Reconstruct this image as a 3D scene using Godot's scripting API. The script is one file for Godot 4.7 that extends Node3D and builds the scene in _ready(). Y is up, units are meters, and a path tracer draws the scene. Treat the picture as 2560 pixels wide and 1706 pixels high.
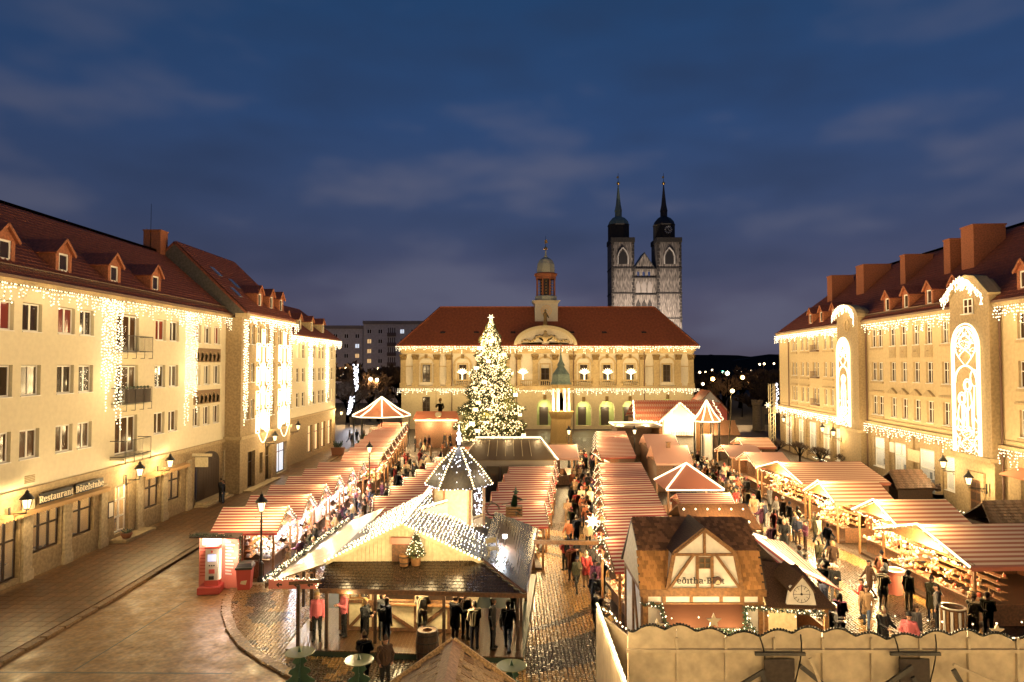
extends Node3D

# ---------------------------------------------------------------- mesh building
class Bld:
	var v := PackedVector3Array()
	var n := PackedVector3Array()
	var uv := PackedVector2Array()
	var col := PackedColorArray()
	var tint := Color(1, 1, 1)
	var usec := false
	var t := Transform3D()

	func put(a: Vector3, na: Vector3, u: Vector2) -> void:
		v.append(t * a)
		n.append((t.basis * na).normalized())
		uv.append(u)
		if usec:
			col.append(tint)

	func tri(a: Vector3, b: Vector3, c: Vector3) -> void:
		var q := (b - a).cross(c - a)
		if q.length_squared() < 1e-14:
			return
		q = q.normalized()
		var e := (b - a).normalized()
		var f := q.cross(e)
		put(a, q, Vector2.ZERO)
		put(c, q, Vector2((c - a).dot(e), (c - a).dot(f)))
		put(b, q, Vector2((b - a).length(), 0))

	func trin(a: Vector3, b: Vector3, c: Vector3, na: Vector3, nb: Vector3, nc: Vector3) -> void:
		put(a, na, Vector2(a.x, a.y))
		put(c, nc, Vector2(c.x, c.y))
		put(b, nb, Vector2(b.x, b.y))

	# corners counter-clockwise seen from outside; uv in metres along ab and ad
	func quad(a: Vector3, b: Vector3, c: Vector3, d: Vector3) -> void:
		var q := (c - a).cross(d - b).normalized()
		var w := (b - a).length()
		var h := (d - a).length()
		put(a, q, Vector2(0, 0))
		put(c, q, Vector2(w, h))
		put(b, q, Vector2(w, 0))
		put(a, q, Vector2(0, 0))
		put(d, q, Vector2(0, h))
		put(c, q, Vector2(w, h))

	func hexa(p: Array) -> void:   # 0-3 bottom ring counter-clockwise from above, 4-7 top ring
		quad(p[3], p[2], p[1], p[0])
		quad(p[4], p[5], p[6], p[7])
		quad(p[0], p[1], p[5], p[4])
		quad(p[1], p[2], p[6], p[5])
		quad(p[2], p[3], p[7], p[6])
		quad(p[3], p[0], p[4], p[7])

	func bx(lo: Vector3, hi: Vector3) -> void:
		hexa([Vector3(lo.x, lo.y, hi.z), Vector3(hi.x, lo.y, hi.z), Vector3(hi.x, lo.y, lo.z), lo,
			Vector3(lo.x, hi.y, hi.z), hi, Vector3(hi.x, hi.y, lo.z), Vector3(lo.x, hi.y, lo.z)])

	func box(c: Vector3, s: Vector3) -> void:
		bx(c - s / 2, c + s / 2)

	# a box lying from a to b, w across and h along "up"
	func bar(a: Vector3, b: Vector3, w: float, h: float, up := Vector3.UP) -> void:
		var f := (b - a).normalized()
		var r := f.cross(up)
		if r.length() < 0.01:
			r = f.cross(Vector3.RIGHT)
		r = r.normalized()
		var u := r.cross(f)
		var x := r * w / 2
		var y := u * h / 2
		hexa([a - x - y, a + x - y, b + x - y, b - x - y, a - x + y, a + x + y, b + x + y, b - x + y])

	func tube(a: Vector3, b: Vector3, ra: float, rb: float, seg := 6, caps := true) -> void:
		var f := (b - a).normalized()
		var r := f.cross(Vector3.UP if absf(f.y) < 0.9 else Vector3.RIGHT).normalized()
		var u := r.cross(f)
		for i in seg:
			var p := TAU * i / seg
			var q := TAU * (i + 1) / seg
			var e := r * cos(p) + u * sin(p)
			var g := r * cos(q) + u * sin(q)
			trin(a + e * ra, b + g * rb, b + e * rb, e, g, e)
			trin(a + e * ra, a + g * ra, b + g * rb, e, g, g)
			if caps:
				tri(b, b + e * rb, b + g * rb)
				tri(a, a + g * ra, a + e * ra)

	func path(p: Array, r: float, seg := 5) -> void:
		for i in p.size() - 1:
			tube(p[i], p[i + 1], r, r, seg, i == 0 or i == p.size() - 2)

	func lathe(prof: Array, seg: int, at := Vector3.ZERO, turn := 0.0, flat := false) -> void:
		for k in prof.size() - 1:
			var p: Vector2 = prof[k]
			var q: Vector2 = prof[k + 1]
			var s := q - p
			if s.length() < 1e-5:
				continue
			for i in seg:
				var a := TAU * i / seg + turn
				var b := TAU * (i + 1) / seg + turn
				var ea := Vector3(sin(a), 0, cos(a))
				var eb := Vector3(sin(b), 0, cos(b))
				var pa := at + ea * p.x + Vector3(0, p.y, 0)
				var pb := at + eb * p.x + Vector3(0, p.y, 0)
				var qa := at + ea * q.x + Vector3(0, q.y, 0)
				var qb := at + eb * q.x + Vector3(0, q.y, 0)
				if flat:
					if p.x < 1e-4:
						tri(pa, qb, qa)
					elif q.x < 1e-4:
						tri(pa, pb, qa)
					else:
						quad(pa, pb, qb, qa)
					continue
				var na := (ea * s.y - Vector3(0, s.x, 0)).normalized()
				var nb := (eb * s.y - Vector3(0, s.x, 0)).normalized()
				if p.x > 1e-4:
					trin(pa, pb, qb, na, nb, nb)
				if q.x > 1e-4:
					trin(pa, qb, qa, na, nb, na)

	func ball(c: Vector3, r: float, seg := 8, squash := 1.0) -> void:
		var p := []
		var k := maxi(3, seg / 2)
		for i in k + 1:
			var a := -PI / 2 + PI * i / k
			p.append(Vector2(cos(a) * r, sin(a) * r * squash))
		lathe(p, seg, c)

	# flat outline (counter-clockwise in x,y) pushed from z0 to z1
	func prism(o: PackedVector2Array, z0: float, z1: float) -> void:
		if Geometry2D.is_polygon_clockwise(o):
			o = o.duplicate()
			o.reverse()
		var ix := Geometry2D.triangulate_polygon(o)
		for i in ix.size() / 3:
			var a := o[ix[i * 3]]
			var b := o[ix[i * 3 + 1]]
			var c := o[ix[i * 3 + 2]]
			if (b - a).cross(c - a) < 0:
				var s := b
				b = c
				c = s
			tri(Vector3(a.x, a.y, z1), Vector3(b.x, b.y, z1), Vector3(c.x, c.y, z1))
			tri(Vector3(a.x, a.y, z0), Vector3(c.x, c.y, z0), Vector3(b.x, b.y, z0))
		for i in o.size():
			var a := o[i]
			var b := o[(i + 1) % o.size()]
			quad(Vector3(a.x, a.y, z0), Vector3(b.x, b.y, z0), Vector3(b.x, b.y, z1), Vector3(a.x, a.y, z1))

	# a slab: quad a b c d (counter-clockwise from its outer side) with thickness th behind it
	func slab(a: Vector3, b: Vector3, c: Vector3, d: Vector3, th: float) -> void:
		var q := (c - a).cross(d - b).normalized() * th
		hexa([a - q, b - q, c - q, d - q, a, b, c, d])

	func mesh() -> ArrayMesh:
		var arr := []
		arr.resize(Mesh.ARRAY_MAX)
		arr[Mesh.ARRAY_VERTEX] = v
		arr[Mesh.ARRAY_NORMAL] = n
		arr[Mesh.ARRAY_TEX_UV] = uv
		if usec:
			arr[Mesh.ARRAY_COLOR] = col
		var m := ArrayMesh.new()
		m.add_surface_from_arrays(Mesh.PRIMITIVE_TRIANGLES, arr)
		return m

# ---------------------------------------------------------------- objects
func V(x: float, y: float, z: float) -> Vector3:
	return Vector3(x, y, z)

func W(x: float, y: float) -> Vector2:
	return Vector2(x, y)

var M := {}
var used := {}
var rng := RandomNumberGenerator.new()
var LAMP := 2.25
var WARM := Color(1.0, 0.70, 0.33)
var BULB := Color(1.0, 0.80, 0.42)

func numbered(called: String) -> String:
	used[called] = used.get(called, -1) + 1
	return called if used[called] == 0 else "%s_%03d" % [called, used[called]]

func tag(o: Node3D, label: String, category := "", group := "", kind := "") -> Node3D:
	if label:
		o.set_meta("label", label)
	if category:
		o.set_meta("category", category)
	if group:
		o.set_meta("group", group)
	if kind:
		o.set_meta("kind", kind)
	return o

func thing(called: String, label: String, category: String, xf := Transform3D(), group := "") -> Node3D:
	var o := Node3D.new()
	o.name = numbered(called)
	add_child(o)
	o.transform = xf
	return tag(o, label, category, group)

func at(p: Vector3, turn := 0.0) -> Transform3D:
	return Transform3D(Basis(Vector3.UP, turn), p)

func asmesh(b) -> Mesh:
	return b.mesh() if b is Bld else b

func part(called: String, b, m: Material, parent: Node3D, xf := Transform3D()) -> MeshInstance3D:
	var o := MeshInstance3D.new()
	o.name = called
	o.mesh = asmesh(b)
	o.material_override = m
	o.transform = xf
	parent.add_child(o, true)
	return o

func one(called: String, b, m: Material, label: String, category: String, xf := Transform3D(), group := "") -> MeshInstance3D:
	var o := MeshInstance3D.new()
	o.name = numbered(called)
	o.mesh = asmesh(b)
	o.material_override = m
	o.transform = xf
	add_child(o)
	tag(o, label, category, group)
	return o

func struct(called: String, b, m: Material, label := "") -> MeshInstance3D:
	var o := one(called, b, m, label, "")
	o.set_meta("kind", "structure")
	return o

func many(called: String, mesh: Mesh, xf: Array, m: Material, parent: Node3D, cols = null) -> MultiMeshInstance3D:
	var q := MultiMesh.new()
	q.transform_format = MultiMesh.TRANSFORM_3D
	q.use_colors = cols != null
	q.mesh = mesh
	q.instance_count = xf.size()
	for i in xf.size():
		q.set_instance_transform(i, xf[i])
		if cols != null:
			q.set_instance_color(i, cols[i])
	var o := MultiMeshInstance3D.new()
	o.name = called
	o.multimesh = q
	o.material_override = m
	parent.add_child(o, true)
	o.set_meta("kind", "stuff")
	return o

func copy(o: Node3D, called: String, label: String, xf: Transform3D, group := "") -> Node3D:
	var c: Node3D = o.duplicate()
	c.name = numbered(called)
	add_child(c)
	c.transform = xf
	c.set_meta("label", label)
	if group:
		c.set_meta("group", group)
	return c

func omni(parent: Node3D, p: Vector3, e: float, c := WARM, size := 0.12) -> OmniLight3D:
	var l := OmniLight3D.new()
	l.name = "lamp_glow"
	l.position = p
	l.light_color = c.linear_to_srgb()
	l.light_energy = e * LAMP
	l.omni_range = 90.0
	l.omni_attenuation = 2.0
	l.light_size = size
	l.shadow_enabled = true
	parent.add_child(l, true)
	return l

# ---------------------------------------------------------------- materials (linear base colours)
var noises := {}
func noise_tex(seedv: int, freq: float, lo: float, hi: float, size := 256, octaves := 4) -> NoiseTexture2D:
	var key := "%d %f %f %f" % [seedv, freq, lo, hi]
	if noises.has(key):
		return noises[key]
	var f := FastNoiseLite.new()
	f.seed = seedv
	f.frequency = freq
	f.fractal_octaves = octaves
	var g := Gradient.new()
	g.set_color(0, Color(lo, lo, lo))
	g.set_color(1, Color(hi, hi, hi))
	var t := NoiseTexture2D.new()
	t.width = size
	t.height = size
	t.seamless = true
	t.noise = f
	t.color_ramp = g
	noises[key] = t
	return t

func mat(key: String, c: Color, rough := 0.8, metal := 0.0) -> StandardMaterial3D:
	if M.has(key):
		return M[key]
	var m := StandardMaterial3D.new()
	m.resource_name = key
	m.albedo_color = c.linear_to_srgb()
	m.roughness = rough
	m.metallic = metal
	M[key] = m
	return m

# mottled: noise in the colour and in the relief, laid on by world place
func mottle(m: StandardMaterial3D, scale: float, lo: float, seedv := 3, relief := 0.0, fine := 0.03) -> StandardMaterial3D:
	m.albedo_texture = noise_tex(seedv, fine, lo, 1.0)
	m.uv1_triplanar = true
	m.uv1_world_triplanar = true
	m.uv1_scale = Vector3.ONE * scale
	if relief > 0.0:
		m.heightmap_enabled = true
		m.heightmap_scale = relief
		m.heightmap_texture = noise_tex(seedv + 20, 0.06, 0.0, 1.0)
	return m

func glow(key: String, c: Color, e: float) -> StandardMaterial3D:
	if M.has(key):
		return M[key]
	var m := mat(key, Color(0.5, 0.45, 0.4), 0.5)
	m.emission_enabled = true
	m.emission = c.linear_to_srgb()
	m.emission_energy_multiplier = e
	return m

func glassy(key: String, c: Color, a: float) -> StandardMaterial3D:
	if M.has(key):
		return M[key]
	var m := mat(key, c, 0.05)
	m.transparency = BaseMaterial3D.TRANSPARENCY_ALPHA
	m.albedo_color.a = a
	return m

func stripe_tex(a: Color, b: Color, share: float) -> ImageTexture:
	var im := Image.create(8, 128, false, Image.FORMAT_RGB8)
	var f := FastNoiseLite.new()
	for y in 128:
		for x in 8:
			var q := (a if y < 128 * share else b) * (0.93 + 0.07 * sin(y * 1.7 + x * 2.1))
			im.set_pixel(x, y, q.linear_to_srgb())
	return ImageTexture.create_from_image(im)

func make_materials() -> void:
	mottle(mat("plaster", Color(0.66, 0.59, 0.42), 0.9), 0.35, 0.95, 3, 0.12)
	mottle(mat("sandstone", Color(0.37, 0.27, 0.145), 0.9), 0.5, 0.78, 5, 0.3)
	mottle(mat("ochre", Color(0.54, 0.42, 0.24), 0.9), 0.35, 0.9, 7, 0.12)
	mottle(mat("trim", Color(0.46, 0.35, 0.19), 0.85), 0.5, 0.8, 9)
	mottle(mat("hall_wall", Color(0.60, 0.50, 0.30), 0.9), 0.3, 0.92, 11)
	mottle(mat("hall_panel", Color(0.62, 0.55, 0.41), 0.9), 0.3, 0.92, 13)
	mottle(mat("hall_trim", Color(0.50, 0.37, 0.18), 0.85), 0.3, 0.84, 15)
	mottle(mat("capital", Color(0.30, 0.19, 0.06), 0.8), 1.5, 0.5, 16)
	mottle(mat("tile", Color(0.36, 0.10, 0.045), 0.6), 0.6, 0.55, 17, 0.8)
	mottle(mat("tile_hall", Color(0.60, 0.17, 0.055), 0.7), 0.25, 0.7, 18, 0.8)
	mottle(mat("ridge_tile", Color(0.22, 0.08, 0.045), 0.6), 0.8, 0.6, 19)
	mottle(mat("slate", Color(0.06, 0.06, 0.06), 0.5), 0.7, 0.6, 21, 1.0)
	mottle(mat("chimney", Color(0.42, 0.14, 0.06), 0.8), 0.8, 0.7, 23, 0.8)
	mottle(mat("grey_stone", Color(0.30, 0.26, 0.23), 0.9), 0.22, 0.30, 25, 0.6)
	M["grey_stone"].uv1_scale = Vector3(0.32, 0.05, 0.32)  # stretched upright: streaks of floodlight put into the stone colour
	mottle(mat("dark_stone", Color(0.05, 0.042, 0.038), 0.9), 0.3, 0.4, 27, 1.5)
	mottle(mat("copper", Color(0.20, 0.27, 0.22), 0.6), 0.4, 0.7, 29)
	mottle(mat("copper_pale", Color(0.50, 0.50, 0.38), 0.55), 0.5, 0.75, 31)
	mottle(mat("asphalt", Color(0.30, 0.155, 0.045), 0.42), 0.28, 0.62, 33, 0.6, 0.05)
	mottle(mat("paving", Color(0.11, 0.062, 0.022), 0.5), 0.6, 0.55, 35, 0.7)
	mottle(mat("slab", Color(0.13, 0.11, 0.085), 0.55), 0.4, 0.55, 37, 0.6)
	mottle(mat("kerb", Color(0.30, 0.18, 0.075), 0.6), 0.8, 0.6, 39, 0.6)
	M["asphalt"].roughness_texture = noise_tex(77, 0.012, 0.45, 1.0)
	M["asphalt"].roughness = 0.62
	mottle(mat("wood", Color(0.17, 0.075, 0.03), 0.6), 0.9, 0.6, 41, 0.6)
	mottle(mat("wood_dark", Color(0.06, 0.028, 0.014), 0.55), 0.9, 0.6, 43, 0.6)
	mottle(mat("wood_gold", Color(0.30, 0.14, 0.045), 0.6), 0.9, 0.65, 45, 0.6)
	mottle(mat("deck", Color(0.13, 0.065, 0.028), 0.3), 1.2, 0.5, 47, 0.5)
	mottle(mat("board_cream", Color(0.62, 0.53, 0.34), 0.7), 0.6, 0.85, 49)
	mottle(mat("white_paint", Color(0.74, 0.70, 0.64), 0.6), 0.4, 0.9, 51)
	mottle(mat("panel_white", Color(0.54, 0.44, 0.31), 0.45), 0.4, 0.82, 53, 0.3)
	mottle(mat("shingle_dark", Color(0.17, 0.085, 0.04), 0.8), 2.0, 0.4, 71)
	mat("iron", Color(0.018, 0.017, 0.015), 0.45, 0.2)
	mat("steel", Color(0.45, 0.42, 0.38), 0.35, 0.8)
	mat("gold", Color(0.75, 0.42, 0.10), 0.3, 0.9)
	mat("red_paint", Color(0.40, 0.055, 0.045), 0.45)
	mat("pink_print", Color(0.60, 0.19, 0.14), 0.5)
	mat("frame_white", Color(0.72, 0.70, 0.64), 0.5)
	mat("frame_dark", Color(0.035, 0.02, 0.012), 0.5)
	mat("pane_dark", Color(0.035, 0.022, 0.014), 0.06)
	mat("pane_brown", Color(0.06, 0.032, 0.016), 0.08)
	mat("pane_red", Color(0.16, 0.03, 0.02), 0.1)
	mat("pane_grey", Color(0.09, 0.075, 0.055), 0.1)
	mat("clay", Color(0.24, 0.10, 0.05), 0.8)
	mat("copperwood", Color(0.10, 0.05, 0.03), 0.6)
	mat("green", Color(0.025, 0.055, 0.025), 0.6)
	mat("green_paint", Color(0.02, 0.06, 0.035), 0.4)
	mat("cable", Color(0.012, 0.012, 0.012), 0.6)
	mat("black_text", Color(0.012, 0.010, 0.010), 0.6)
	mat("tarp", Color(0.10, 0.065, 0.03), 0.5)
	mat("table_white", Color(0.70, 0.62, 0.48), 0.4)
	glassy("glass", Color(0.9, 0.9, 0.9), 0.08)
	glow("bulb", Color(1.0, 0.86, 0.56), 2.6)
	glow("bulb_gold", Color(1.0, 0.74, 0.34), 3.2)
	glow("bulb_white", Color(0.82, 0.86, 1.0), 3.0)
	glow("globe", Color(1.0, 0.78, 0.38), 3.0)
	glow("tube_light", Color(1.0, 0.80, 0.46), 3.0)
	glow("lantern_glow", Color(1.0, 0.76, 0.38), 3.0)
	glow("window_lit", Color(1.0, 0.58, 0.22), 0.8)
	glow("window_bluish", Color(0.75, 0.85, 1.0), 0.9)
	glow("screen", Color(0.35, 0.55, 1.0), 0.9)
	glow("sign_panel", Color(1.0, 0.62, 0.42), 1.3)
	glow("street_orange", Color(1.0, 0.50, 0.12), 6.0)
	glow("street_white", Color(1.0, 0.75, 0.45), 5.0)
	glow("signal_green", Color(0.15, 0.9, 0.6), 3.0)
	var st := mat("stripes", Color(1, 1, 1), 0.75)
	st.albedo_texture = stripe_tex(Color(0.40, 0.055, 0.05), Color(0.80, 0.62, 0.47), 0.52)
	st.uv1_scale = Vector3(1, 1.0 / 0.21, 1)
	var sw := mat("stripes_fine", Color(1, 1, 1), 0.75)
	sw.albedo_texture = stripe_tex(Color(0.46, 0.15, 0.09), Color(0.80, 0.58, 0.40), 0.5)
	sw.uv1_scale = Vector3(1, 1.0 / 0.34, 1)
	mat("canvas_mauve", Color(0.56, 0.31, 0.24), 0.8)
	mat("canvas_rust", Color(0.46, 0.16, 0.08), 0.8)
	var vc := mat("tinted", Color(1, 1, 1), 0.6)
	vc.vertex_color_use_as_albedo = true
	var vs := mat("tinted_rough", Color(1, 1, 1), 0.85)
	vs.vertex_color_use_as_albedo = true
	var wet := mat("tinted_wet", Color(1, 1, 1), 0.3)
	wet.vertex_color_use_as_albedo = true
	for k in ["stripes", "stripes_fine", "canvas_mauve", "canvas_rust"]:
		M[k].backlight_enabled = true
		M[k].backlight = Color(0.25, 0.2, 0.15)

# ---------------------------------------------------------------- light strings
var bulb_mesh: ArrayMesh
func bulb_shape() -> ArrayMesh:
	if bulb_mesh == null:
		var b := Bld.new()
		b.lathe([Vector2(0, -1), Vector2(0.75, -0.3), Vector2(0.75, 0.35), Vector2(0, 1)], 5)
		bulb_mesh = b.mesh()
	return bulb_mesh

func bulbs(parent: Node3D, pts: Array, r: float, m := "bulb") -> MultiMeshInstance3D:
	var xf := []
	for p in pts:
		xf.append(Transform3D(Basis.from_scale(Vector3.ONE * r * rng.randf_range(0.8, 1.2)), p))
	return many("bulbs", bulb_shape(), xf, M[m], parent)

# icicle lights from a to b: strands of random length every step metres
func icicles(label: String, a: Vector3, b: Vector3, drop: Vector2, step := 0.16, r := 0.045, gap := 0.11, energy := 2.0, each := 2.6, group := "icicle light strings", outw := Vector3.ZERO) -> Node3D:
	var o := thing("icicle_lights", label, "string lights", at(a), group)
	var w := Bld.new()
	var d := b - a
	var len := d.length()
	w.tube(Vector3.ZERO, d, 0.012, 0.012, 4)
	var pts := []
	var k := int(len / step / 1.3)
	for i in k + 1:
		var s := d * (i / float(k))
		var l: float = drop.x + (drop.y - drop.x) * pow(rng.randf(), 1.6)
		w.tube(s, s - Vector3(0, l, 0), 0.006, 0.006, 3, false)
		var y := 0.0
		while y <= l:
			pts.append(s - Vector3(rng.randf_range(-0.04, 0.04), y, rng.randf_range(-0.04, 0.04)))
			y += gap * 1.75 * rng.randf_range(0.7, 1.3)
	part("wire", w, M.cable, o)
	bulbs(o, pts, r * 1.05)
	if energy > 0.0:
		var q := maxi(1, int(len / each))
		for i in q:
			omni(o, d * ((i + 0.5) / q) - Vector3(0, (drop.x + drop.y) * 0.3, 0) + outw * 1.9, energy * 0.56, WARM, 0.3)
	return o

# bulbs spaced along a path
func along(p: Array, gap: float, jitter := 0.0) -> Array:
	var out := []
	for i in p.size() - 1:
		var a: Vector3 = p[i]
		var b: Vector3 = p[i + 1]
		var k := maxi(1, int(a.distance_to(b) / gap))
		for j in k:
			out.append(a.lerp(b, j / float(k)) + Vector3(rng.randf_range(-jitter, jitter), rng.randf_range(-jitter, jitter), rng.randf_range(-jitter, jitter)))
	return out

func curve(f: Callable, k: int) -> Array:
	var p := []
	for i in k + 1:
		p.append(f.call(i / float(k)))
	return p

func text(parent: Node3D, called: String, s: String, size: float, font: String, m: Material, xf: Transform3D, bold := false, depth := 0.02) -> MeshInstance3D:
	var f := SystemFont.new()
	f.font_names = PackedStringArray([font])
	if bold:
		f.font_weight = 700
	var t := TextMesh.new()
	t.text = s
	t.font = f
	t.font_size = 64
	t.pixel_size = size / 64.0
	t.depth = depth
	return part(called, t, m, parent, xf)

# wall face in the x-y plane at z with rectangular openings [x0,y0,x1,y1] and reveals going back
func wall_face(b: Bld, x0: float, x1: float, y0: float, y1: float, holes: Array, deep := 0.2, z := 0.0) -> void:
	var xs := [x0, x1]
	var ys := [y0, y1]
	for h in holes:
		for x in [h[0], h[2]]:
			if not xs.has(x) and x > x0 and x < x1:
				xs.append(x)
		for y in [h[1], h[3]]:
			if not ys.has(y) and y > y0 and y < y1:
				ys.append(y)
	xs.sort()
	ys.sort()
	for i in xs.size() - 1:
		for j in ys.size() - 1:
			var cx: float = (xs[i] + xs[i + 1]) / 2
			var cy: float = (ys[j] + ys[j + 1]) / 2
			var open := false
			for h in holes:
				if cx > h[0] and cx < h[2] and cy > h[1] and cy < h[3]:
					open = true
			if not open:
				b.quad(Vector3(xs[i], ys[j], z), Vector3(xs[i + 1], ys[j], z), Vector3(xs[i + 1], ys[j + 1], z), Vector3(xs[i], ys[j + 1], z))
	for h in holes:
		var p := Vector3(h[0], h[1], z)
		var q := Vector3(h[2], h[3], z)
		var e := Vector3(0, 0, deep)
		b.quad(p - e, p, Vector3(p.x, q.y, z), Vector3(p.x, q.y, z) - e)
		b.quad(Vector3(q.x, p.y, z), Vector3(q.x, p.y, z) - e, q - e, q)
		b.quad(p - e, Vector3(q.x, p.y, z) - e, Vector3(q.x, p.y, z), p)
		b.quad(Vector3(p.x, q.y, z), q, q - e, Vector3(p.x, q.y, z) - e)

# a window of w by h whose lower left corner is the origin: frame with cols lights and rows; one pane each as sub-parts
var win_cache := {}
func window(parent: Node3D, x: float, y: float, z: float, w: float, h: float, cols: int, rows: Array, frame: Material, pane: Material, fw := 0.07, sill := true) -> MeshInstance3D:
	var key := "%.2f %.2f %d %s %.3f %s" % [w, h, cols, rows, fw, sill]
	if not win_cache.has(key):
		var b := Bld.new()
		b.bx(Vector3(0, 0, 0), Vector3(fw, h, 0.06))
		b.bx(Vector3(w - fw, 0, 0), Vector3(w, h, 0.06))
		b.bx(Vector3(fw, 0, 0), Vector3(w - fw, fw, 0.06))
		b.bx(Vector3(fw, h - fw, 0), Vector3(w - fw, h, 0.06))
		for i in range(1, cols):
			var cx := w * i / cols
			b.bx(Vector3(cx - fw * 0.75, fw, 0.002), Vector3(cx + fw * 0.75, h - fw, 0.062))
		var ys := [fw]
		for q in rows:
			b.bx(Vector3(fw, q * h - fw * 0.5, 0.004), Vector3(w - fw, q * h + fw * 0.5, 0.058))
			ys.append(q * h)
		ys.append(h - fw)
		if sill:
			b.bx(Vector3(-0.05, -0.05, 0), Vector3(w + 0.05, -0.003, 0.26))
		var panes := []
		for i in cols:
			for j in ys.size() - 1:
				var g := Bld.new()
				g.bx(Vector3(w * i / cols + fw * 0.5, ys[j], 0.015), Vector3(w * (i + 1) / cols - fw * 0.5, ys[j + 1], 0.03))
				panes.append(g.mesh())
		win_cache[key] = [b.mesh(), panes]
	var o := part("window", win_cache[key][0], frame, parent, Transform3D(Basis(), Vector3(x, y, z)))
	for g in win_cache[key][1]:
		part("pane", g, pane, o)
	return o

# ---------------------------------------------------------------- people
const SKIN := 0
const COAT := 1
const LEGS := 2
const SHOE := 3
const HAIR := 4

# surface nets over capsules [a, b, ra, rb, tag], one vertex in each crossed cell
func nets(caps: Array, h: float, k: float, out: Array) -> void:
	var lo := Vector3.ONE * 99
	var hi := -lo
	for c in caps:
		var r: float = maxf(c[2], c[3]) + h * 2.5
		lo = lo.min(c[0] - Vector3.ONE * r).min(c[1] - Vector3.ONE * r)
		hi = hi.max(c[0] + Vector3.ONE * r).max(c[1] + Vector3.ONE * r)
	var nx := int((hi.x - lo.x) / h) + 2
	var ny := int((hi.y - lo.y) / h) + 2
	var nz := int((hi.z - lo.z) / h) + 2
	var f := PackedFloat32Array()
	f.resize(nx * ny * nz)
	f.fill(1.0)
	var best := f.duplicate()
	var tags := PackedByteArray()
	tags.resize(nx * ny * nz)
	for c in caps:
		var a: Vector3 = c[0]
		var b: Vector3 = c[1]
		var ra: float = c[2]
		var rb: float = c[3]
		var tg: int = c[4]
		var r := maxf(ra, rb) + k + h * 2.0
		var p := (a.min(b) - Vector3.ONE * r - lo) / h
		var q := (a.max(b) + Vector3.ONE * r - lo) / h
		var ab := b - a
		var l2 := maxf(ab.length_squared(), 1e-9)
		for z in range(maxi(0, int(p.z)), mini(nz, int(q.z) + 1)):
			for y in range(maxi(0, int(p.y)), mini(ny, int(q.y) + 1)):
				var row := (z * ny + y) * nx
				for x in range(maxi(0, int(p.x)), mini(nx, int(q.x) + 1)):
					var w := lo + V(x, y, z) * h
					var s := clampf((w - a).dot(ab) / l2, 0.0, 1.0)
					var d := w.distance_to(a + ab * s) - lerpf(ra, rb, s)
					var i := row + x
					if d < best[i]:
						best[i] = d
						tags[i] = tg
					var g := f[i]
					var e := maxf(k - absf(g - d), 0.0) / k
					f[i] = minf(g, d) - e * e * k * 0.25
	var at_cell := {}
	var vs := PackedVector3Array()
	var ns := PackedVector3Array()
	var ts := PackedByteArray()
	var sy := nx
	var sz := nx * ny
	var off := [0, 1, sy, sy + 1, sz, sz + 1, sz + sy, sz + sy + 1]
	for z in nz - 1:
		for y in ny - 1:
			var i := (z * ny + y) * nx
			for x in nx - 1:
				var f0 := f[i]
				var f7 := f[i + sz + sy + 1]
				if absf(f0) < h * 2.0 or absf(f7) < h * 2.0:
					var m := 0
					for j in 8:
						if f[i + off[j]] < 0.0:
							m += 1
					if m > 0 and m < 8:
						var sum := Vector3.ZERO
						var cnt := 0
						for e in [[0, 1], [2, 3], [4, 5], [6, 7], [0, 2], [1, 3], [4, 6], [5, 7], [0, 4], [1, 5], [2, 6], [3, 7]]:
							var u := f[i + off[e[0]]]
							var v := f[i + off[e[1]]]
							if (u < 0.0) != (v < 0.0):
								var s := u / (u - v)
								var pa := V(e[0] & 1, (e[0] >> 1) & 1, (e[0] >> 2) & 1)
								var pb := V(e[1] & 1, (e[1] >> 1) & 1, (e[1] >> 2) & 1)
								sum += pa.lerp(pb, s)
								cnt += 1
						at_cell[i] = vs.size()
						vs.append(lo + (V(x, y, z) + sum / cnt) * h)
						ns.append(V(f[i + 1] + f[i + 1 + sy] + f[i + 1 + sz] + f7 - f0 - f[i + sy] - f[i + sz] - f[i + sy + sz],
							f[i + sy] + f[i + sy + 1] + f[i + sy + sz] + f7 - f0 - f[i + 1] - f[i + sz] - f[i + sz + 1],
							f[i + sz] + f[i + sz + 1] + f[i + sz + sy] + f7 - f0 - f[i + 1] - f[i + sy] - f[i + sy + 1]).normalized())
						ts.append(tags[i])
				i += 1
	for i in at_cell:
		var inside: bool = f[i] < 0.0
		for e in [[1, sy, sz], [sy, sz, 1], [sz, 1, sy]]:
			if (f[i + e[0]] < 0.0) != inside:
				var c0 = at_cell.get(i)
				var c1 = at_cell.get(i - e[1])
				var c2 = at_cell.get(i - e[1] - e[2])
				var c3 = at_cell.get(i - e[2])
				if c1 == null or c2 == null or c3 == null:
					continue
				var t: Bld = out[ts[c0]]
				var ring := [c0, c1, c2, c3] if inside else [c0, c3, c2, c1]
				for w in [[0, 1, 2], [0, 2, 3]]:
					var x: int = ring[w[0]]
					var y: int = ring[w[1]]
					var z: int = ring[w[2]]
					t.trin(vs[x], vs[z], vs[y], ns[x], ns[z], ns[y]) if not inside else t.trin(vs[x], vs[y], vs[z], ns[x], ns[y], ns[z])

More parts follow.
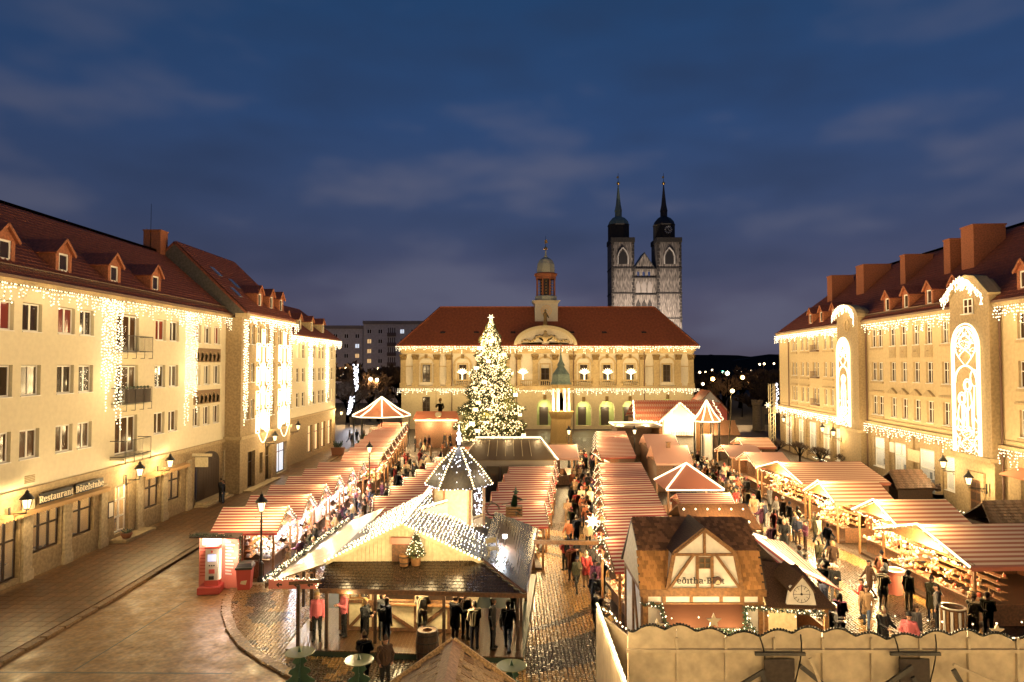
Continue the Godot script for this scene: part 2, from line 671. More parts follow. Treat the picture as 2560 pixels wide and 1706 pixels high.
func hand(caps: Array, w: Vector3, dir: Vector3, palm: Vector3, side: float, curl: float) -> void:
	var f := dir.normalized()
	var p := palm.normalized()
	var s := f.cross(p).normalized() * side
	var q := w + f * 0.085
	caps.append([w, q, 0.026, 0.034, SKIN])
	caps.append([w + s * 0.02 + f * 0.03, q + s * 0.022, 0.018, 0.016, SKIN])
	for i in 4:
		var k := q + s * (0.03 - i * 0.02)
		var l: float = [0.038, 0.044, 0.041, 0.032][i]
		var d1 := (f * cos(curl) + p * sin(curl)).normalized()
		var d2 := (f * cos(curl * 2.1) + p * sin(curl * 2.1)).normalized()
		caps.append([k, k + d1 * l, 0.0095, 0.009, SKIN])
		caps.append([k + d1 * l, k + d1 * l + d2 * l * 0.9, 0.009, 0.0075, SKIN])
	var tb := w + f * 0.03 + s * 0.026
	var td := (f * 0.75 + s * 0.6 + p * 0.45).normalized()
	caps.append([tb, tb + td * 0.04, 0.012, 0.0105, SKIN])
	caps.append([tb + td * 0.04, tb + td * 0.04 + (td + p * 0.4).normalized() * 0.03, 0.0105, 0.0085, SKIN])

# o: stride, lean, bulk, coat (hem height), arms [elbow, wrist] per side as offsets from the shoulder, hat, hair_long, scarf, look (head turn)
func figure(o: Dictionary) -> ArrayMesh:
	var out := []
	for i in 5:
		out.append(Bld.new())
	var bulk: float = o.get("bulk", 1.0)
	var fine: float = o.get("fine", 1.0)
	var lean: float = o.get("lean", 0.0)
	var stride: float = o.get("stride", 0.0)
	var hem: float = o.get("coat", 0.82)
	var up := func(p: Vector3) -> Vector3:
		return V(p.x, 0.92 + (p.y - 0.92) * cos(lean) , p.z + (p.y - 0.92) * sin(lean))
	var body := []
	for s in [-1.0, 1.0]:
		var sw: float = stride * s
		var hip := V(0.088 * s, 0.90, 0)
		var knee := hip + V(0.012 * s, -0.43 * cos(sw), 0.43 * sin(sw) + 0.015)
		var back: float = maxf(0.0, -sw) * 1.1 + 0.04
		var ank := knee + V(0.004 * s, -0.42 * cos(sw - back), 0.42 * sin(sw - back))
		ank.y = maxf(ank.y, 0.085)
		body.append([hip, knee, 0.088, 0.064, LEGS])
		body.append([knee, ank, 0.062, 0.046, LEGS])
		body.append([ank - V(0, 0.02, 0.02), ank + V(0.03 * s, -0.048, 0.13), 0.045, 0.036, SHOE])
		body.append([ank - V(0, 0.045, 0.03), ank + V(0.02 * s, -0.055, 0.08), 0.036, 0.036, SHOE])
		var sh: Vector3 = up.call(V(0.175 * s, 1.41, -0.01))
		var arm: Array = o.arms[0 if s < 0 else 1]
		var el: Vector3 = sh + arm[0]
		var wr: Vector3 = el + arm[1]
		body.append([up.call(V(0.06 * s, 1.40, -0.01)), sh, 0.075 * bulk, 0.066 * bulk, COAT])
		body.append([sh, el, 0.064 * bulk, 0.053 * bulk, COAT])
		body.append([el, wr, 0.053 * bulk, 0.042 * bulk, COAT])
		var hn := []
		hand(hn, wr, arm[1], arm[2], s, arm[3])
		nets(hn, 0.009 * fine, 0.010, out)
		body.append([up.call(V(0.075 * s, 0.95, 0)), up.call(V(0.105 * s, 1.30, 0)), 0.098 * bulk, 0.085 * bulk, COAT])
		if hem < 0.75:
			body.append([V(0.07 * s, 0.92, 0), V(0.085 * s + 0.01 * s, hem + 0.09, sw * 0.1), 0.105 * bulk, 0.10 * bulk, COAT])
	body.append([up.call(V(0, 0.93, 0.0)), up.call(V(0, 1.32, 0.01)), 0.118 * bulk, 0.125 * bulk, COAT])
	body.append([up.call(V(0, 1.34, -0.02)), up.call(V(0, 1.50, 0.005)), 0.075, 0.054, COAT if o.get("scarf", true) else SKIN])
	if o.has("bag"):
		body.append([up.call(V(0, 1.30, -0.19)), up.call(V(0, 1.06, -0.20)), 0.11, 0.13, SHOE])
	nets(body, 0.028 * fine, 0.045, out)
	var hc: Vector3 = up.call(V(0, 1.615, 0.025))
	var tn := Basis(Vector3.UP, o.get("look", 0.0)) * Basis(Vector3.RIGHT, o.get("nod", 0.1))
	var hp := func(x: float, y: float, z: float) -> Vector3:
		return hc + tn * V(x, y, z)
	var head := []
	head.append([hp.call(0, 0.03, -0.018), hp.call(0, 0.025, 0.01), 0.089, 0.083, SKIN])
	head.append([hp.call(0, -0.03, 0.012), hp.call(0, -0.075, 0.038), 0.066, 0.040, SKIN])
	head.append([hp.call(0, 0.012, 0.086), hp.call(0, -0.022, 0.103), 0.010, 0.014, SKIN])
	head.append([hp.call(-0.016, -0.055, 0.078), hp.call(0.016, -0.055, 0.078), 0.0075, 0.0075, SKIN])
	head.append([hp.call(0, -0.08, -0.02), hp.call(0, -0.15, -0.03), 0.054, 0.056, SKIN])
	for s in [-1.0, 1.0]:
		head.append([hp.call(0.083 * s, 0.01, -0.008), hp.call(0.086 * s, -0.022, -0.003), 0.016, 0.011, SKIN])
		head.append([hp.call(0.030 * s, 0.012, 0.079), hp.call(0.034 * s, 0.012, 0.079), 0.010, 0.009, HAIR])
		head.append([hp.call(0.018 * s, 0.033, 0.083), hp.call(0.046 * s, 0.035, 0.074), 0.0075, 0.006, HAIR])
	if o.get("hat", false):
		head.append([hp.call(0, 0.075, -0.012), hp.call(0, 0.11, -0.02), 0.098, 0.07, HAIR])
		head.append([hp.call(0, 0.19, -0.025), hp.call(0, 0.192, -0.025), 0.028, 0.028, HAIR])
	else:
		head.append([hp.call(0, 0.062, -0.035), hp.call(0, 0.058, 0.008), 0.083, 0.078, HAIR])
		head.append([hp.call(0, 0.0, -0.052), hp.call(0, -0.03, -0.05), 0.074, 0.058, HAIR])
	if o.get("hair_long", false):
		for s in [-1.0, 1.0]:
			head.append([hp.call(0.06 * s, 0.02, -0.045), hp.call(0.075 * s, -0.15, -0.055), 0.050, 0.036, HAIR])
	if o.get("hood", false):
		head.append([hp.call(-0.09, -0.13, -0.03), hp.call(0.09, -0.13, -0.03), 0.055, 0.055, HAIR])
		head.append([hp.call(-0.06, -0.14, 0.05), hp.call(0.06, -0.14, 0.05), 0.045, 0.045, HAIR])
	nets(head, 0.0105 * fine, 0.012, out)
	var m := ArrayMesh.new()
	for b in out:
		if b.v.size() == 0:
			b.tri(V(0, 0.9, 0), V(0.002, 0.9, 0), V(0, 0.902, 0))
		var arr := []
		arr.resize(Mesh.ARRAY_MAX)
		arr[Mesh.ARRAY_VERTEX] = b.v
		arr[Mesh.ARRAY_NORMAL] = b.n
		m.add_surface_from_arrays(Mesh.PRIMITIVE_TRIANGLES, arr)
	return m

var figs := {}
func make_figures() -> void:
	var down := [V(0.05, -0.30, -0.02), V(0.0, -0.25, 0.06)]
	var L := func(a, b, p, c) -> Array: return [V(-a.x, a.y, a.z), V(-b.x, b.y, b.z), V(-p.x, p.y, p.z), c]
	var R := func(a, b, p, c) -> Array: return [a, b, p, c]
	var inw := V(-1, 0, 0)
	var hang := [L.call(down[0], down[1], inw, 0.35), R.call(down[0], down[1], inw, 0.35)]
	var cup := [L.call(V(0.05, -0.28, 0.06), V(-0.10, 0.05, 0.23), inw, 0.7), R.call(V(0.05, -0.28, 0.06), V(-0.10, 0.10, 0.22), inw, 0.8)]
	var counter := [L.call(V(0.05, -0.24, 0.14), V(-0.04, -0.04, 0.25), V(0, -1, 0), 0.3), R.call(V(0.06, -0.24, 0.14), V(-0.05, -0.04, 0.25), V(0, -1, 0), 0.3)]
	var pocket := [L.call(V(0.10, -0.27, -0.03), V(-0.06, -0.20, 0.10), inw, 0.6), R.call(V(0.10, -0.27, -0.03), V(-0.06, -0.20, 0.10), inw, 0.6)]
	var swing := [L.call(V(0.05, -0.27, 0.13), V(0.0, -0.20, 0.15), inw, 0.4), R.call(V(0.05, -0.27, -0.13), V(0.0, -0.23, 0.03), inw, 0.4)]
	var mixed := [L.call(down[0], down[1], inw, 0.35), R.call(V(0.05, -0.28, 0.06), V(-0.10, 0.10, 0.22), inw, 0.8)]
	var kinds := {
		"stand": {"arms": hang, "scarf": true},
		"stand_hat": {"arms": pocket, "hat": true, "bulk": 1.08, "look": 0.3},
		"cup": {"arms": cup, "bulk": 1.12, "nod": 0.22, "look": -0.25},
		"cup_long": {"arms": cup, "coat": 0.52, "hair_long": true, "bulk": 1.05, "nod": 0.15},
		"puffer": {"arms": counter, "coat": 0.45, "hat": true, "bulk": 1.2, "lean": 0.06},
		"walk": {"arms": swing, "stride": 0.38, "lean": 0.05},
		"walk_hat": {"arms": mixed, "stride": -0.34, "hat": true, "bulk": 1.1, "lean": 0.05},
		"walk_long": {"arms": swing, "stride": 0.26, "coat": 0.56, "hair_long": true},
		"pack": {"arms": mixed, "bag": true, "bulk": 1.05, "look": 0.4},
		"hood": {"arms": counter, "hood": true, "hat": true, "bulk": 1.25, "coat": 0.6}}
	for k in kinds:
		figs[k] = figure(kinds[k])
		var far: Dictionary = (kinds[k] as Dictionary).duplicate()
		far["fine"] = 1.45
		figs["f_" + k] = figure(far)

const TONES := {
	"black": Vector3(0.012, 0.012, 0.013), "charcoal": Vector3(0.03, 0.029, 0.03), "navy": Vector3(0.014, 0.018, 0.04), "brown": Vector3(0.06, 0.03, 0.016), "olive": Vector3(0.05, 0.045, 0.018),
	"tan": Vector3(0.24, 0.15, 0.08), "cream": Vector3(0.55, 0.46, 0.32), "white": Vector3(0.66, 0.62, 0.56), "red": Vector3(0.34, 0.03, 0.025), "pink": Vector3(0.58, 0.14, 0.16), "rust": Vector3(0.24, 0.07, 0.025),
	"grey": Vector3(0.14, 0.13, 0.125), "blue": Vector3(0.05, 0.09, 0.22), "denim": Vector3(0.06, 0.09, 0.16), "sand": Vector3(0.36, 0.27, 0.16), "green": Vector3(0.03, 0.07, 0.035), "blond": Vector3(0.42, 0.27, 0.10), "dark": Vector3(0.02, 0.013, 0.009), "teal": Vector3(0.03, 0.12, 0.13), "plum": Vector3(0.09, 0.02, 0.05)}

func cloth(tone: String) -> StandardMaterial3D:
	var k := "cloth_" + tone
	if not M.has(k):
		var c: Vector3 = TONES[tone]
		var m := mat(k, Color(c.x, c.y, c.z), 0.85)
		m.rim_enabled = true
		m.rim = 0.15
	return M[k]

var last_person: MeshInstance3D
func person(pose: String, coat: String, legs: String, hair: String, p: Vector3, turn: float, label: String, scale := 1.0, group := "") -> MeshInstance3D:
	var o := MeshInstance3D.new()
	o.name = numbered("person")
	o.mesh = figs[pose]
	var sk := mat("skin", Color(0.46, 0.25, 0.16), 0.55)
	var ms := [sk, cloth(coat), cloth(legs), cloth("black"), cloth(hair)]
	for i in 5:
		o.set_surface_override_material(i, ms[i])
	add_child(o)
	o.transform = Transform3D(Basis(Vector3.UP, turn).scaled(Vector3.ONE * scale), p)
	tag(o, label, "person", group)
	return o

# ---------------------------------------------------------------- sky
func sky_picture() -> ImageTexture:
	var w := 1024
	var h := 512
	var im := Image.create(w, h, false, Image.FORMAT_RGBF)
	var big := FastNoiseLite.new()
	big.seed = 11
	big.frequency = 0.9
	big.fractal_octaves = 5
	var fine := FastNoiseLite.new()
	fine.seed = 4
	fine.frequency = 2.6
	fine.fractal_octaves = 4
	var g := Gradient.new()
	g.offsets = PackedFloat32Array([0.0, 0.09, 0.20, 0.33, 0.50, 1.0])
	g.colors = PackedColorArray([Color(0.088, 0.076, 0.110), Color(0.080, 0.080, 0.136), Color(0.046, 0.068, 0.146), Color(0.028, 0.064, 0.165), Color(0.016, 0.052, 0.138), Color(0.012, 0.040, 0.105)])
	for y in h:
		var el := PI / 2 - PI * (y + 0.5) / h
		if el < -0.05:
			for x in w:
				im.set_pixel(x, y, Color(0.05, 0.04, 0.05))
			continue
		var base := g.sample(clampf(sin(el), 0.0, 1.0))
		for x in w:
			var az := TAU * ((x + 0.5) / w - 0.5)
			var d := V(sin(az) * cos(el), sin(el), -cos(az) * cos(el))
			var q := V(d.x, d.y * 3.4, d.z) * 2.3
			var n := big.get_noise_3dv(q) + 0.35 * fine.get_noise_3dv(q)
			var c := clampf(n * 2.3 - 0.12, 0.0, 1.0) * clampf(1.25 - absf(sin(el) - 0.16) * 3.2, 0.10, 1.0)
			var low := clampf(-n * 1.6, 0.0, 1.0)
			var col := base.lerp(Color(0.125, 0.130, 0.195), c * 0.55)
			col = col.lerp(Color(0.022, 0.036, 0.080), low * 0.4) * (1.0 - 0.22 * clampf(d.x * 2.0 - 0.1, 0.0, 1.0) * (1.0 - sin(el)))
			im.set_pixel(x, y, col)
	return ImageTexture.create_from_image(im)

# ---------------------------------------------------------------- ground
func build_ground() -> void:
	var b := Bld.new()
	b.quad(V(-700, -0.09, 80), V(700, -0.09, 80), V(700, -0.09, -900), V(-700, -0.09, -900))
	struct("ground", b, M.paving)
	# the wet carriageway beside the market, between the kerb and the round corner of the cobbles
	b = Bld.new()
	var ke := [W(-18.1, -10), W(-18.1, -24.5), W(-18.0, -31), W(-18.2, -40), W(-19.3, -60), W(-20.4, -86)]
	for i in ke.size() - 1:
		b.quad(V(ke[i].x, -0.08, ke[i].y), V(-5.0, -0.08, ke[i].y), V(-5.0, -0.08, ke[i + 1].y), V(ke[i + 1].x, -0.08, ke[i + 1].y))
	struct("road", b, M.asphalt, "wet asphalt carriageway between the slab pavement and the cobbled market")
	# asphalt repair seams and gully
	b = Bld.new()
	b.quad(V(-18, -0.076, -23.85), V(-9.6, -0.076, -23.75), V(-9.6, -0.076, -23.85), V(-18, -0.076, -23.93))
	b.quad(V(-15.2, -0.0765, -24.0), V(-15.13, -0.0765, -24.0), V(-14.6, -0.0765, -31.0), V(-14.66, -0.0765, -31.0))
	struct("road_seam", b, mottle(mat("seam", Color(0.035, 0.03, 0.026), 0.4), 1.0, 0.5))
	# pavement of slabs
	b = Bld.new()
	for i in ke.size() - 1:
		b.quad(V(-26, 0.0, ke[i].y), V(ke[i].x - 0.18, 0.0, ke[i].y), V(ke[i + 1].x - 0.18, 0.0, ke[i + 1].y), V(-26, 0.0, ke[i + 1].y))
	var pave := struct("pavement", b, M.kerb, "slab pavement along the pale house")
	var sl := []
	for k in 3:
		var q := Bld.new()
		var s := 0.245
		q.usec = true
		q.tint = [Color(0.17, 0.078, 0.023), Color(0.14, 0.066, 0.019), Color(0.20, 0.092, 0.028)][k]
		var th := 0.03
		q.hexa([V(-s, 0, s), V(s, 0, s), V(s, 0, -s), V(-s, 0, -s), V(-s + 0.006, th, s - 0.006), V(s - 0.006, th, s - 0.006), V(s - 0.006, th, -s + 0.006), V(-s + 0.006, th, -s + 0.006)])
		sl.append(q.mesh())
	var slabm := mat("slab_tint", Color(1, 1, 1), 0.42)
	slabm.vertex_color_use_as_albedo = true
	slabm.albedo_texture = noise_tex(37, 0.03, 0.55, 1.0)
	slabm.uv1_triplanar = true
	slabm.uv1_world_triplanar = true
	slabm.uv1_scale = Vector3.ONE * 0.5
	var rest := [[], [], []]
	var made := 0
	var z := -23.0
	while z > -84.0:
		var kx := -18.35
		for i in ke.size() - 1:
			if z <= ke[i].y and z > ke[i + 1].y:
				kx = lerpf(ke[i].x, ke[i + 1].x, (z - ke[i].y) / (ke[i + 1].y - ke[i].y)) - 0.5
		var x := kx
		var wx := -24.0 + 0.0129 * -z
		while x > wx + 0.2:
			var xf := Transform3D(Basis(Vector3.UP, rng.randf_range(-0.012, 0.012)), V(x, rng.randf_range(-0.001, 0.004), z))
			var k := rng.randi() % 3
			if made < 300 and x > -23.4:
				part("paving_slab", sl[k], slabm, pave, xf)
				made += 1
			else:
				rest[k].append(xf)
			x -= 0.5
		z -= 0.5
	for k in 3:
		many("paving_slabs", sl[k], rest[k], slabm, pave)
	# kerb stones
	var kerb := Node3D.new()
	kerb.name = "kerb"
	add_child(kerb)
	kerb.set_meta("kind", "structure")
	var ks := Bld.new()
	ks.bx(V(-0.14, -0.1, -0.49), V(0.14, 0.035, 0.49))
	var ksm := ks.mesh()
	for i in ke.size() - 1:
		var a := V(ke[i].x, 0, ke[i].y)
		var c := V(ke[i + 1].x, 0, ke[i + 1].y)
		var k := int(a.distance_to(c))
		for j in k:
			if a.lerp(c, j / float(k)).z < -22.0:
				part("kerb_stone", ksm, M.kerb, kerb, at(a.lerp(c, (j + 0.5) / k) + V(rng.randf_range(-0.01, 0.01), rng.randf_range(-0.008, 0.006), 0), atan2(a.x - c.x, a.z - c.z)))
	# curved flat border of the cobbles
	var arc := [W(-13.6, -34.5), W(-13.3, -32.7), W(-12.9, -30.8), W(-12.25, -29.2), W(-11.3, -27.45), W(-10.2, -25.9), W(-9.1, -24.8), W(-7.95, -23.8), W(-6.9, -22.9), W(-5.9, -21.9), W(-5.2, -20.6)]
	var border := Node3D.new()
	border.name = "kerb_round"
	add_child(border)
	border.set_meta("kind", "structure")
	for i in arc.size() - 1:
		var a := V(arc[i].x, 0, arc[i].y)
		var c := V(arc[i + 1].x, 0, arc[i + 1].y)
		for j in 2:
			var p := a.lerp(c, j / 2.0)
			var q := a.lerp(c, (j + 0.97) / 2.0)
			var o := (q - p).normalized().cross(Vector3.UP) * 0.36
			var s := Bld.new()
			s.hexa([p + V(0, -0.1, 0) - o, p + V(0, -0.1, 0) * 1.0 + o * 0.0, q + V(0, -0.1, 0), q + V(0, -0.1, 0) - o, p - o + V(0, 0.012, 0), p + V(0, 0.012, 0), q + V(0, 0.012, 0), q - o + V(0, 0.012, 0)])
			part("border_stone", s, M.kerb, border)
	# market floor inside the arc
	var poly := PackedVector2Array()
	for p in arc:
		poly.append(p)
	for p in [W(30, -20.6), W(34, -100), W(-21, -100), W(-13.9, -60)]:
		poly.append(p)
	b = Bld.new()
	var ix := Geometry2D.triangulate_polygon(poly)
	for i in ix.size() / 3:
		var a := poly[ix[i * 3]]
		var c := poly[ix[i * 3 + 1]]
		var d := poly[ix[i * 3 + 2]]
		var s := (c - a).cross(d - a)
		if s > 0:
			b.tri(V(a.x, -0.03, a.y), V(d.x, -0.03, d.y), V(c.x, -0.03, c.y))
		else:
			b.tri(V(a.x, -0.03, a.y), V(c.x, -0.03, c.y), V(d.x, -0.03, d.y))
	var bed := mottle(mat("cobble_bed", Color(0.08, 0.044, 0.015), 0.45), 1.4, 0.4, 61, 2.5)
	bed.heightmap_texture = noise_tex(88, 0.09, 0.0, 1.0)
	bed.roughness_texture = noise_tex(89, 0.02, 0.35, 1.0)
	bed.roughness = 0.6
	var floor_ := struct("cobble_ground", b, bed, "wet cobbled market ground")
	# cobbles, laid in fans; dark and pale bands
	var cm := []
	for k in 4:
		var q := Bld.new()
		q.usec = true
		q.tint = [Color(0.042, 0.024, 0.010), Color(0.06, 0.034, 0.013), Color(0.22, 0.122, 0.038), Color(0.28, 0.16, 0.05)][k]
		var s := 0.066
		var u := 0.045
		q.hexa([V(-s, -0.04, s), V(s, -0.04, s * 0.94), V(s * 0.95, -0.04, -s), V(-s, -0.04, -s), V(-u, 0.012, u), V(u, 0.010, u), V(u, 0.013, -u), V(-u, 0.010, -u)])
		cm.append(q.mesh())
	var cmat := mat("cobble", Color(1, 1, 1), 0.28)
	cmat.vertex_color_use_as_albedo = true
	var lots := [[], [], [], []]
	var near := 0
	var n2 := FastNoiseLite.new()
	n2.seed = 8
	n2.frequency = 0.25
	z = -20.8
	while z > -46.0:
		var x := -13.5
		while x < 19.0:
			var bend := 0.10 * sin(x * 2.2)
			var p := W(x + rng.randf_range(-0.02, 0.02), z + bend)
			x += 0.142
			var skip := p.x > 1.7 and p.x < 19 and p.y > -22.3
			if skip or not Geometry2D.is_point_in_polygon(p, poly):
				continue
			if p.x > -8.3 and p.x < 0.5 and p.y < -25.2 and p.y > -36:
				continue
			if p.x > 4.0 and p.x < 8.2 and p.y < -22.4 and p.y > -26:
				continue
			# pale fan-shaped bands on a darker ground
			var r := W(p.x + 2.2, p.y + 33.4).length()
			var pale := (p.x > 0.5 and (fposmod(r, 3.4) < 1.25 or (r < 6.4 and p.x < 3.6))) or (p.x < 0.5 and n2.get_noise_2d(p.x, p.y) > -0.1)
			var k := (2 if pale else 0) + rng.randi() % 2
			var xf := Transform3D(Basis(Vector3.UP, rng.randf_range(-0.2, 0.2)) * Basis(Vector3.RIGHT, rng.randf_range(-0.07, 0.07)), V(p.x, rng.randf_range(-0.006, 0.004), p.y))
			if near < 300 and p.y > -23.0 and p.x < 1.7:
				part("cobble", cm[k], cmat, floor_, xf)
				near += 1
			else:
				lots[k].append(xf)
		z -= 0.142
	for k in 4:
		many("cobbles", cm[k], lots[k], cmat, floor_)

# pantile courses over a roof slope given by its eave line (local x0..x1) running up along "up"
func tile_shape(w: float, l: float) -> ArrayMesh:
	var b := Bld.new()
	for i in 4:
		var x0 := w * i / 4.0
		var x1 := w * (i + 1) / 4.0
		var y0 := 0.022 * sin(TAU * i / 4.0) + 0.03
		var y1 := 0.022 * sin(TAU * (i + 1) / 4.0) + 0.03
		b.quad(V(x0, 0, y0 + 0.03), V(x1, 0, y1 + 0.03), V(x1, l * 1.08, y1), V(x0, l * 1.08, y0))
		b.quad(V(x0, 0, y0), V(x1, 0, y1), V(x1, 0, y1 + 0.03), V(x0, 0, y0 + 0.03))
	return b.mesh()

func tiles(roof: Node3D, x0: float, x1: float, e: Vector3, up: Vector3, len: float, w: float, l: float, m: Material, singles: int, keep = null) -> void:
	var sh := tile_shape(w, l)
	var u := up.normalized()
	var nrm := Vector3.RIGHT.cross(u)
	var bs := Basis(Vector3.RIGHT, u, nrm)
	var xf := []
	for j in int(len / l):
		for i in int((x1 - x0) / w):
			var p := V(x0 + i * w, 0, 0) + e + u * (j * l)
			if keep != null and not keep.call(p.x, j * l):
				continue
			xf.append(Transform3D(bs * Basis(V(0, 0, 1), rng.randf_range(-0.012, 0.012)), p + nrm * rng.randf_range(0.0, 0.008)))
	for i in mini(singles, xf.size()):
		var k := (i * 7919) % xf.size() if singles < 0 else i
		part("roof_tile", sh, m, roof, xf[k])
	if xf.size() > singles:
		many("roof_tiles", sh, xf.slice(singles), m, roof)

# a dormer: x, sill height, z of its face; roof runs back by "deep"
func dormer(parent: Node3D, x: float, y: float, z: float, w: float, h: float, deep: float, wm: Material, rm: Material, pane: Material) -> void:
	var b := Bld.new()
	wall_face(b, x - w / 2, x + w / 2, y, y + h, [[x - w * 0.3, y + 0.12, x + w * 0.3, y + h - 0.06]], 0.12, z)
	b.tri(V(x - w / 2, y + h, z), V(x + w / 2, y + h, z), V(x, y + h + w * 0.5, z))
	b.quad(V(x - w / 2, y, z - deep), V(x - w / 2, y, z), V(x - w / 2, y + h, z), V(x - w / 2, y + h, z - deep))
	b.quad(V(x + w / 2, y, z), V(x + w / 2, y, z - deep), V(x + w / 2, y + h, z - deep), V(x + w / 2, y + h, z))
	var o := part("dormer", b, wm, parent)
	var r := Bld.new()
	var rw := w / 2 + 0.13
	var ry := y + h - 0.08
	var top := y + h + w * 0.5 + 0.1
	var f := z + 0.14
	r.slab(V(x - rw, ry, z - deep), V(x - rw, ry, f), V(x, top, f), V(x, top, z - deep), 0.09)
	r.slab(V(x + rw, ry, f), V(x + rw, ry, z - deep), V(x, top, z - deep), V(x, top, f), 0.09)
	part("dormer_roof", r, rm, o)
	var g := Bld.new()
	g.bar(V(x - rw - 0.02, ry - 0.06, f + 0.02), V(x, top - 0.05, f + 0.02), 0.05, 0.14)
	g.bar(V(x + rw + 0.02, ry - 0.06, f + 0.02), V(x, top - 0.05, f + 0.02), 0.05, 0.14)
	part("barge_board", g, M.chimney, o)
	var fr := Bld.new()
	var a := V(x - w * 0.3, y + 0.12, z - 0.1)
	var c := V(x + w * 0.3, y + h - 0.06, z - 0.04)
	fr.bx(a, V(a.x + 0.1, c.y, c.z))
	fr.bx(V(c.x - 0.1, a.y, a.z), c)
	fr.bx(V(a.x + 0.1, a.y, a.z), V(c.x - 0.1, a.y + 0.1, c.z))
	fr.bx(V(a.x + 0.1, c.y - 0.1, a.z), V(c.x - 0.1, c.y, c.z))
	part("dormer_window", fr, M.frame_white, o)
	var p := Bld.new()
	p.bx(V(a.x + 0.1, a.y + 0.1, a.z + 0.01), V(c.x - 0.1, c.y - 0.1, a.z + 0.03))
	part("pane", p, pane, o)

# street lantern head, with its light
func lantern(parent: Node3D, p: Vector3, s: float, e: float) -> void:
	var b := Bld.new()
	for i in 4:
		var a := TAU * i / 4 + PI / 4
		var d := V(sin(a), 0, cos(a))
		b.tube(p + d * 0.12 * s, p + d * 0.21 * s + V(0, 0.42 * s, 0), 0.014, 0.014, 4)
	b.lathe([W(0.0, -0.06 * s), W(0.10 * s, -0.03 * s), W(0.13 * s, 0.0), W(0.0, 0.005)], 8, p)
	b.lathe([W(0.27 * s, 0.40 * s), W(0.26 * s, 0.44 * s), W(0.10 * s, 0.62 * s), W(0.07 * s, 0.66 * s), W(0.09 * s, 0.69 * s), W(0.02 * s, 0.76 * s), W(0.0, 0.88 * s)], 8, p)
	b.lathe([W(0.0, 0.41 * s), W(0.27 * s, 0.40 * s)], 8, p)
	part("lantern_frame", b, M.iron, parent)
	var g := Bld.new()
	g.lathe([W(0.0, 0.03 * s), W(0.09 * s, 0.035 * s), W(0.155 * s, 0.36 * s), W(0.0, 0.37 * s)], 8, p)
	part("lantern_lamp", g, M.lantern_glow, parent)
	omni(parent, p + V(0, 0.2 * s, 0), e, WARM, 0.1)

func wall_lantern(label: String, xf: Transform3D, reach: float, group: String, e := 5.0) -> void:
	var o := thing("wall_lantern", label, "wall lamp", xf, group)
	var b := Bld.new()
	b.bx(V(-0.05, -0.55, 0), V(0.05, 0.1, 0.05))
	b.bar(V(0, -0.22, 0.04), V(0, -0.16, reach), 0.03, 0.05)
	var sc := []
	for i in 15:
		var a := i / 14.0 * TAU * 1.2
		sc.append(V(0, -0.36 + sin(a) * 0.13 * (1.0 - i / 22.0), 0.28 + cos(a) * 0.13 * (1.0 - i / 22.0)))
	b.path(sc, 0.015, 4)
	b.path([V(0, -0.5, 0.05), V(0, -0.42, 0.2), V(0, -0.25, 0.45), V(0, -0.17, reach)], 0.015, 4)
	b.tube(V(0, -0.17, reach), V(0, -0.02, reach), 0.025, 0.02, 6)
	part("bracket", b, M.iron, o)
	lantern(o, V(0, 0.03, reach), 1.15, e)

# ---------------------------------------------------------------- the pale house and its neighbours along the street
var LX := Transform3D(Basis(Vector3(0.0129, 0, -1).normalized(), Vector3.UP, Vector3(1, 0, 0.0129).normalized()), Vector3(-24.14, 0, 0))
var RX := Transform3D(Basis(Vector3(-0.0744, 0, 1).normalized(), Vector3.UP, Vector3(-1, 0, -0.0744).normalized()), Vector3(27.6, 0, 0))

func railing(parent: Node3D, x0: float, x1: float, y: float, reach: float, filled: bool) -> void:
	var s := Bld.new()
	s.bx(V(x0, y - 0.12, 0.0), V(x1, y, reach))
	var o := part("balcony", s, M.plaster, parent)
	var b := Bld.new()
	for h in [0.08, 1.0]:
		b.bar(V(x0, y + h, reach), V(x1, y + h, reach), 0.03, 0.04)
		b.bar(V(x0, y + h, 0), V(x0, y + h, reach), 0.03, 0.04)
		b.bar(V(x1, y + h, 0), V(x1, y + h, reach), 0.03, 0.04)
	for i in 4:
		var x := lerpf(x0 + 0.15, x1 - 0.02, i / 3.0)
		b.path([V(x, y - 0.35, reach - 0.25), V(x, y - 0.35, reach), V(x, y + 1.0, reach)], 0.018, 4)
	part("railing", b, M.iron, o)
	var n := int((x1 - x0) / 0.13)
	for i in n + 1:
		var q := Bld.new()
		q.bar(V(lerpf(x0, x1, i / float(n)), y + 0.08, reach), V(lerpf(x0, x1, i / float(n)), y + 1.0, reach), 0.014, 0.014)
		part("baluster", q, M.iron, o)
	if filled:
		var q := Bld.new()
		q.bx(V(x0 + 0.04, y + 0.1, reach - 0.06), V(x1 - 0.04, y + 0.92, reach - 0.04))
		part("screen_mat", q, M.wood_dark, o)
		q = Bld.new()
		for i in 7:
			q.ball(V(lerpf(x0 + 0.3, x1 - 0.3, i / 6.0), y + 1.02, reach - 0.1), 0.1, 6)
		part("plants", q, M.green, o).set_meta("kind", "stuff")

func snow_guard(parent: Node3D, x0: float, x1: float, y: float, z: float) -> void:
	var b := Bld.new()
	for h in [0.05, 0.3]:
		b.bar(V(x0, y + h, z), V(x1, y + h, z), 0.02, 0.03)
	var n := int((x1 - x0) / 0.12)
	for i in n:
		b.bar(V(x0 + i * 0.12, y + 0.05, z), V(x0 + i * 0.12, y + 0.3, z), 0.012, 0.012)
	part("snow_guard", b, mat("guard", Color(0.20, 0.14, 0.08), 0.5), parent)

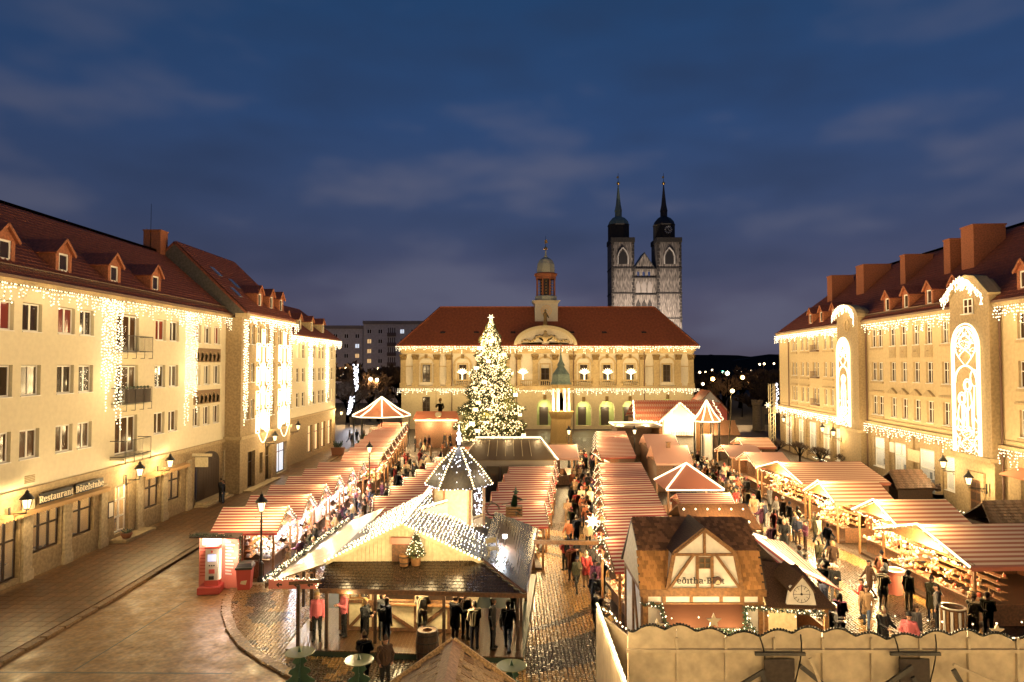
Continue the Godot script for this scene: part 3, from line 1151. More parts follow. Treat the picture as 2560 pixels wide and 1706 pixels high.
func gable_roof(parent: Node3D, x0: float, x1: float, ye: float, ze: float, yr: float, zr: float, m: Material, verge := 0.15) -> MeshInstance3D:
	var b := Bld.new()
	b.slab(V(x0, ye, ze), V(x1, ye, ze), V(x1, yr, zr), V(x0, yr, zr), 0.18)
	var zb := zr * 2 - ze
	b.slab(V(x1, ye, zb), V(x0, ye, zb), V(x0, yr, zr), V(x1, yr, zr), 0.18)
	return part("roof", b, m, parent)

func build_left() -> void:
	# ---- pale house
	var A := thing("pale_house", "long cream four-storey house with red tiled roof and two restaurant signs", "building", LX)
	var cols := [[31.05, 32.45], [33.0, 34.36], [35.55, 36.9], [37.3, 38.55], [45.05, 46.4], [46.9, 48.15], [50.4, 51.5], [52.05, 53.15], [53.7, 54.8], [25.3, 26.7], [27.9, 29.3]]
	var rows := [[5.87, 7.35], [8.95, 10.5], [12.1, 13.55]]
	var holes := []
	for c in cols:
		for r in rows:
			holes.append([c[0], r[0], c[1], r[1]])
	for y in [5.1, 8.2, 11.3]:
		holes.append([40.75, y, 43.1, y + 2.3])
	var b := Bld.new()
	wall_face(b, 22.0, 56.2, 4.5, 14.3, holes, 0.24)
	b.quad(V(22, 0, -12), V(22, 0, 0), V(22, 14.3, 0), V(22, 14.3, -12))
	b.quad(V(56.2, 14.3, -12), V(22, 14.3, -12), V(22, 14.3, 0), V(56.2, 14.3, 0))
	var wall := part("wall", b, M.plaster, A)
	var tones := ["pane_dark", "pane_brown", "pane_dark", "pane_red", "pane_brown", "pane_grey"]
	var k := 0
	for c in cols:
		for r in rows:
			k += 1
			window(A, c[0] + 0.04, r[0] + 0.05, -0.22, c[1] - c[0] - 0.08, r[1] - r[0] - 0.07, 2 if c[1] - c[0] > 1.2 else 2, [], M.frame_white, M[tones[(k * 7) % 6]], 0.075)
	for y in [5.1, 8.2, 11.3]:
		window(A, 40.8, y + 0.02, -0.22, 2.25, 2.24, 3, [], M.frame_white, M.pane_brown, 0.09, false)
	# tree lights reflected in the panes, put in as tiny glowing bulbs
	for q in [[41.0, 8.3, 1.25, 2.1], [37.6, 9.1, 0.7, 1.2], [41.0, 11.6, 0.9, 1.3], [45.3, 9.1, 0.5, 1.2]]:
		var pts := []
		for i in 46:
			pts.append(V(q[0] + rng.randf() * q[2], q[1] + rng.randf() * q[3], -0.13))
		bulbs(wall, pts, 0.016)
	railing(A, 40.3, 43.2, 11.25, 0.85, false)
	railing(A, 40.3, 43.2, 8.12, 0.85, true)
	railing(A, 40.3, 43.2, 5.0, 0.85, false)
	# figure reliefs between the triple windows
	for y in [7.55, 10.72]:
		var f := Bld.new()
		f.bx(V(50.45, y, 0.003), V(54.8, y + 1.05, 0.05))
		var fr := part("relief_panel", f, mat("relief_ground", Color(0.20, 0.13, 0.07), 0.9), A)
		var g := Bld.new()
		for i in 6:
			var cx := 50.9 + i * 0.68
			var s := rng.randf_range(0.85, 1.05)
			g.ball(V(cx, y + 0.78 * s, 0.06), 0.085, 7)
			g.tube(V(cx, y + 0.68 * s, 0.05), V(cx + rng.randf_range(-0.06, 0.06), y + 0.34, 0.05), 0.09, 0.15, 7)
			g.tube(V(cx - 0.05, y + 0.36, 0.05), V(cx - 0.13, y + 0.06, 0.05), 0.07, 0.05, 6)
			g.tube(V(cx + 0.05, y + 0.36, 0.05), V(cx + 0.12, y + 0.06, 0.05), 0.07, 0.05, 6)
			g.tube(V(cx, y + 0.6 * s, 0.06), V(cx + 0.25 * (1 if i % 2 else -1), y + 0.5, 0.07), 0.04, 0.035, 5)
		part("relief_figures", g, M.trim, fr)
	# ground storey
	var gh := [[31.0, 0.25, 33.25, 3.25], [34.05, 1.1, 36.25, 3.2], [37.0, 1.15, 39.0, 3.35], [40.95, 0.4, 42.4, 3.25], [44.2, 1.15, 46.05, 3.3], [47.0, 1.1, 48.95, 3.32], [51.0, 0.35, 54.8, 3.0], [26.4, 1.1, 29.4, 3.2]]
	b = Bld.new()
	wall_face(b, 22.0, 56.2, 0.0, 4.25, gh, 0.3, -0.05)
	part("shop_front_wall", b, M.sandstone, A)
	b = Bld.new()
	b.bx(V(22, 4.25, -0.12), V(56.2, 4.5, 0.12))
	part("ledge", b, M.trim, A)
	for x in [30.4, 33.65, 36.62, 39.75, 43.5, 46.55, 49.9, 55.9]:
		b = Bld.new()
		b.bx(V(x - 0.3, 0, -0.03), V(x + 0.3, 3.6, 0.1))
		b.bx(V(x - 0.36, 0, -0.02), V(x + 0.36, 0.5, 0.15))
		part("pilaster", b, mottle(mat("pale_stone", Color(0.50, 0.40, 0.25), 0.85), 0.5, 0.75, 65), A)
	for i in gh.size():
		var h: Array = gh[i]
		if i == 6:
			continue
		window(A, h[0] + 0.02, h[1] + 0.02, -0.3, h[2] - h[0] - 0.04, h[3] - h[1] - 0.04, 3 if h[2] - h[0] > 2.1 else 2, [0.33, 0.68] if i == 3 else [0.62], M.frame_dark if i != 3 else M.frame_white, M.glass, 0.10, false)
		# the room behind the glass
		var r := Bld.new()
		var d := -1.8
		var lo := V(h[0] - 0.3, 0.2, d)
		var hi := V(h[2] + 0.3, 3.5, -0.36)
		r.quad(V(lo.x, lo.y, d), V(hi.x, lo.y, d), V(hi.x, hi.y, d), V(lo.x, hi.y, d))
		r.quad(V(lo.x, lo.y, hi.z), V(hi.x, lo.y, hi.z), V(hi.x, lo.y, d), V(lo.x, lo.y, d))
		r.quad(V(lo.x, hi.y, d), V(hi.x, hi.y, d), V(hi.x, hi.y, hi.z), V(lo.x, hi.y, hi.z))
		r.quad(V(lo.x, lo.y, hi.z), V(lo.x, lo.y, d), V(lo.x, hi.y, d), V(lo.x, hi.y, hi.z))
		r.quad(V(hi.x, lo.y, d), V(hi.x, lo.y, hi.z), V(hi.x, hi.y, hi.z), V(hi.x, hi.y, d))
		part("shop_room", r, mat("room", Color(0.34, 0.23, 0.10), 0.9), A)
		omni(A, V((h[0] + h[2]) / 2, 2.9, -1.0), 1.1 if i != 3 else 2.6, Color(1, 0.74, 0.40), 0.15)
		# furniture in the room
		var fu := Bld.new()
		for j in 3:
			var x := lerpf(h[0] + 0.2, h[2] - 0.2, j / 2.0)
			fu.bx(V(x - 0.25, 0.2, -1.3), V(x + 0.25, 1.0 + 0.5 * (j % 2), -1.1))
			fu.bx(V(x - 0.3, 0.9, -1.0), V(x + 0.2, 0.95, -0.6))
			fu.tube(V(x, 0.2, -0.8), V(x, 0.9, -0.8), 0.04, 0.04, 6)
			fu.ball(V(x + 0.1, 1.02, -0.8), 0.09, 7)
		part("furniture", fu, M.wood_dark, A)
	# arched carriage door
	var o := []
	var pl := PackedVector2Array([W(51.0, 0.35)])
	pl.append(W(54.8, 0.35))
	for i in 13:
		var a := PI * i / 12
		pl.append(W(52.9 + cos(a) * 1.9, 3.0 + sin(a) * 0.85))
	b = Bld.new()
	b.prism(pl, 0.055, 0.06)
	part("arch_dark_sheet", b, mat("door_dark", Color(0.03, 0.017, 0.01), 0.6), A)  # dark arched sheet behind the door planks
	for i in 8:
		b = Bld.new()
		b.bx(V(51.2 + i * 0.43, 0.36, 0.062), V(51.6 + i * 0.43, 2.9 + 0.5 * sin(PI * (i + 0.5) / 8), 0.10))
		part("door_plank", b, M.wood_dark, A)
	b = Bld.new()
	b.bx(V(50.6, 0, 0.1), V(55.2, 0.17, 1.1))
	b.bx(V(50.8, 0.17, 0.1), V(55.0, 0.33, 0.75))
	part("steps", b, M.trim, A)
	b = Bld.new()
	b.bx(V(40.5, 0, -0.05), V(43.8, 0.2, 0.95))
	part("steps", b, M.trim, A)
	# scalloped awning trim over the shop windows
	for q in [[30.5, 39.9], [43.6, 49.4]]:
		var sc := PackedVector2Array([W(q[0], 3.42), W(q[1], 3.42)])
		var n := int((q[1] - q[0]) / 0.22)
		for i in n * 2 + 1:
			sc.append(W(lerpf(q[1], q[0], i / float(n * 2)), 3.26 - (0.09 if i % 2 else 0.0)))
		b = Bld.new()
		b.prism(sc, 0.34, 0.36)
		b.slab(V(q[0], 3.42, 0.36), V(q[1], 3.42, 0.36), V(q[1], 3.5, 0.0), V(q[0], 3.5, 0.0), 0.03)
		part("awning", b, mat("awning", Color(0.42, 0.26, 0.11), 0.8), A)
	for q in [[34.15, 36.6, "Restaurant"], [36.9, 39.3, "Bötelstube"]]:
		b = Bld.new()
		b.bx(V(q[0], 3.56, 0.2), V(q[1], 4.08, 0.26))
		var s := part("sign_board", b, M.black_text, A)
		text(s, "lettering", q[2], 0.46, "Droid Serif", mat("sign_cream", Color(0.78, 0.68, 0.48), 0.6), Transform3D(Basis(), V((q[0] + q[1]) / 2, 3.80, 0.27)), true)
	b = Bld.new()
	b.bx(V(33.1, 3.45, 0.14), V(33.9, 3.9, 0.2))
	part("sign_board", b, M.board_cream, A)
	b = Bld.new()
	b.bx(V(40.05, 1.55, 0.06), V(40.6, 2.5, 0.12))
	part("menu_case", b, M.wood_dark, A)
	b = Bld.new()
	b.bx(V(40.12, 1.62, 0.122), V(40.53, 2.43, 0.126))
	part("menu_sheet", b, mat("paper", Color(0.8, 0.75, 0.65), 0.7), A)
	b = Bld.new()
	for i in 5:
		b.bx(V(33.4, 4.72 + i * 0.08, 0.003), V(34.1, 4.76 + i * 0.08, 0.03))
	part("wall_vent", b, M.trim, A)
	b = Bld.new()
	b.lathe([W(0.06, 0), W(0.06, 14.3)], 8, V(56.0, 0, 0.12))
	part("drainpipe", b, M.copperwood, A)
	# roof: eave box, gutter, tiles
	b = Bld.new()
	b.bx(V(22, 14.3, -0.3), V(56.2, 14.55, 0.45))
	part("eave_box", b, M.trim, A)
	b = Bld.new()
	b.bx(V(22, 14.553, 0.36), V(56.2, 14.70, 0.56))
	part("gutter", b, M.copperwood, A)
	var roof := gable_roof(A, 22.0, 56.2, 14.62, 0.40, 19.75, -5.5, M.tile)
	var up := V(0, 5.13, -5.9)
	tiles(roof, 22.0, 56.2, V(0, 14.66, 0.40), up, up.length(), 0.3, 0.34, M.tile, 300, func(x, s): return x > 24.0)
	snow_guard(A, 24, 56, 14.95, 0.05)
	b = Bld.new()
	for i in 100:
		b.tube(V(22 + i * 0.34, 19.78, -5.5), V(22.36 + i * 0.34, 19.80, -5.5), 0.13, 0.11, 7)
	part("ridge", b, M.ridge_tile, roof)
	for x in [32.5, 36.7, 41.3, 46.0]:
		dormer(A, x, 15.42, -0.55, 1.3, 1.15, 3.2, M.chimney, M.tile, M.pane_dark)
	b = Bld.new()
	b.bx(V(55.0, 17.6, -6.5), V(56.15, 21.4, -5.1))
	b.bx(V(54.95, 21.4, -6.55), V(56.2, 21.5, -5.05))
	var ch := part("chimney", b, M.chimney, roof)
	b = Bld.new()
	b.tube(V(55.0, 20.0, -5.9), V(55.0, 23.6, -5.9), 0.025, 0.015, 4)
	part("aerial", b, M.iron, roof)

	# ---- sandstone house standing proud
	var B := thing("sandstone_house", "tan sandstone house with two glowing light ornaments hung on its front", "building", LX)
	holes = []
	var bc := [[56.7, 57.5], [61.0, 62.0], [65.6, 66.5], [57.9, 58.6], [59.2, 60.0], [62.6, 63.4], [64.2, 65.0]]
	for c in bc:
		for r in [[5.9, 7.6], [9.0, 10.7], [12.2, 13.9]]:
			holes.append([c[0], r[0], c[1], r[1]])
	b = Bld.new()
	wall_face(b, 55.8, 67.8, 4.65, 14.4, holes, 0.2, 1.3)
	b.quad(V(55.8, 4.65, -8), V(55.8, 4.65, 1.3), V(55.8, 14.4, 1.3), V(55.8, 14.4, -8))
	b.quad(V(67.8, 4.65, 1.3), V(67.8, 4.65, -8), V(67.8, 14.4, -8), V(67.8, 14.4, 1.3))
	for i in 13:
		var y := 5.2 + i * 0.72
		b.bx(V(55.79, y, -0.1), V(55.803, y + 0.02, 1.29))
	part("wall", b, M.sandstone, B)
	for c in bc:
		for r in [[5.9, 7.6], [9.0, 10.7], [12.2, 13.9]]:
			window(B, c[0] + 0.03, r[0] + 0.05, 1.1, c[1] - c[0] - 0.06, r[1] - r[0] - 0.08, 2, [0.6], M.frame_white, M.pane_brown, 0.05)
	b = Bld.new()
	var bg := [[57.4, 0.1, 59.0, 3.2], [61.3, 0.1, 62.9, 3.2], [60.0, 1.0, 60.7, 2.8], [64.2, 0.3, 66.9, 3.1]]
	wall_face(b, 55.8, 67.8, 0, 4.4, bg, 0.35, 1.3)
	b.quad(V(55.8, 0, -2), V(55.8, 0, 1.3), V(55.8, 4.4, 1.3), V(55.8, 4.4, -2))
	for i in 6:
		var y := 0.7 + i * 0.65
		b.bx(V(55.77, y, -0.1), V(55.803, y + 0.03, 1.31))
	part("shop_front_wall", b, M.sandstone, B)
	b = Bld.new()
	b.bx(V(55.6, 4.4, -0.2), V(67.9, 4.65, 1.5))
	part("ledge", b, M.trim, B)
	for i in bg.size():
		var h: Array = bg[i]
		window(B, h[0] + 0.02, h[1] + 0.02, 0.95, h[2] - h[0] - 0.04, h[3] - h[1] - 0.04, 2, [0.7], M.frame_dark, M.pane_dark if i != 3 else M.window_bluish, 0.07, false)
	b = Bld.new()
	b.bx(V(56.5, 0, 1.3), V(63.4, 0.16, 2.0))
	part("steps", b, M.trim, B)
	b = Bld.new()
	b.bx(V(61.2, 3.55, 1.33), V(63.6, 3.95, 1.38))
	var sg := part("sign_board", b, M.wood_dark, B)
	b = Bld.new()
	b.bx(V(55.7, 14.4, 0.8), V(68.0, 14.75, 1.75))
	part("eave_box", b, M.trim, B)
	roof = gable_roof(B, 55.8, 67.9, 14.8, 1.75, 20.7, -4.4, M.tile)
	b = Bld.new()
	b.prism(PackedVector2Array([W(-1.7, 14.6), W(4.4, 20.55), W(8.0, 16.8), W(8.0, 14.6)]), -0.11, 0.11)
	part("gable_wall", b, mottle(mat("gable_grey", Color(0.13, 0.115, 0.095), 0.9), 0.5, 0.7), B, Transform3D(Basis(V(0, 0, -1), Vector3.UP, V(1, 0, 0)), V(55.93, 0, 0)))
	up = V(0, 5.9, -6.15)
	tiles(roof, 55.9, 67.8, V(0, 14.85, 1.72), up, up.length(), 0.3, 0.34, M.tile, 0)
	for x in [60.8, 63.6, 66.2]:
		dormer(B, x, 15.62, 0.85, 1.2, 1.3, 2.8, M.chimney, M.tile, M.pane_grey)
	for q in [[57.5, 2.0], [59.5, 3.4], [57.8, 4.6]]:
		b = Bld.new()
		var c: Vector3 = V(q[0], 14.85, 1.72) + up.normalized() * q[1]
		var n := Vector3.RIGHT.cross(up.normalized())
		b.slab(c + n * 0.14, c + n * 0.14 + V(0.7, 0, 0), c + n * 0.14 + V(0.7, 0, 0) + up.normalized() * 1.1, c + n * 0.14 + up.normalized() * 1.1, 0.1)
		part("roof_window", b, mat("skylight", Color(0.25, 0.27, 0.33), 0.1, 0.5), roof)
	b = Bld.new()
	b.bx(V(63.0, 19.0, -7.5), V(66.0, 20.6, -4.8))
	part("roof_box", b, M.dark_stone, roof)

	# ---- far cream house
	var C := thing("far_street_house", "plain cream house beyond the sandstone house, two light curtains on it", "building", LX)
	holes = []
	var fc := [68.9, 71.3, 73.5, 75.4, 77.6, 79.4, 81.5, 83.0, 85.4, 87.0]
	for x in fc:
		for y in [5.9, 8.6, 11.2]:
			holes.append([x, y, x + 1.0, y + 1.6])
	b = Bld.new()
	wall_face(b, 67.8, 89.0, 4.9, 13.4, holes, 0.2, 0.0)
	b.quad(V(89, 0, 0), V(89, 0, -10), V(89, 13.4, -10), V(89, 13.4, 0))
	part("wall", b, M.plaster, C)
	for x in fc:
		for y in [5.9, 8.6, 11.2]:
			window(C, x + 0.03, y + 0.04, -0.18, 0.94, 1.54, 1, [0.65], M.frame_white, M.pane_brown if int(x * 3 + y) % 7 else M.window_lit, 0.06)
	holes = [[69.0, 0.3, 71.5, 3.2], [77.5, 0.5, 79.3, 3.6], [80.0, 0.5, 82.0, 3.6], [82.7, 0.5, 84.6, 3.6], [85.4, 0.5, 87.4, 3.6]]
	b = Bld.new()
	wall_face(b, 67.8, 89.0, 0, 4.7, holes, 0.3, 0.0)
	part("shop_front_wall", b, M.sandstone, C)
	b = Bld.new()
	b.bx(V(67.8, 4.7, -0.1), V(89.0, 4.9, 0.15))
	part("ledge", b, M.trim, C)
	for h in holes:
		window(C, h[0] + 0.02, h[1] + 0.02, -0.28, h[2] - h[0] - 0.04, h[3] - h[1] - 0.04, 2, [0.7], M.frame_dark, M.window_lit if h[0] > 70 else M.window_bluish, 0.07, false)
	roof = gable_roof(C, 67.8, 89.3, 13.65, 0.6, 17.8, -5.0, M.tile)
	up = V(0, 4.15, -5.6)
	tiles(roof, 67.9, 89.2, V(0, 13.7, 0.58), up, up.length(), 0.3, 0.34, M.tile, 0)
	b = Bld.new()
	b.bx(V(67.8, 13.4, -0.3), V(89.2, 13.62, 0.62))
	part("eave_box", b, M.trim, C)
	for x in [71.5, 75.5, 79.8, 84.3]:
		dormer(C, x, 14.3, -0.35, 1.1, 1.3, 2.2, M.trim, M.tile, M.pane_grey)

	# ---- what hangs on the fronts
	var P := func(x, y, z) -> Vector3: return LX * V(x, y, z)
	icicles("icicle light string along the eave of the cream house with restaurant signs", P.call(24.0, 14.28, 0.46), P.call(56.0, 14.28, 0.46), W(0.15, 1.15), 0.15, 0.042, 0.10, 1.15, 2.8, "icicle light strings", LX.basis.z * 0.5)
	icicles("wide curtain of falling lights beside the balconies of the cream house", P.call(38.72, 14.2, 0.4), P.call(40.62, 14.2, 0.4), W(4.2, 8.4), 0.15, 0.05, 0.10, 2.4, 1.0, "light curtains", LX.basis.z * 0.6 - V(0, 0.5, 0))
	icicles("narrower curtain of falling lights beside the figure reliefs", P.call(48.4, 14.2, 0.4), P.call(50.1, 14.2, 0.4), W(5.5, 8.2), 0.16, 0.05, 0.10, 2.4, 1.0, "light curtains", LX.basis.z * 0.6)
	icicles("icicle lights along the eave of the sandstone house", P.call(56.2, 14.5, 1.85), P.call(68.4, 14.5, 1.85), W(0.2, 1.1), 0.13, 0.06, 0.11, 2.6, 2.4, "icicle light strings", LX.basis.z * 0.5)
	icicles("slim light curtain down the near corner of the sandstone house", P.call(56.1, 14.2, 1.42), P.call(56.9, 14.2, 1.42), W(7.5, 9.3), 0.14, 0.06, 0.12, 1.5, 1.0, "light curtains", LX.basis.z * 0.6)
	icicles("slim light curtain between the two light ornaments", P.call(61.9, 14.2, 1.42), P.call(62.5, 14.2, 1.42), W(6.5, 8.6), 0.14, 0.06, 0.12, 1.5, 1.0, "light curtains", LX.basis.z * 0.6)
	icicles("slim light curtain at the far corner of the sandstone house", P.call(67.0, 14.2, 1.42), P.call(67.7, 14.2, 1.42), W(6.5, 8.6), 0.14, 0.06, 0.12, 1.5, 1.0, "light curtains", LX.basis.z * 0.6)
	icicles("icicle lights along the eave of the far cream house", P.call(68.0, 13.5, 0.66), P.call(89.4, 13.5, 0.66), W(0.3, 1.0), 0.14, 0.07, 0.12, 3.0, 2.8, "icicle light strings", LX.basis.z * 0.5)
	icicles("nearer light curtain on the far cream house", P.call(77.0, 13.2, 0.25), P.call(78.3, 13.2, 0.25), W(6.0, 7.6), 0.16, 0.07, 0.12, 1.8, 1.2, "light curtains", LX.basis.z * 0.6)
	icicles("farther light curtain on the far cream house", P.call(83.8, 13.2, 0.25), P.call(85.0, 13.2, 0.25), W(6.0, 7.4), 0.16, 0.07, 0.12, 1.8, 1.2, "light curtains", LX.basis.z * 0.6)
	# candelabrum ornaments of light hose
	for q in [[58.0, 61.6, "nearer candelabrum ornament of light hose on the sandstone house", 0.0], [63.3, 66.9, "farther candelabrum ornament of light hose on the sandstone house", 1.0]]:
		var og := thing("light_ornament", q[2], "light ornament", LX.translated_local(V(q[0], 0, 1.62)), "candelabrum light ornaments")
		var w: float = q[1] - q[0]
		var tubes := Bld.new()
		for c in 3:
			var cx := w * (0.18 + 0.32 * c)
			for r in 4:
				var y := 11.2 - r * 2.05 - absf(c - 1.0) * 0.35 + (0.9 if c == 1 and r == 0 else 0.0)
				var hh := 1.5
				var hw := 0.36
				tubes.path([V(cx - hw, y, 0), V(cx + hw, y, 0), V(cx + hw, y + hh, 0), V(cx - hw, y + hh, 0), V(cx - hw, y, 0)], 0.05, 5)
				tubes.path([V(cx - hw * 0.5, y + 0.2, 0), V(cx - hw * 0.5, y + hh - 0.2, 0)], 0.045, 5)
				tubes.path([V(cx + hw * 0.4, y + 0.2, 0), V(cx + hw * 0.4, y + hh - 0.2, 0)], 0.045, 5)
				if c != 1:
					var sx := w * 0.5
					tubes.path(curve(func(s): return V(lerpf(cx, sx, s), y - 0.95 * sin(s * PI * 0.5), 0.05), 6), 0.045, 5)
		for j in 7:
			var cx := w * (0.1 + 0.8 * j / 6.0)
			tubes.path(curve(func(s): return V(lerpf(cx, w * (0.72 if q[3] < 0.5 else 0.1), s * s), 6.6 - 2.0 * s, 0.03), 6), 0.045, 5)
		tubes.path([V(w * 0.5, 4.9, 0), V(w * 0.5, 12.0, 0)], 0.09, 5)
		part("light_hose", tubes, M.tube_light, og)
		for j in 3:
			omni(og, V(w / 2, 6.5 + j * 2.6, 0.7), 1.8, WARM, 0.4)
	for q in [[32.3, "wall lantern at the near end of the restaurant front"], [41.8, "wall lantern beside the restaurant door"], [45.4, "wall lantern above the restaurant's second pair of windows"]]:
		wall_lantern(q[1], LX.translated_local(V(q[0], 3.72, 0.1)), 0.85, "restaurant wall lanterns", 4.5)
	wall_lantern("wall lantern over the dark doors of the sandstone house", LX.translated_local(V(61.2, 3.7, 1.35)), 0.85, "restaurant wall lanterns", 4.5)
	wall_lantern("wall lantern by the bright shop entrance", LX.translated_local(V(68.6, 4.0, 1.0)), 0.85, "restaurant wall lanterns", 5.0)
	wall_lantern("wall lantern at the far corner of the far cream house", LX.translated_local(V(88.5, 4.0, 0.1)), 0.85, "restaurant wall lanterns", 8.0)
	# hanging box sign
	var hs := thing("hanging_sign", "cream box sign hanging on a bracket above the arched carriage door", "sign", LX.translated_local(V(50.2, 3.4, 0.1)))
	b = Bld.new()
	b.bx(V(-0.08, -0.35, 0.25), V(0.08, 0.35, 1.15))
	part("box", b, M.board_cream, hs)
	b = Bld.new()
	b.bx(V(-0.05, 0.42, 0.02), V(0.05, 0.62, 1.45))
	part("name_board", b, M.board_cream, hs)
	b = Bld.new()
	b.bx(V(-0.02, 0.36, 0), V(0.02, 0.4, 1.3))
	part("bracket", b, M.iron, hs)
	var pot := thing("flower_pot", "terracotta pot with a low plant beside the restaurant step", "plant pot", LX.translated_local(V(41.1, 0.2, 0.62)))
	b = Bld.new()
	b.lathe([W(0.2, 0), W(0.34, 0.22), W(0.31, 0.3), W(0, 0.28)], 12)
	part("pot", b, M.clay, pot)
	b = Bld.new()
	for i in 24:
		var a := rng.randf() * TAU
		b.bar(V(0, 0.28, 0), V(cos(a) * 0.3, 0.3 + rng.randf() * 0.22, sin(a) * 0.3), 0.05, 0.015)
	part("leaves", b, M.green, pot)

# ---------------------------------------------------------------- long ochre house with two sandstone bays
func bay(parent: Node3D, x0: float, x1: float, proud: float, top: float, rise: float, round_top: bool, called: String) -> void:
	var b := Bld.new()
	var o := PackedVector2Array([W(x0, 4.6), W(x1, 4.6), W(x1, top)])
	var c := (x0 + x1) / 2
	var w := (x1 - x0) / 2
	if round_top:
		for i in range(1, 12):
			var a := PI * i / 12
			o.append(W(c + cos(a) * w, top + sin(a) * rise))
	else:
		o.append(W(c + w * 0.45, top + rise * 0.85))
		o.append(W(c, top + rise))
		o.append(W(c - w * 0.45, top + rise * 0.85))
	o.append(W(x0, top))
	b.prism(o, -0.4, proud)
	for i in 13:
		b.bx(V(x0 - 0.004, 5.2 + i * 0.72, 0.0), V(x1 + 0.004, 5.215 + i * 0.72, proud + 0.004))
	var bm := part("bay", b, M.sandstone, parent)
	b = Bld.new()
	b.bx(V(x0 - 0.15, 4.35, -0.3), V(x1 + 0.15, 4.6, proud + 0.2))
	part("bay_ledge", b, M.trim, bm)
	b = Bld.new()
	b.bx(V(x0, 0, -0.4), V(x1, 4.35, proud - 0.1))
	part("bay_base", b, M.sandstone, bm)
	b = Bld.new()
	if round_top:
		for i in 12:
			var a := PI * i / 12
			var e := PI * (i + 1) / 12
			b.bar(V(c + cos(a) * (w + 0.1), top + sin(a) * (rise + 0.1), proud - 0.2), V(c + cos(e) * (w + 0.1), top + sin(e) * (rise + 0.1), proud - 0.2), 0.7, 0.16)
	else:
		b.bar(V(x0 - 0.2, top + 0.02, proud - 0.2), V(c - w * 0.45, top + rise * 0.95, proud - 0.2), 0.8, 0.18)
		b.bar(V(c - w * 0.45, top + rise * 0.95, proud - 0.2), V(c, top + rise + 0.12, proud - 0.2), 0.8, 0.18)
		b.bar(V(c, top + rise + 0.12, proud - 0.2), V(c + w * 0.45, top + rise * 0.95, proud - 0.2), 0.8, 0.18)
		b.bar(V(c + w * 0.45, top + rise * 0.95, proud - 0.2), V(x1 + 0.2, top + 0.02, proud - 0.2), 0.8, 0.18)
	part("bay_coping", b, M.trim, bm)

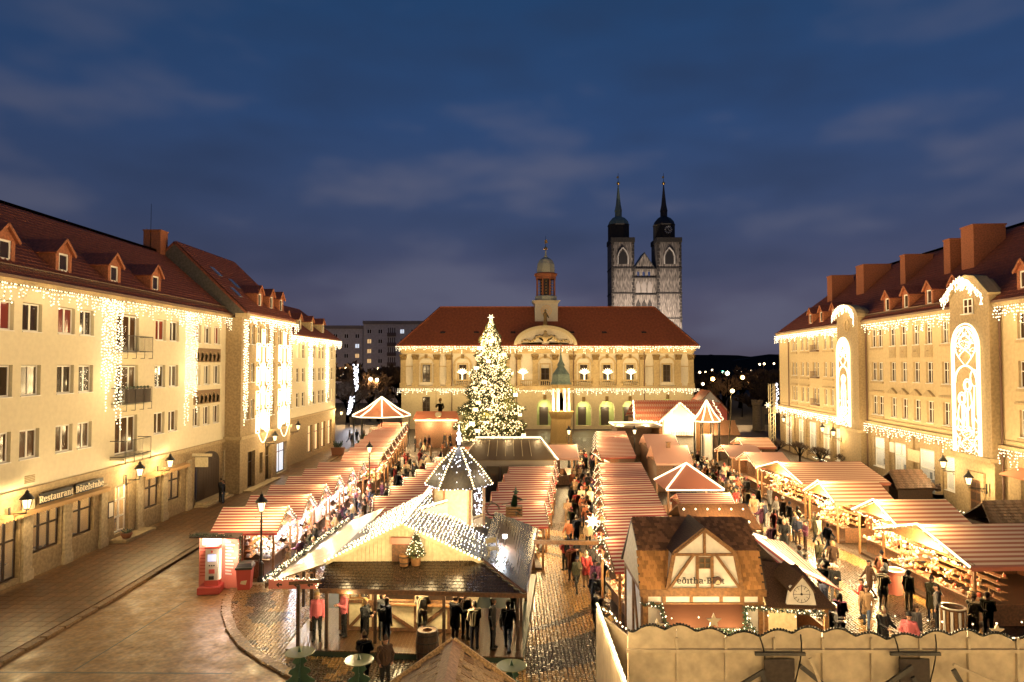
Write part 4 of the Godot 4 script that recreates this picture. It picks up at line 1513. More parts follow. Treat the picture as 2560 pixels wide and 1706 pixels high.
func build_right() -> void:
	var A := thing("ochre_house", "long ochre house with stone bays, many windows and orange chimneys", "building", RX)
	var rows := [[6.12, 7.8], [9.1, 10.75], [12.05, 13.68]]
	var singles := [[-57.75, -56.78], [-55.9, -54.93], [-53.95, -52.98], [-52.05, -51.1]]
	var wins := []
	for r in rows:
		for s in singles:
			wins.append([s[0], r[0], s[1], r[1], 1])
		for p in [[-61.2, -60.2], [-60.05, -59.05], [-49.85, -48.95], [-48.75, -47.85], [-41.5, -40.6], [-40.4, -39.5], [-37.2, -36.2]]:
			wins.append([p[0], r[0], p[1], r[1], 1])
	for r in [[6.3, 8.0], [9.25, 10.8], [12.15, 13.6]]:
		for p in [[-82.5, -81.7], [-81.5, -80.7], [-79.3, -78.5], [-77.7, -76.9], [-75.6, -74.8], [-74.6, -73.8], [-72.4, -71.6], [-70.7, -69.9], [-68.7, -67.9]]:
			wins.append([p[0], r[0], p[1], r[1], 1])
	var holes := []
	for w in wins:
		holes.append([w[0], w[1], w[2], w[3]])
	var b := Bld.new()
	wall_face(b, -87.2, -34.0, 5.5, 14.2, holes, 0.22)
	b.quad(V(-87.2, 0, -13), V(-87.2, 0, 0), V(-87.2, 14.2, 0), V(-87.2, 14.2, -13))
	part("wall", b, M.ochre, A)
	var k := 0
	for w in wins:
		k += 1
		window(A, w[0] + 0.03, w[1] + 0.04, -0.2, w[2] - w[0] - 0.06, w[3] - w[1] - 0.06, 2, [0.62], M.frame_white, M[["pane_brown", "pane_grey", "pane_brown", "pane_dark"][k % 4]], 0.055)
	# window surrounds, reliefs and pediments
	for s in singles:
		var c: float = (s[0] + s[1]) / 2
		b = Bld.new()
		b.bx(V(c - 0.55, 11.1, 0.003), V(c + 0.55, 12.0, 0.05))
		b.bx(V(c - 0.38, 11.25, 0.05), V(c + 0.38, 11.85, 0.08))
		b.lathe([W(0.2, 0.0), W(0.0, 0.05)], 10, V(c, 11.55, 0.09))
		part("relief_panel", b, M.trim, A)
		b = Bld.new()
		b.prism(PackedVector2Array([W(c - 0.75, 8.12), W(c + 0.75, 8.12), W(c + 0.75, 8.2), W(c, 8.6), W(c - 0.75, 8.2)]), 0.003, 0.22)
		part("pediment", b, M.trim, A)
	for p in [[-61.3, -58.95], [-49.95, -47.75], [-41.6, -39.4], [-82.6, -80.6], [-79.4, -76.8], [-72.5, -69.8]]:
		b = Bld.new()
		b.bx(V(p[0] - 0.1, 8.12, 0.003), V(p[1] + 0.1, 8.25, 0.18))
		for r in rows:
			b.bx(V(p[0], r[0] - 0.2, 0.003), V(p[1], r[0] - 0.06, 0.12))
		part("cornice", b, M.trim, A)
	b = Bld.new()
	for y in [6.25, 9.2, 12.1]:
		b.bx(V(-75.7, y - 0.15, 0.003), V(-73.7, y, 0.3))
		for i in 12:
			b.bar(V(-75.65 + i * 0.17, y, 0.28), V(-75.65 + i * 0.17, y + 0.55, 0.28), 0.025, 0.025)
		b.bx(V(-75.7, y + 0.55, 0.25), V(-73.7, y + 0.6, 0.31))
	part("window_guard", b, M.copperwood, A)
	b = Bld.new()
	b.bx(V(-87.3, 5.2, -0.2), V(-34, 5.5, 0.25))
	b.bx(V(-87.3, 5.75, 0.003), V(-34, 5.85, 0.1))
	part("ledge", b, M.trim, A)
	# shops
	var sh := [[-61.25, 1.6, -59.1, 4.2, 0], [-57.65, 1.5, -55.45, 4.1, 1], [-53.6, 0.4, -51.2, 4.1, 0], [-49.95, 1.5, -48.0, 3.95, 1], [-41.6, 0.8, -38.0, 4.0, 2], [-69.9, 0.8, -68.0, 4.2, 0], [-73.4, 0.8, -71.0, 4.2, 2], [-77.4, 0.8, -75.0, 4.2, 1], [-81.0, 0.8, -78.8, 4.2, 2], [-85.6, 0.8, -83.0, 4.2, 0]]
	holes = []
	for h in sh:
		holes.append([h[0], h[1], h[2], h[3]])
	b = Bld.new()
	wall_face(b, -87.2, -34, 0, 5.2, holes, 0.3, -0.03)
	part("shop_front_wall", b, M.sandstone, A)
	for h in sh:
		window(A, h[0] + 0.02, h[1] + 0.02, -0.28, h[2] - h[0] - 0.04, h[3] - h[1] - 0.04, 2 if h[4] else 1, [0.6], M.frame_white, M.glass, 0.09)
		var r := Bld.new()
		var lo := V(h[0] - 0.2, 0.2, -1.9)
		var hi := V(h[2] + 0.2, 4.5, -0.36)
		r.quad(V(lo.x, lo.y, lo.z), V(hi.x, lo.y, lo.z), V(hi.x, hi.y, lo.z), V(lo.x, hi.y, lo.z))
		r.quad(V(lo.x, lo.y, hi.z), V(hi.x, lo.y, hi.z), V(hi.x, lo.y, lo.z), V(lo.x, lo.y, lo.z))
		r.quad(V(lo.x, hi.y, lo.z), V(hi.x, hi.y, lo.z), V(hi.x, hi.y, hi.z), V(lo.x, hi.y, hi.z))
		r.quad(V(lo.x, lo.y, hi.z), V(lo.x, lo.y, lo.z), V(lo.x, hi.y, lo.z), V(lo.x, hi.y, hi.z))
		r.quad(V(hi.x, lo.y, lo.z), V(hi.x, lo.y, hi.z), V(hi.x, hi.y, hi.z), V(hi.x, hi.y, lo.z))
		part("shop_room", r, mat("shop_white", Color(0.7, 0.68, 0.62), 0.9), A)
		omni(A, V((h[0] + h[2]) / 2, 3.7, -1.0), 1.3, Color(1, 0.86, 0.62) if h[4] < 2 else Color(1, 0.75, 0.4), 0.2)
		r = Bld.new()
		for j in 4:
			var x := lerpf(h[0] + 0.3, h[2] - 0.3, j / 3.0)
			r.bx(V(x - 0.2, 0.2, -1.4), V(x + 0.2, 1.6 + 0.8 * (j % 2), -1.0))
			r.bx(V(x - 0.16, 1.7 + 0.3 * (j % 2), -0.9), V(x + 0.1, 2.2 + 0.5 * (j % 2), -0.85))
		part("shop_goods", r, mat("goods_blue", Color(0.12, 0.16, 0.2), 0.6), A)
	# door in the near bay
	bay(A, -67.0, -62.2, 0.7, 14.9, 1.1, true, "far")
	bay(A, -47.6, -43.2, 0.6, 15.0, 1.3, false, "near")
	b = Bld.new()
	b.bx(V(-45.75, 0.1, 0.505), V(-44.45, 2.95, 0.53))
	part("door", b, M.wood, A)
	for i in 2:
		for j in 4:
			var q := Bld.new()
			q.bx(V(-45.65 + i * 0.6, 0.35 + j * 0.65, 0.532), V(-45.15 + i * 0.6, 0.85 + j * 0.65, 0.56))
			part("door_panel", q, M.wood_dark, A)
	b = Bld.new()
	b.bx(V(-46.1, 0, 0.5), V(-45.76, 3.5, 0.66))
	b.bx(V(-44.44, 0, 0.5), V(-44.1, 3.5, 0.66))
	b.bx(V(-45.76, 3.0, 0.5), V(-44.44, 3.5, 0.66))
	part("door_frame", b, M.sandstone, A)
	window(A, -45.8, 13.9, 0.63, 1.0, 1.0, 2, [0.5], M.frame_white, M.pane_brown, 0.06)
	b = Bld.new()
	for i in 12:
		var a := TAU * i / 12
		var e := TAU * (i + 1) / 12
		b.bar(V(-64.6 + cos(a) * 0.45, 14.2 + sin(a) * 0.55, 0.72), V(-64.6 + cos(e) * 0.45, 14.2 + sin(e) * 0.55, 0.72), 0.12, 0.12)
	part("oval_window", b, M.trim, A)
	for x in [-61.95, -42.95, -83.3]:
		b = Bld.new()
		b.lathe([W(0.07, 0.0), W(0.07, 14.2)], 8, V(x, 0, 0.14))
		part("drainpipe", b, M.copperwood, A)
	for x in [-62.0, -58.4, -54.4, -50.5, -70.4, -74.2, -78.1, -82.0, -37.6]:
		b = Bld.new()
		b.bx(V(x - 0.35, 0, -0.02), V(x + 0.35, 4.9, 0.12))
		part("pilaster", b, M.sandstone, A)
	b = Bld.new()
	b.bx(V(-54.4, 3.0, 0.25), V(-52.7, 3.9, 0.33))
	part("shop_sign", b, M.board_cream, A)
	b = Bld.new()
	b.bx(V(-57.2, 3.3, 0.3), V(-56.6, 4.1, 0.42))
	part("shop_sign", b, M.white_paint, A)
	b = Bld.new()
	for i in 9:
		b.bx(V(-49.9, 2.75 + i * 0.13, -0.15), V(-48.05, 2.82 + i * 0.13, -0.13))
	part("blind", b, M.frame_white, A)
	b = Bld.new()
	b.slab(V(-41.8, 3.9, 1.1), V(-35, 3.9, 1.1), V(-35, 4.3, 0), V(-41.8, 4.3, 0), 0.06)
	part("awning", b, M.canvas_rust, A)
	# roof
	b = Bld.new()
	b.bx(V(-87.3, 14.2, -0.3), V(-34, 14.42, 0.4))
	part("eave_box", b, M.trim, A)
	b = Bld.new()
	b.bx(V(-87.3, 14.423, 0.3), V(-34, 14.56, 0.52))
	part("gutter", b, M.copperwood, A)
	b = Bld.new()
	# hipped at the far end
	b.slab(V(-87.4, 14.5, 0.4), V(-34, 14.5, 0.4), V(-34, 20.9, -6.4), V(-79.8, 20.9, -6.4), 0.18)
	b.slab(V(-87.4, 14.5, -13.2), V(-87.4, 14.5, 0.4), V(-79.8, 20.9, -6.4), V(-79.8, 20.91, -6.5), 0.18)
	b.slab(V(-34, 14.5, -13.2), V(-87.4, 14.5, -13.2), V(-79.8, 20.9, -6.4), V(-34, 20.9, -6.4), 0.18)
	var roof := part("roof", b, M.tile, A)
	var up := V(0, 6.4, -6.8)
	tiles(roof, -87.0, -36.0, V(0, 14.55, 0.38), up, up.length(), 0.3, 0.36, M.tile, 0, func(x, s): return x > -87.0 + s * 0.87)
	b = Bld.new()
	for i in 130:
		b.tube(V(-79.8 + i * 0.35, 20.93, -6.4), V(-79.42 + i * 0.35, 20.95, -6.4), 0.13, 0.11, 6)
	part("ridge", b, M.ridge_tile, roof)
	for x in [-58.3, -55.1, -51.6, -48.2, -76.4, -73.2, -69.9, -41.0]:
		dormer(A, x, 15.0, -0.1, 1.15, 1.25, 2.4, M.chimney, M.tile, M.pane_brown)
	for c in [[-52.4, -50.8, 20.9, 2.3], [-54.8, -53.9, 20.4, 2.2], [-61.9, -61.0, 20.3, 2.4], [-71.2, -69.4, 20.65, 2.7], [-79.0, -77.6, 20.6, 2.4]]:
		b = Bld.new()
		b.bx(V(c[0], 15.5, -2.95 - c[3]), V(c[1], c[2], -2.95))
		b.bx(V(c[0] - 0.06, c[2], -3.02 - c[3]), V(c[1] + 0.06, c[2] + 0.1, -2.9))
		part("chimney", b, M.chimney, roof)
	snow_guard(A, -62.0, -43.0, 14.75, 0.12)
	# ---- lights on its front
	var P := func(x, y, z) -> Vector3: return RX * V(x, y, z)
	var oz := RX.basis.z * 0.55
	icicles("icicle lights along the eave of the ochre house beyond the far bay", P.call(-87.4, 14.1, 0.5), P.call(-67.3, 14.1, 0.5), W(0.2, 0.9), 0.15, 0.065, 0.11, 2.6, 2.6, "icicle light strings", oz)
	icicles("icicle lights along the eave of the ochre house between its two bays", P.call(-61.9, 14.1, 0.5), P.call(-47.8, 14.1, 0.5), W(0.2, 1.1), 0.16, 0.052, 0.11, 2.4, 2.6, "icicle light strings", oz)
	icicles("icicle lights along the eave of the ochre house on this side of the near bay", P.call(-42.9, 14.1, 0.5), P.call(-35.0, 14.1, 0.5), W(0.3, 1.2), 0.16, 0.05, 0.11, 2.4, 2.6, "icicle light strings", oz)
	icicles("icicle lights above the shops of the ochre house beyond the far bay", P.call(-87.4, 5.25, 0.4), P.call(-67.3, 5.25, 0.4), W(0.25, 0.9), 0.15, 0.062, 0.11, 3.4, 2.6, "icicle light strings", oz)
	icicles("icicle lights above the shops of the ochre house between its two bays", P.call(-62.0, 5.25, 0.4), P.call(-47.7, 5.25, 0.4), W(0.25, 1.05), 0.16, 0.05, 0.11, 3.2, 2.6, "icicle light strings", oz)
	icicles("icicle lights above the awning at the near end of the ochre house", P.call(-42.9, 5.25, 0.4), P.call(-35.0, 5.25, 0.4), W(0.3, 1.1), 0.16, 0.048, 0.11, 3.0, 2.6, "icicle light strings", oz)
	var arc1 := curve(func(s): return V(-64.6 + cos(s * PI) * 2.5, 14.9 + sin(s * PI) * 1.25, 0), 14)
	var arc2 := [V(-43.0, 14.95, 0), V(-44.4, 16.0, 0), V(-45.4, 16.4, 0), V(-46.4, 16.0, 0), V(-47.8, 14.95, 0)]
	for q in [[arc1, "icicle lights round the arched top of the far bay"], [arc2, "icicle lights along the gabled top of the near bay"]]:
		var o := thing("icicle_lights", q[1], "string lights", RX.translated_local(V(0, 0, 1.15)), "icicle light strings")
		var w := Bld.new()
		w.path(q[0], 0.012, 4)
		part("wire", w, M.cable, o)
		var pts := []
		for p in along(q[0], 0.14):
			var l := rng.randf_range(0.15, 0.95)
			var y := 0.0
			while y < l:
				pts.append(p - V(0, y, 0) + V(0, 0, rng.randf_range(-0.04, 0.04)))
				y += 0.1
		bulbs(o, pts, 0.055)
		omni(o, q[0][q[0].size() / 2] + V(0, -0.5, 0.6), 1.8, WARM, 0.3)
	# big light ornaments on the bays
	for q in [[-65.05, 2.9, 4.75, 13.1, 0.95, "arched light ornament with a robed figure on the far bay", 0.065], [-45.45, 3.1, 4.65, 13.25, 0.85, "arched light ornament with two haloed figures on the near bay", 0.05]]:
		var o := thing("light_ornament", q[5], "light ornament", RX.translated_local(V(q[0], 0, q[4])), "arched bay light ornaments")
		var w: float = q[1] / 2
		var y0: float = q[2]
		var y1: float = q[3] - w
		var r: float = q[6]
		var t := Bld.new()
		for s in [1.0, 0.86]:
			var p := [V(w * s, y0, 0)]
			for i in 13:
				var a := PI * i / 12
				p.append(V(cos(a) * w * s, y1 + sin(a) * w * s, 0))
			p.append(V(-w * s, y0, 0))
			t.path(p, r * 1.25, 5)
		var mid := y0 + (y1 - y0) * 0.66
		t.path(curve(func(s): return V(cos(s * PI) * w * 0.8, mid + sin(s * PI) * w * 0.75, 0), 10), r * 1.3, 5)
		# tracery in the head
		for s in [-1.0, 1.0]:
			t.path(curve(func(u): return V(s * w * (0.1 + 0.65 * sin(u * PI)), mid + w * 0.8 + u * (y1 - mid), 0), 8), r, 4)
			t.path(curve(func(u): return V(s * w * 0.45 * cos(u * 5.0), mid + w * 1.1 + u * (y1 + w * 0.5 - mid - w), 0), 10), r, 4)
			t.path(curve(func(u): return V(s * w * (0.75 - 0.25 * sin(u * 7.0)), y0 + 0.2 + u * 2.2, 0), 10), r, 4)
			t.path([V(s * w * 0.8, mid, 0), V(s * w * 0.8, y0 + 2.6, 0)], r, 4)
			t.path(curve(func(u): return V(s * w * 0.4 * sin(u * 6.0), y0 + 0.15 + u * 1.6, 0), 8), r, 4)
		# figures
		var fs := [[0.0, 0.0]] if r > 0.06 else [[0.12, 0.0], [-0.3, -0.9]]
		for f in fs:
			var cx: float = f[0] * w
			var hy: float = mid - 0.15 + f[1]
			for k2 in 2:
				t.path(curve(func(u): return V(cx + cos(u * TAU) * (0.42 - k2 * 0.16), hy + sin(u * TAU) * (0.42 - k2 * 0.16), 0), 12), r, 4)
			for s in [-1.0, 0.0, 1.0]:
				t.path(curve(func(u): return V(cx + s * (0.28 + 0.35 * u + 0.08 * sin(u * 6.0)), hy - 0.42 - u * (hy - y0 - 1.9), 0), 8), r, 4)
			t.path([V(cx - 0.55, hy - 1.2, 0), V(cx, hy - 1.7, 0), V(cx + 0.55, hy - 1.1, 0)], r, 4)
			t.path([V(cx - 0.6, y0 + 1.5, 0), V(cx + 0.6, y0 + 1.5, 0)], r, 4)
		if r < 0.06:
			t.path(curve(func(u): return V(0.95 + cos(u * TAU) * 0.42, mid + 0.35 + sin(u * TAU) * 0.55, 0), 12), r, 4)
			t.path([V(0.95, mid - 0.2, 0), V(0.75, y0 + 1.2, 0)], r, 4)
		part("light_hose", t, M.tube_light, o)
		var pts := []
		for i in 420:
			pts.append(V(rng.randf_range(-w, w) * 0.97, rng.randf_range(y1 - 0.3, y1 + w * 0.75) if i % 2 else rng.randf_range(y0, y0 + 1.8), 0.03))
		pts = pts.filter(func(p): return W(p.x, maxf(0.0, p.y - y1)).length() < w)
		bulbs(o, pts, r * 0.75)
		for j in 3:
			omni(o, V(0, y0 + 1.2 + j * 2.8, 0.8), 1.6, WARM, 0.4)
	wall_lantern("wall lantern beside the door in the near bay", RX.translated_local(V(-43.75, 2.85, 0.66)), 1.1, "ochre house wall lanterns", 5.0)
	wall_lantern("wall lantern on the shop wall before the near bay", RX.translated_local(V(-47.9, 3.3, 0.1)), 1.0, "ochre house wall lanterns", 5.0)
	for q in [[-66.5, "wall lantern low on the far bay"], [-70.6, "wall lantern next beyond the far bay"], [-83.0, "wall lantern at the far end of the ochre house"]]:
		wall_lantern(q[1], RX.translated_local(V(q[0], 3.6, 0.6 if q[0] > -68.0 else 0.12)), 0.8, "ochre house wall lanterns", 6.0)

# ---------------------------------------------------------------- the town hall
func build_hall() -> void:
	var X := Transform3D(Basis(), V(5.78, 0, -112))
	var H := thing("town_hall", "baroque town hall with pilasters, red hipped roof and small bell turret", "building", X)
	var ax := [-19.84, -13.87, -8.6, -3.2, -0.34, 2.9, 5.99, 9.78, 13.57, 19.61]
	var b := Bld.new()
	var holes := []
	for x in [-19.84, -13.87, -9.0, 5.99, 9.78, 13.57, 19.61]:
		holes.append([x - 0.62, 7.75, x + 0.62, 10.55])
	holes.append([-1.15, 7.2, 0.5, 10.0])
	wall_face(b, -23.85, 23.9, 7.05, 12.4, holes, 0.3)
	b.quad(V(-23.85, 0, -20), V(-23.85, 0, 0), V(-23.85, 13.4, 0), V(-23.85, 13.4, -20))
	b.quad(V(23.9, 0, 0), V(23.9, 0, -20), V(23.9, 13.4, -20), V(23.9, 13.4, 0))
	part("upper_wall", b, M.hall_panel, H)
	for h in holes:
		window(H, h[0] + 0.03, h[1] + 0.03, -0.26, h[2] - h[0] - 0.06, h[3] - h[1] - 0.06, 2, [0.33, 0.66], M.frame_dark, M.pane_dark, 0.09)
	# ground storey with arches; channelled joints
	b = Bld.new()
	var gh := [[-20.45, 2.6, -19.2, 5.3], [4.7, 0.6, 7.2, 4.6], [8.5, 0.6, 11.0, 4.7], [12.3, 0.6, 14.8, 4.7], [-1.7, 0.6, 0.9, 4.9], [18.4, 0.6, 21.0, 5.0]]
	wall_face(b, -23.85, 23.9, 0.0, 6.55, gh, 0.6)
	part("lower_wall", b, M.hall_wall, H)
	b = Bld.new()
	for i in 11:
		var y := 0.7 + i * 0.5
		var xs := [-23.9]
		for h in gh:
			if y > h[1] and y < h[3]:
				xs.append(h[0])
				xs.append(h[2])
		xs.append(23.92)
		xs.sort()
		for j in xs.size() / 2:
			b.bx(V(xs[j * 2], y, 0.003), V(xs[j * 2 + 1], y + 0.42, 0.06))
	part("channelled_courses", b, M.hall_wall, H)
	window(H, -20.42, 2.63, -0.26, 1.2, 2.64, 2, [0.33, 0.66], M.frame_dark, M.pane_dark, 0.09)
	for i in range(1, 6):
		var h: Array = gh[i]
		b = Bld.new()
		b.quad(V(h[0] - 0.5, 0.5, -1.8), V(h[2] + 0.5, 0.5, -1.8), V(h[2] + 0.5, 5.2, -1.8), V(h[0] - 0.5, 5.2, -1.8))
		b.quad(V(h[0] - 0.5, 5.2, -1.8), V(h[2] + 0.5, 5.2, -1.8), V(h[2] + 0.5, 5.2, -0.55), V(h[0] - 0.5, 5.2, -0.55))
		b.quad(V(h[0] - 0.5, 0.5, -0.55), V(h[2] + 0.5, 0.5, -0.55), V(h[2] + 0.5, 0.5, -1.8), V(h[0] - 0.5, 0.5, -1.8))
		part("portal_niche", b, mat("niche_green", Color(0.36, 0.40, 0.16), 0.8), H)
		b = Bld.new()
		b.bx(V(h[0] + 0.5, 0.55, -1.78), V(h[2] - 0.7, 3.6, -1.7))
		part("portal_door", b, M.frame_dark, H)
		# arched head filling the corners of the opening
		var c: float = (h[0] + h[2]) / 2
		var w: float = (h[2] - h[0]) / 2
		for s in [-1.0, 1.0]:
			var o := PackedVector2Array([W(c + s * w, h[3]), W(c, h[3])])
			for k in 9:
				var a := PI / 2 * k / 8
				o.append(W(c + s * w * sin(a), h[3] - w * (1.0 - cos(a))))
			b = Bld.new()
			b.prism(o, -0.55, 0.03)
			part("arch_spandrel", b, M.hall_wall, H)
		b = Bld.new()
		b.bx(V(c - 0.25, h[3] - 0.1, 0.0), V(c + 0.25, h[3] + 0.7, 0.2))
		part("keystone", b, M.capital, H)
		omni(H, V(c, 3.6, -0.9), 2.2, Color(1, 0.88, 0.5), 0.2)
	b = Bld.new()
	b.bx(V(-24.1, 6.55, -0.1), V(24.1, 7.05, 0.45))
	b.bx(V(-4.7, 6.5, 0.45), V(4.3, 7.0, 1.5))
	part("string_course", b, M.hall_trim, H)
	# pilasters
	for x in [-23.6, -21.6, -18.1, -16.1, -11.3, -6.6, -4.75, -2.0, 1.32, 4.1, 7.93, 11.79, 15.6, 17.84, 21.44, 23.55]:
		b = Bld.new()
		b.bx(V(x - 0.42, 7.05, 0.002), V(x + 0.42, 11.35, 0.22))
		b.bx(V(x - 0.55, 7.05, 0.003), V(x + 0.55, 7.55, 0.3))
		var p := part("pilaster", b, M.hall_trim, H)
		b = Bld.new()
		b.hexa([V(x - 0.45, 11.35, 0.28), V(x + 0.45, 11.35, 0.28), V(x + 0.45, 11.35, 0.003), V(x - 0.45, 11.35, 0.003), V(x - 0.62, 12.25, 0.42), V(x + 0.62, 12.25, 0.42), V(x + 0.62, 12.25, 0.003), V(x - 0.62, 12.25, 0.003)])
		for s in [-1, 1]:
			b.ball(V(x + s * 0.45, 12.0, 0.35), 0.2, 7)
			b.ball(V(x + s * 0.2, 11.65, 0.3), 0.16, 7)
		part("capital", b, M.capital, p)
	# arched window surrounds
	for x in [-19.84, -13.87, -9.0, -0.34, 5.99, 9.78, 13.57, 19.61]:
		b = Bld.new()
		for s in [-1.0, 1.0]:
			b.bx(V(x + s * 1.35 - 0.16, 7.4, 0.003), V(x + s * 1.35 + 0.16, 10.45, 0.14))
			b.bx(V(x + s * 0.78 - 0.12, 7.7, 0.003), V(x + s * 0.78 + 0.12, 10.6, 0.10))
			b.bx(V(x + s * 1.35 - 0.24, 10.4, 0.004), V(x + s * 1.35 + 0.24, 10.6, 0.2))
		b.bx(V(x - 0.9, 10.6, 0.003), V(x + 0.9, 10.8, 0.12))
		for i in 12:
			var a := PI * i / 12
			var e := PI * (i + 1) / 12
			b.bar(V(x + cos(a) * 1.35, 10.6 + sin(a) * 1.25, 0.08), V(x + cos(e) * 1.35, 10.6 + sin(e) * 1.25, 0.08), 0.16, 0.28)
		var sr := part("window_surround", b, M.hall_trim, H)
		b = Bld.new()
		b.bx(V(x - 0.22, 11.6, 0.1), V(x + 0.22, 12.25, 0.34))
		part("keystone", b, M.capital, sr)
	for x in [-22.6, -17.1, 16.72, 22.5]:
		b = Bld.new()
		b.bx(V(x - 0.62, 10.2, 0.003), V(x + 0.62, 10.35, 0.08))
		part("panel_band", b, M.hall_trim, H)
	# balconies with balusters
	for q in [[-15.2, -12.5, 0.35], [-10.4, -7.6, 0.35], [-4.6, 4.2, 1.4], [4.6, 7.35, 0.35], [8.45, 11.15, 0.35], [12.2, 14.95, 0.35]]:
		b = Bld.new()
		b.bx(V(q[0], 7.92, q[2] - 0.2), V(q[1], 8.1, q[2] + 0.08))
		b.bx(V(q[0], 7.0, q[2] - 0.22), V(q[1], 7.15, q[2] + 0.1))
		var bl := part("balustrade", b, M.hall_trim, H)
		var n := int((q[1] - q[0]) / 0.32)
		for i in n:
			b = Bld.new()
			b.lathe([W(0.05, 7.15), W(0.10, 7.35), W(0.045, 7.7), W(0.07, 7.92)], 6, V(q[0] + (i + 0.5) * (q[1] - q[0]) / n, 0, q[2] - 0.06))
			part("baluster", b, M.hall_trim, bl)
	# entablature, roof
	b = Bld.new()
	b.bx(V(-24.0, 12.4, -0.1), V(24.05, 12.85, 0.3))
	b.bx(V(-24.4, 13.3, -0.3), V(24.45, 13.55, 0.9))
	b.bx(V(-24.2, 12.85, -0.2), V(24.25, 13.3, 0.55))
	part("entablature", b, M.hall_trim, H)
	b = Bld.new()
	var e := [V(-24.6, 13.6, 1.0), V(24.7, 13.6, 1.0), V(24.7, 13.6, -21), V(-24.6, 13.6, -21)]
	var r0 := V(-18.3, 20.55, -7.2)
	var r1 := V(19.1, 20.55, -7.2)
	b.slab(e[0], e[1], r1, r0, 0.2)
	b.slab(e[1], e[2], r1 + V(0, 0, -5), r1, 0.2)
	b.slab(e[2], e[3], r0 + V(0, 0, -5), r1 + V(0, 0, -5), 0.2)
	b.slab(e[3], e[0], r0, r0 + V(0, 0, -5), 0.2)
	b.quad(r0, r1, r1 + V(0, 0, -5), r0 + V(0, 0, -5))
	var rf := part("roof", b, M.tile_hall, H)
	b = Bld.new()
	# courses of tiles as thin proud strips, too far away to tell the single tiles apart
	var up: Vector3 = r0 - e[0]
	for i in 36:
		var s := i / 36.0
		var p: Vector3 = e[0].lerp(r0, s) + V(0.1, 0.05, 0.06)
		var q: Vector3 = e[1].lerp(r1, s) + V(-0.1, 0.05, 0.06)
		b.bar(p, q, 0.05, 0.035)
	for i in 150:
		var x := -18.0 + i * 0.245
		b.bar(V(x, 13.75, 1.02), V(x, 20.45, -7.1), 0.05, 0.035)
	for i in 30:
		var s := i / 30.0
		b.bar(V(-18.3 - 5.9 * (1 - s), 13.75, 1.0), V(-18.3 - 5.9 * (1 - s), lerpf(13.9, 20.4, s), lerpf(0.8, -7.0, s)), 0.05, 0.035)
		b.bar(V(19.1 + 5.2 * (1 - s), 13.75, 1.0), V(19.1 + 5.2 * (1 - s), lerpf(13.9, 20.4, s), lerpf(0.8, -7.0, s)), 0.05, 0.035)
	part("tile_courses", b, M.tile_hall, rf).set_meta("kind", "stuff")
	b = Bld.new()
	b.bar(r0 + V(0, 0.1, 0), r1 + V(0, 0.1, 0), 0.35, 0.2)
	b.bar(e[0] + V(0.1, 0.15, -0.1), r0 + V(0, 0.1, 0), 0.3, 0.16)
	b.bar(e[1] + V(-0.1, 0.15, -0.1), r1 + V(0, 0.1, 0), 0.3, 0.16)
	part("ridge", b, M.tile_hall, rf)
	for x in [-17.3, -11.7, -5.6, 4.2, 9.6, 16.2]:
		b = Bld.new()
		b.slab(V(x - 0.4, 15.9, -1.4), V(x + 0.4, 15.9, -1.4), V(x + 0.4, 16.25, -2.2), V(x - 0.4, 16.25, -2.2), 0.12)
		part("roof_hatch", b, M.dark_stone, rf)
	# segmental pediment with its carving, statue on top
	b = Bld.new()
	var o := PackedVector2Array([W(-5.4, 13.55), W(4.75, 13.55)])
	for i in 17:
		var a := lerpf(0.0, PI, i / 16.0)
		o.append(W(-0.33 + cos(a) * 4.95, 13.7 + sin(a) * 3.0))
	b.prism(o, -2.5, 0.75)
	var pd := part("pediment", b, M.hall_panel, H)
	b = Bld.new()
	for i in 16:
		var a := PI * i / 16
		var a2 := PI * (i + 1) / 16
		b.bar(V(-0.33 + cos(a) * 4.9, 13.75 + sin(a) * 2.95, 0.8), V(-0.33 + cos(a2) * 4.9, 13.75 + sin(a2) * 2.95, 0.8), 0.55, 0.5)
	part("pediment_moulding", b, M.hall_wall, pd)
	b = Bld.new()
	for s in [-1.0, 1.0]:
		for i in 9:
			var u := i / 8.0
			b.ball(V(-0.33 + s * (0.5 + u * 3.3), 14.15 + (1.0 - u) * 0.9 + 0.25 * sin(u * 9.0), 0.82), 0.34 - u * 0.12, 7)
		b.tube(V(-0.33 + s * 0.3, 14.5, 0.85), V(-0.33 + s * 1.6, 15.3, 0.85), 0.2, 0.12, 6)
		b.tube(V(-0.33 + s * 0.6, 14.0, 0.85), V(-0.33 + s * 3.8, 13.95, 0.85), 0.2, 0.1, 6)
	b.ball(V(-0.33, 15.0, 0.85), 0.6, 9, 1.2)
	b.ball(V(-0.33, 15.85, 0.85), 0.3, 8)
	part("pediment_carving", b, M.hall_trim, pd)
	b = Bld.new()
	b.bx(V(-0.75, 16.6, 0.2), V(0.1, 17.0, 0.8))
	b.lathe([W(0.42, 17.0), W(0.34, 17.6), W(0.26, 18.2), W(0.36, 18.7), W(0.30, 19.0), W(0.12, 19.15), W(0.17, 19.35), W(0.14, 19.55), W(0.0, 19.65)], 10, V(-0.33, 0, 0.5))
	b.tube(V(-0.1, 18.8, 0.5), V(0.2, 18.2, 0.75), 0.1, 0.08, 6)
	part("justice_statue", b, M.capital, pd)
	# turret
	var T := V(0.08, 0, -6.0)
	b = Bld.new()
	b.bx(T + V(-1.95, 15.0, -1.95), T + V(1.95, 20.95, 1.95))
	b.hexa([T + V(-1.98, 20.95, 1.98), T + V(1.98, 20.95, 1.98), T + V(1.98, 20.95, -1.98), T + V(-1.98, 20.95, -1.98), T + V(-2.4, 21.5, 2.4), T + V(2.4, 21.5, 2.4), T + V(2.4, 21.5, -2.4), T + V(-2.4, 21.5, -2.4)])
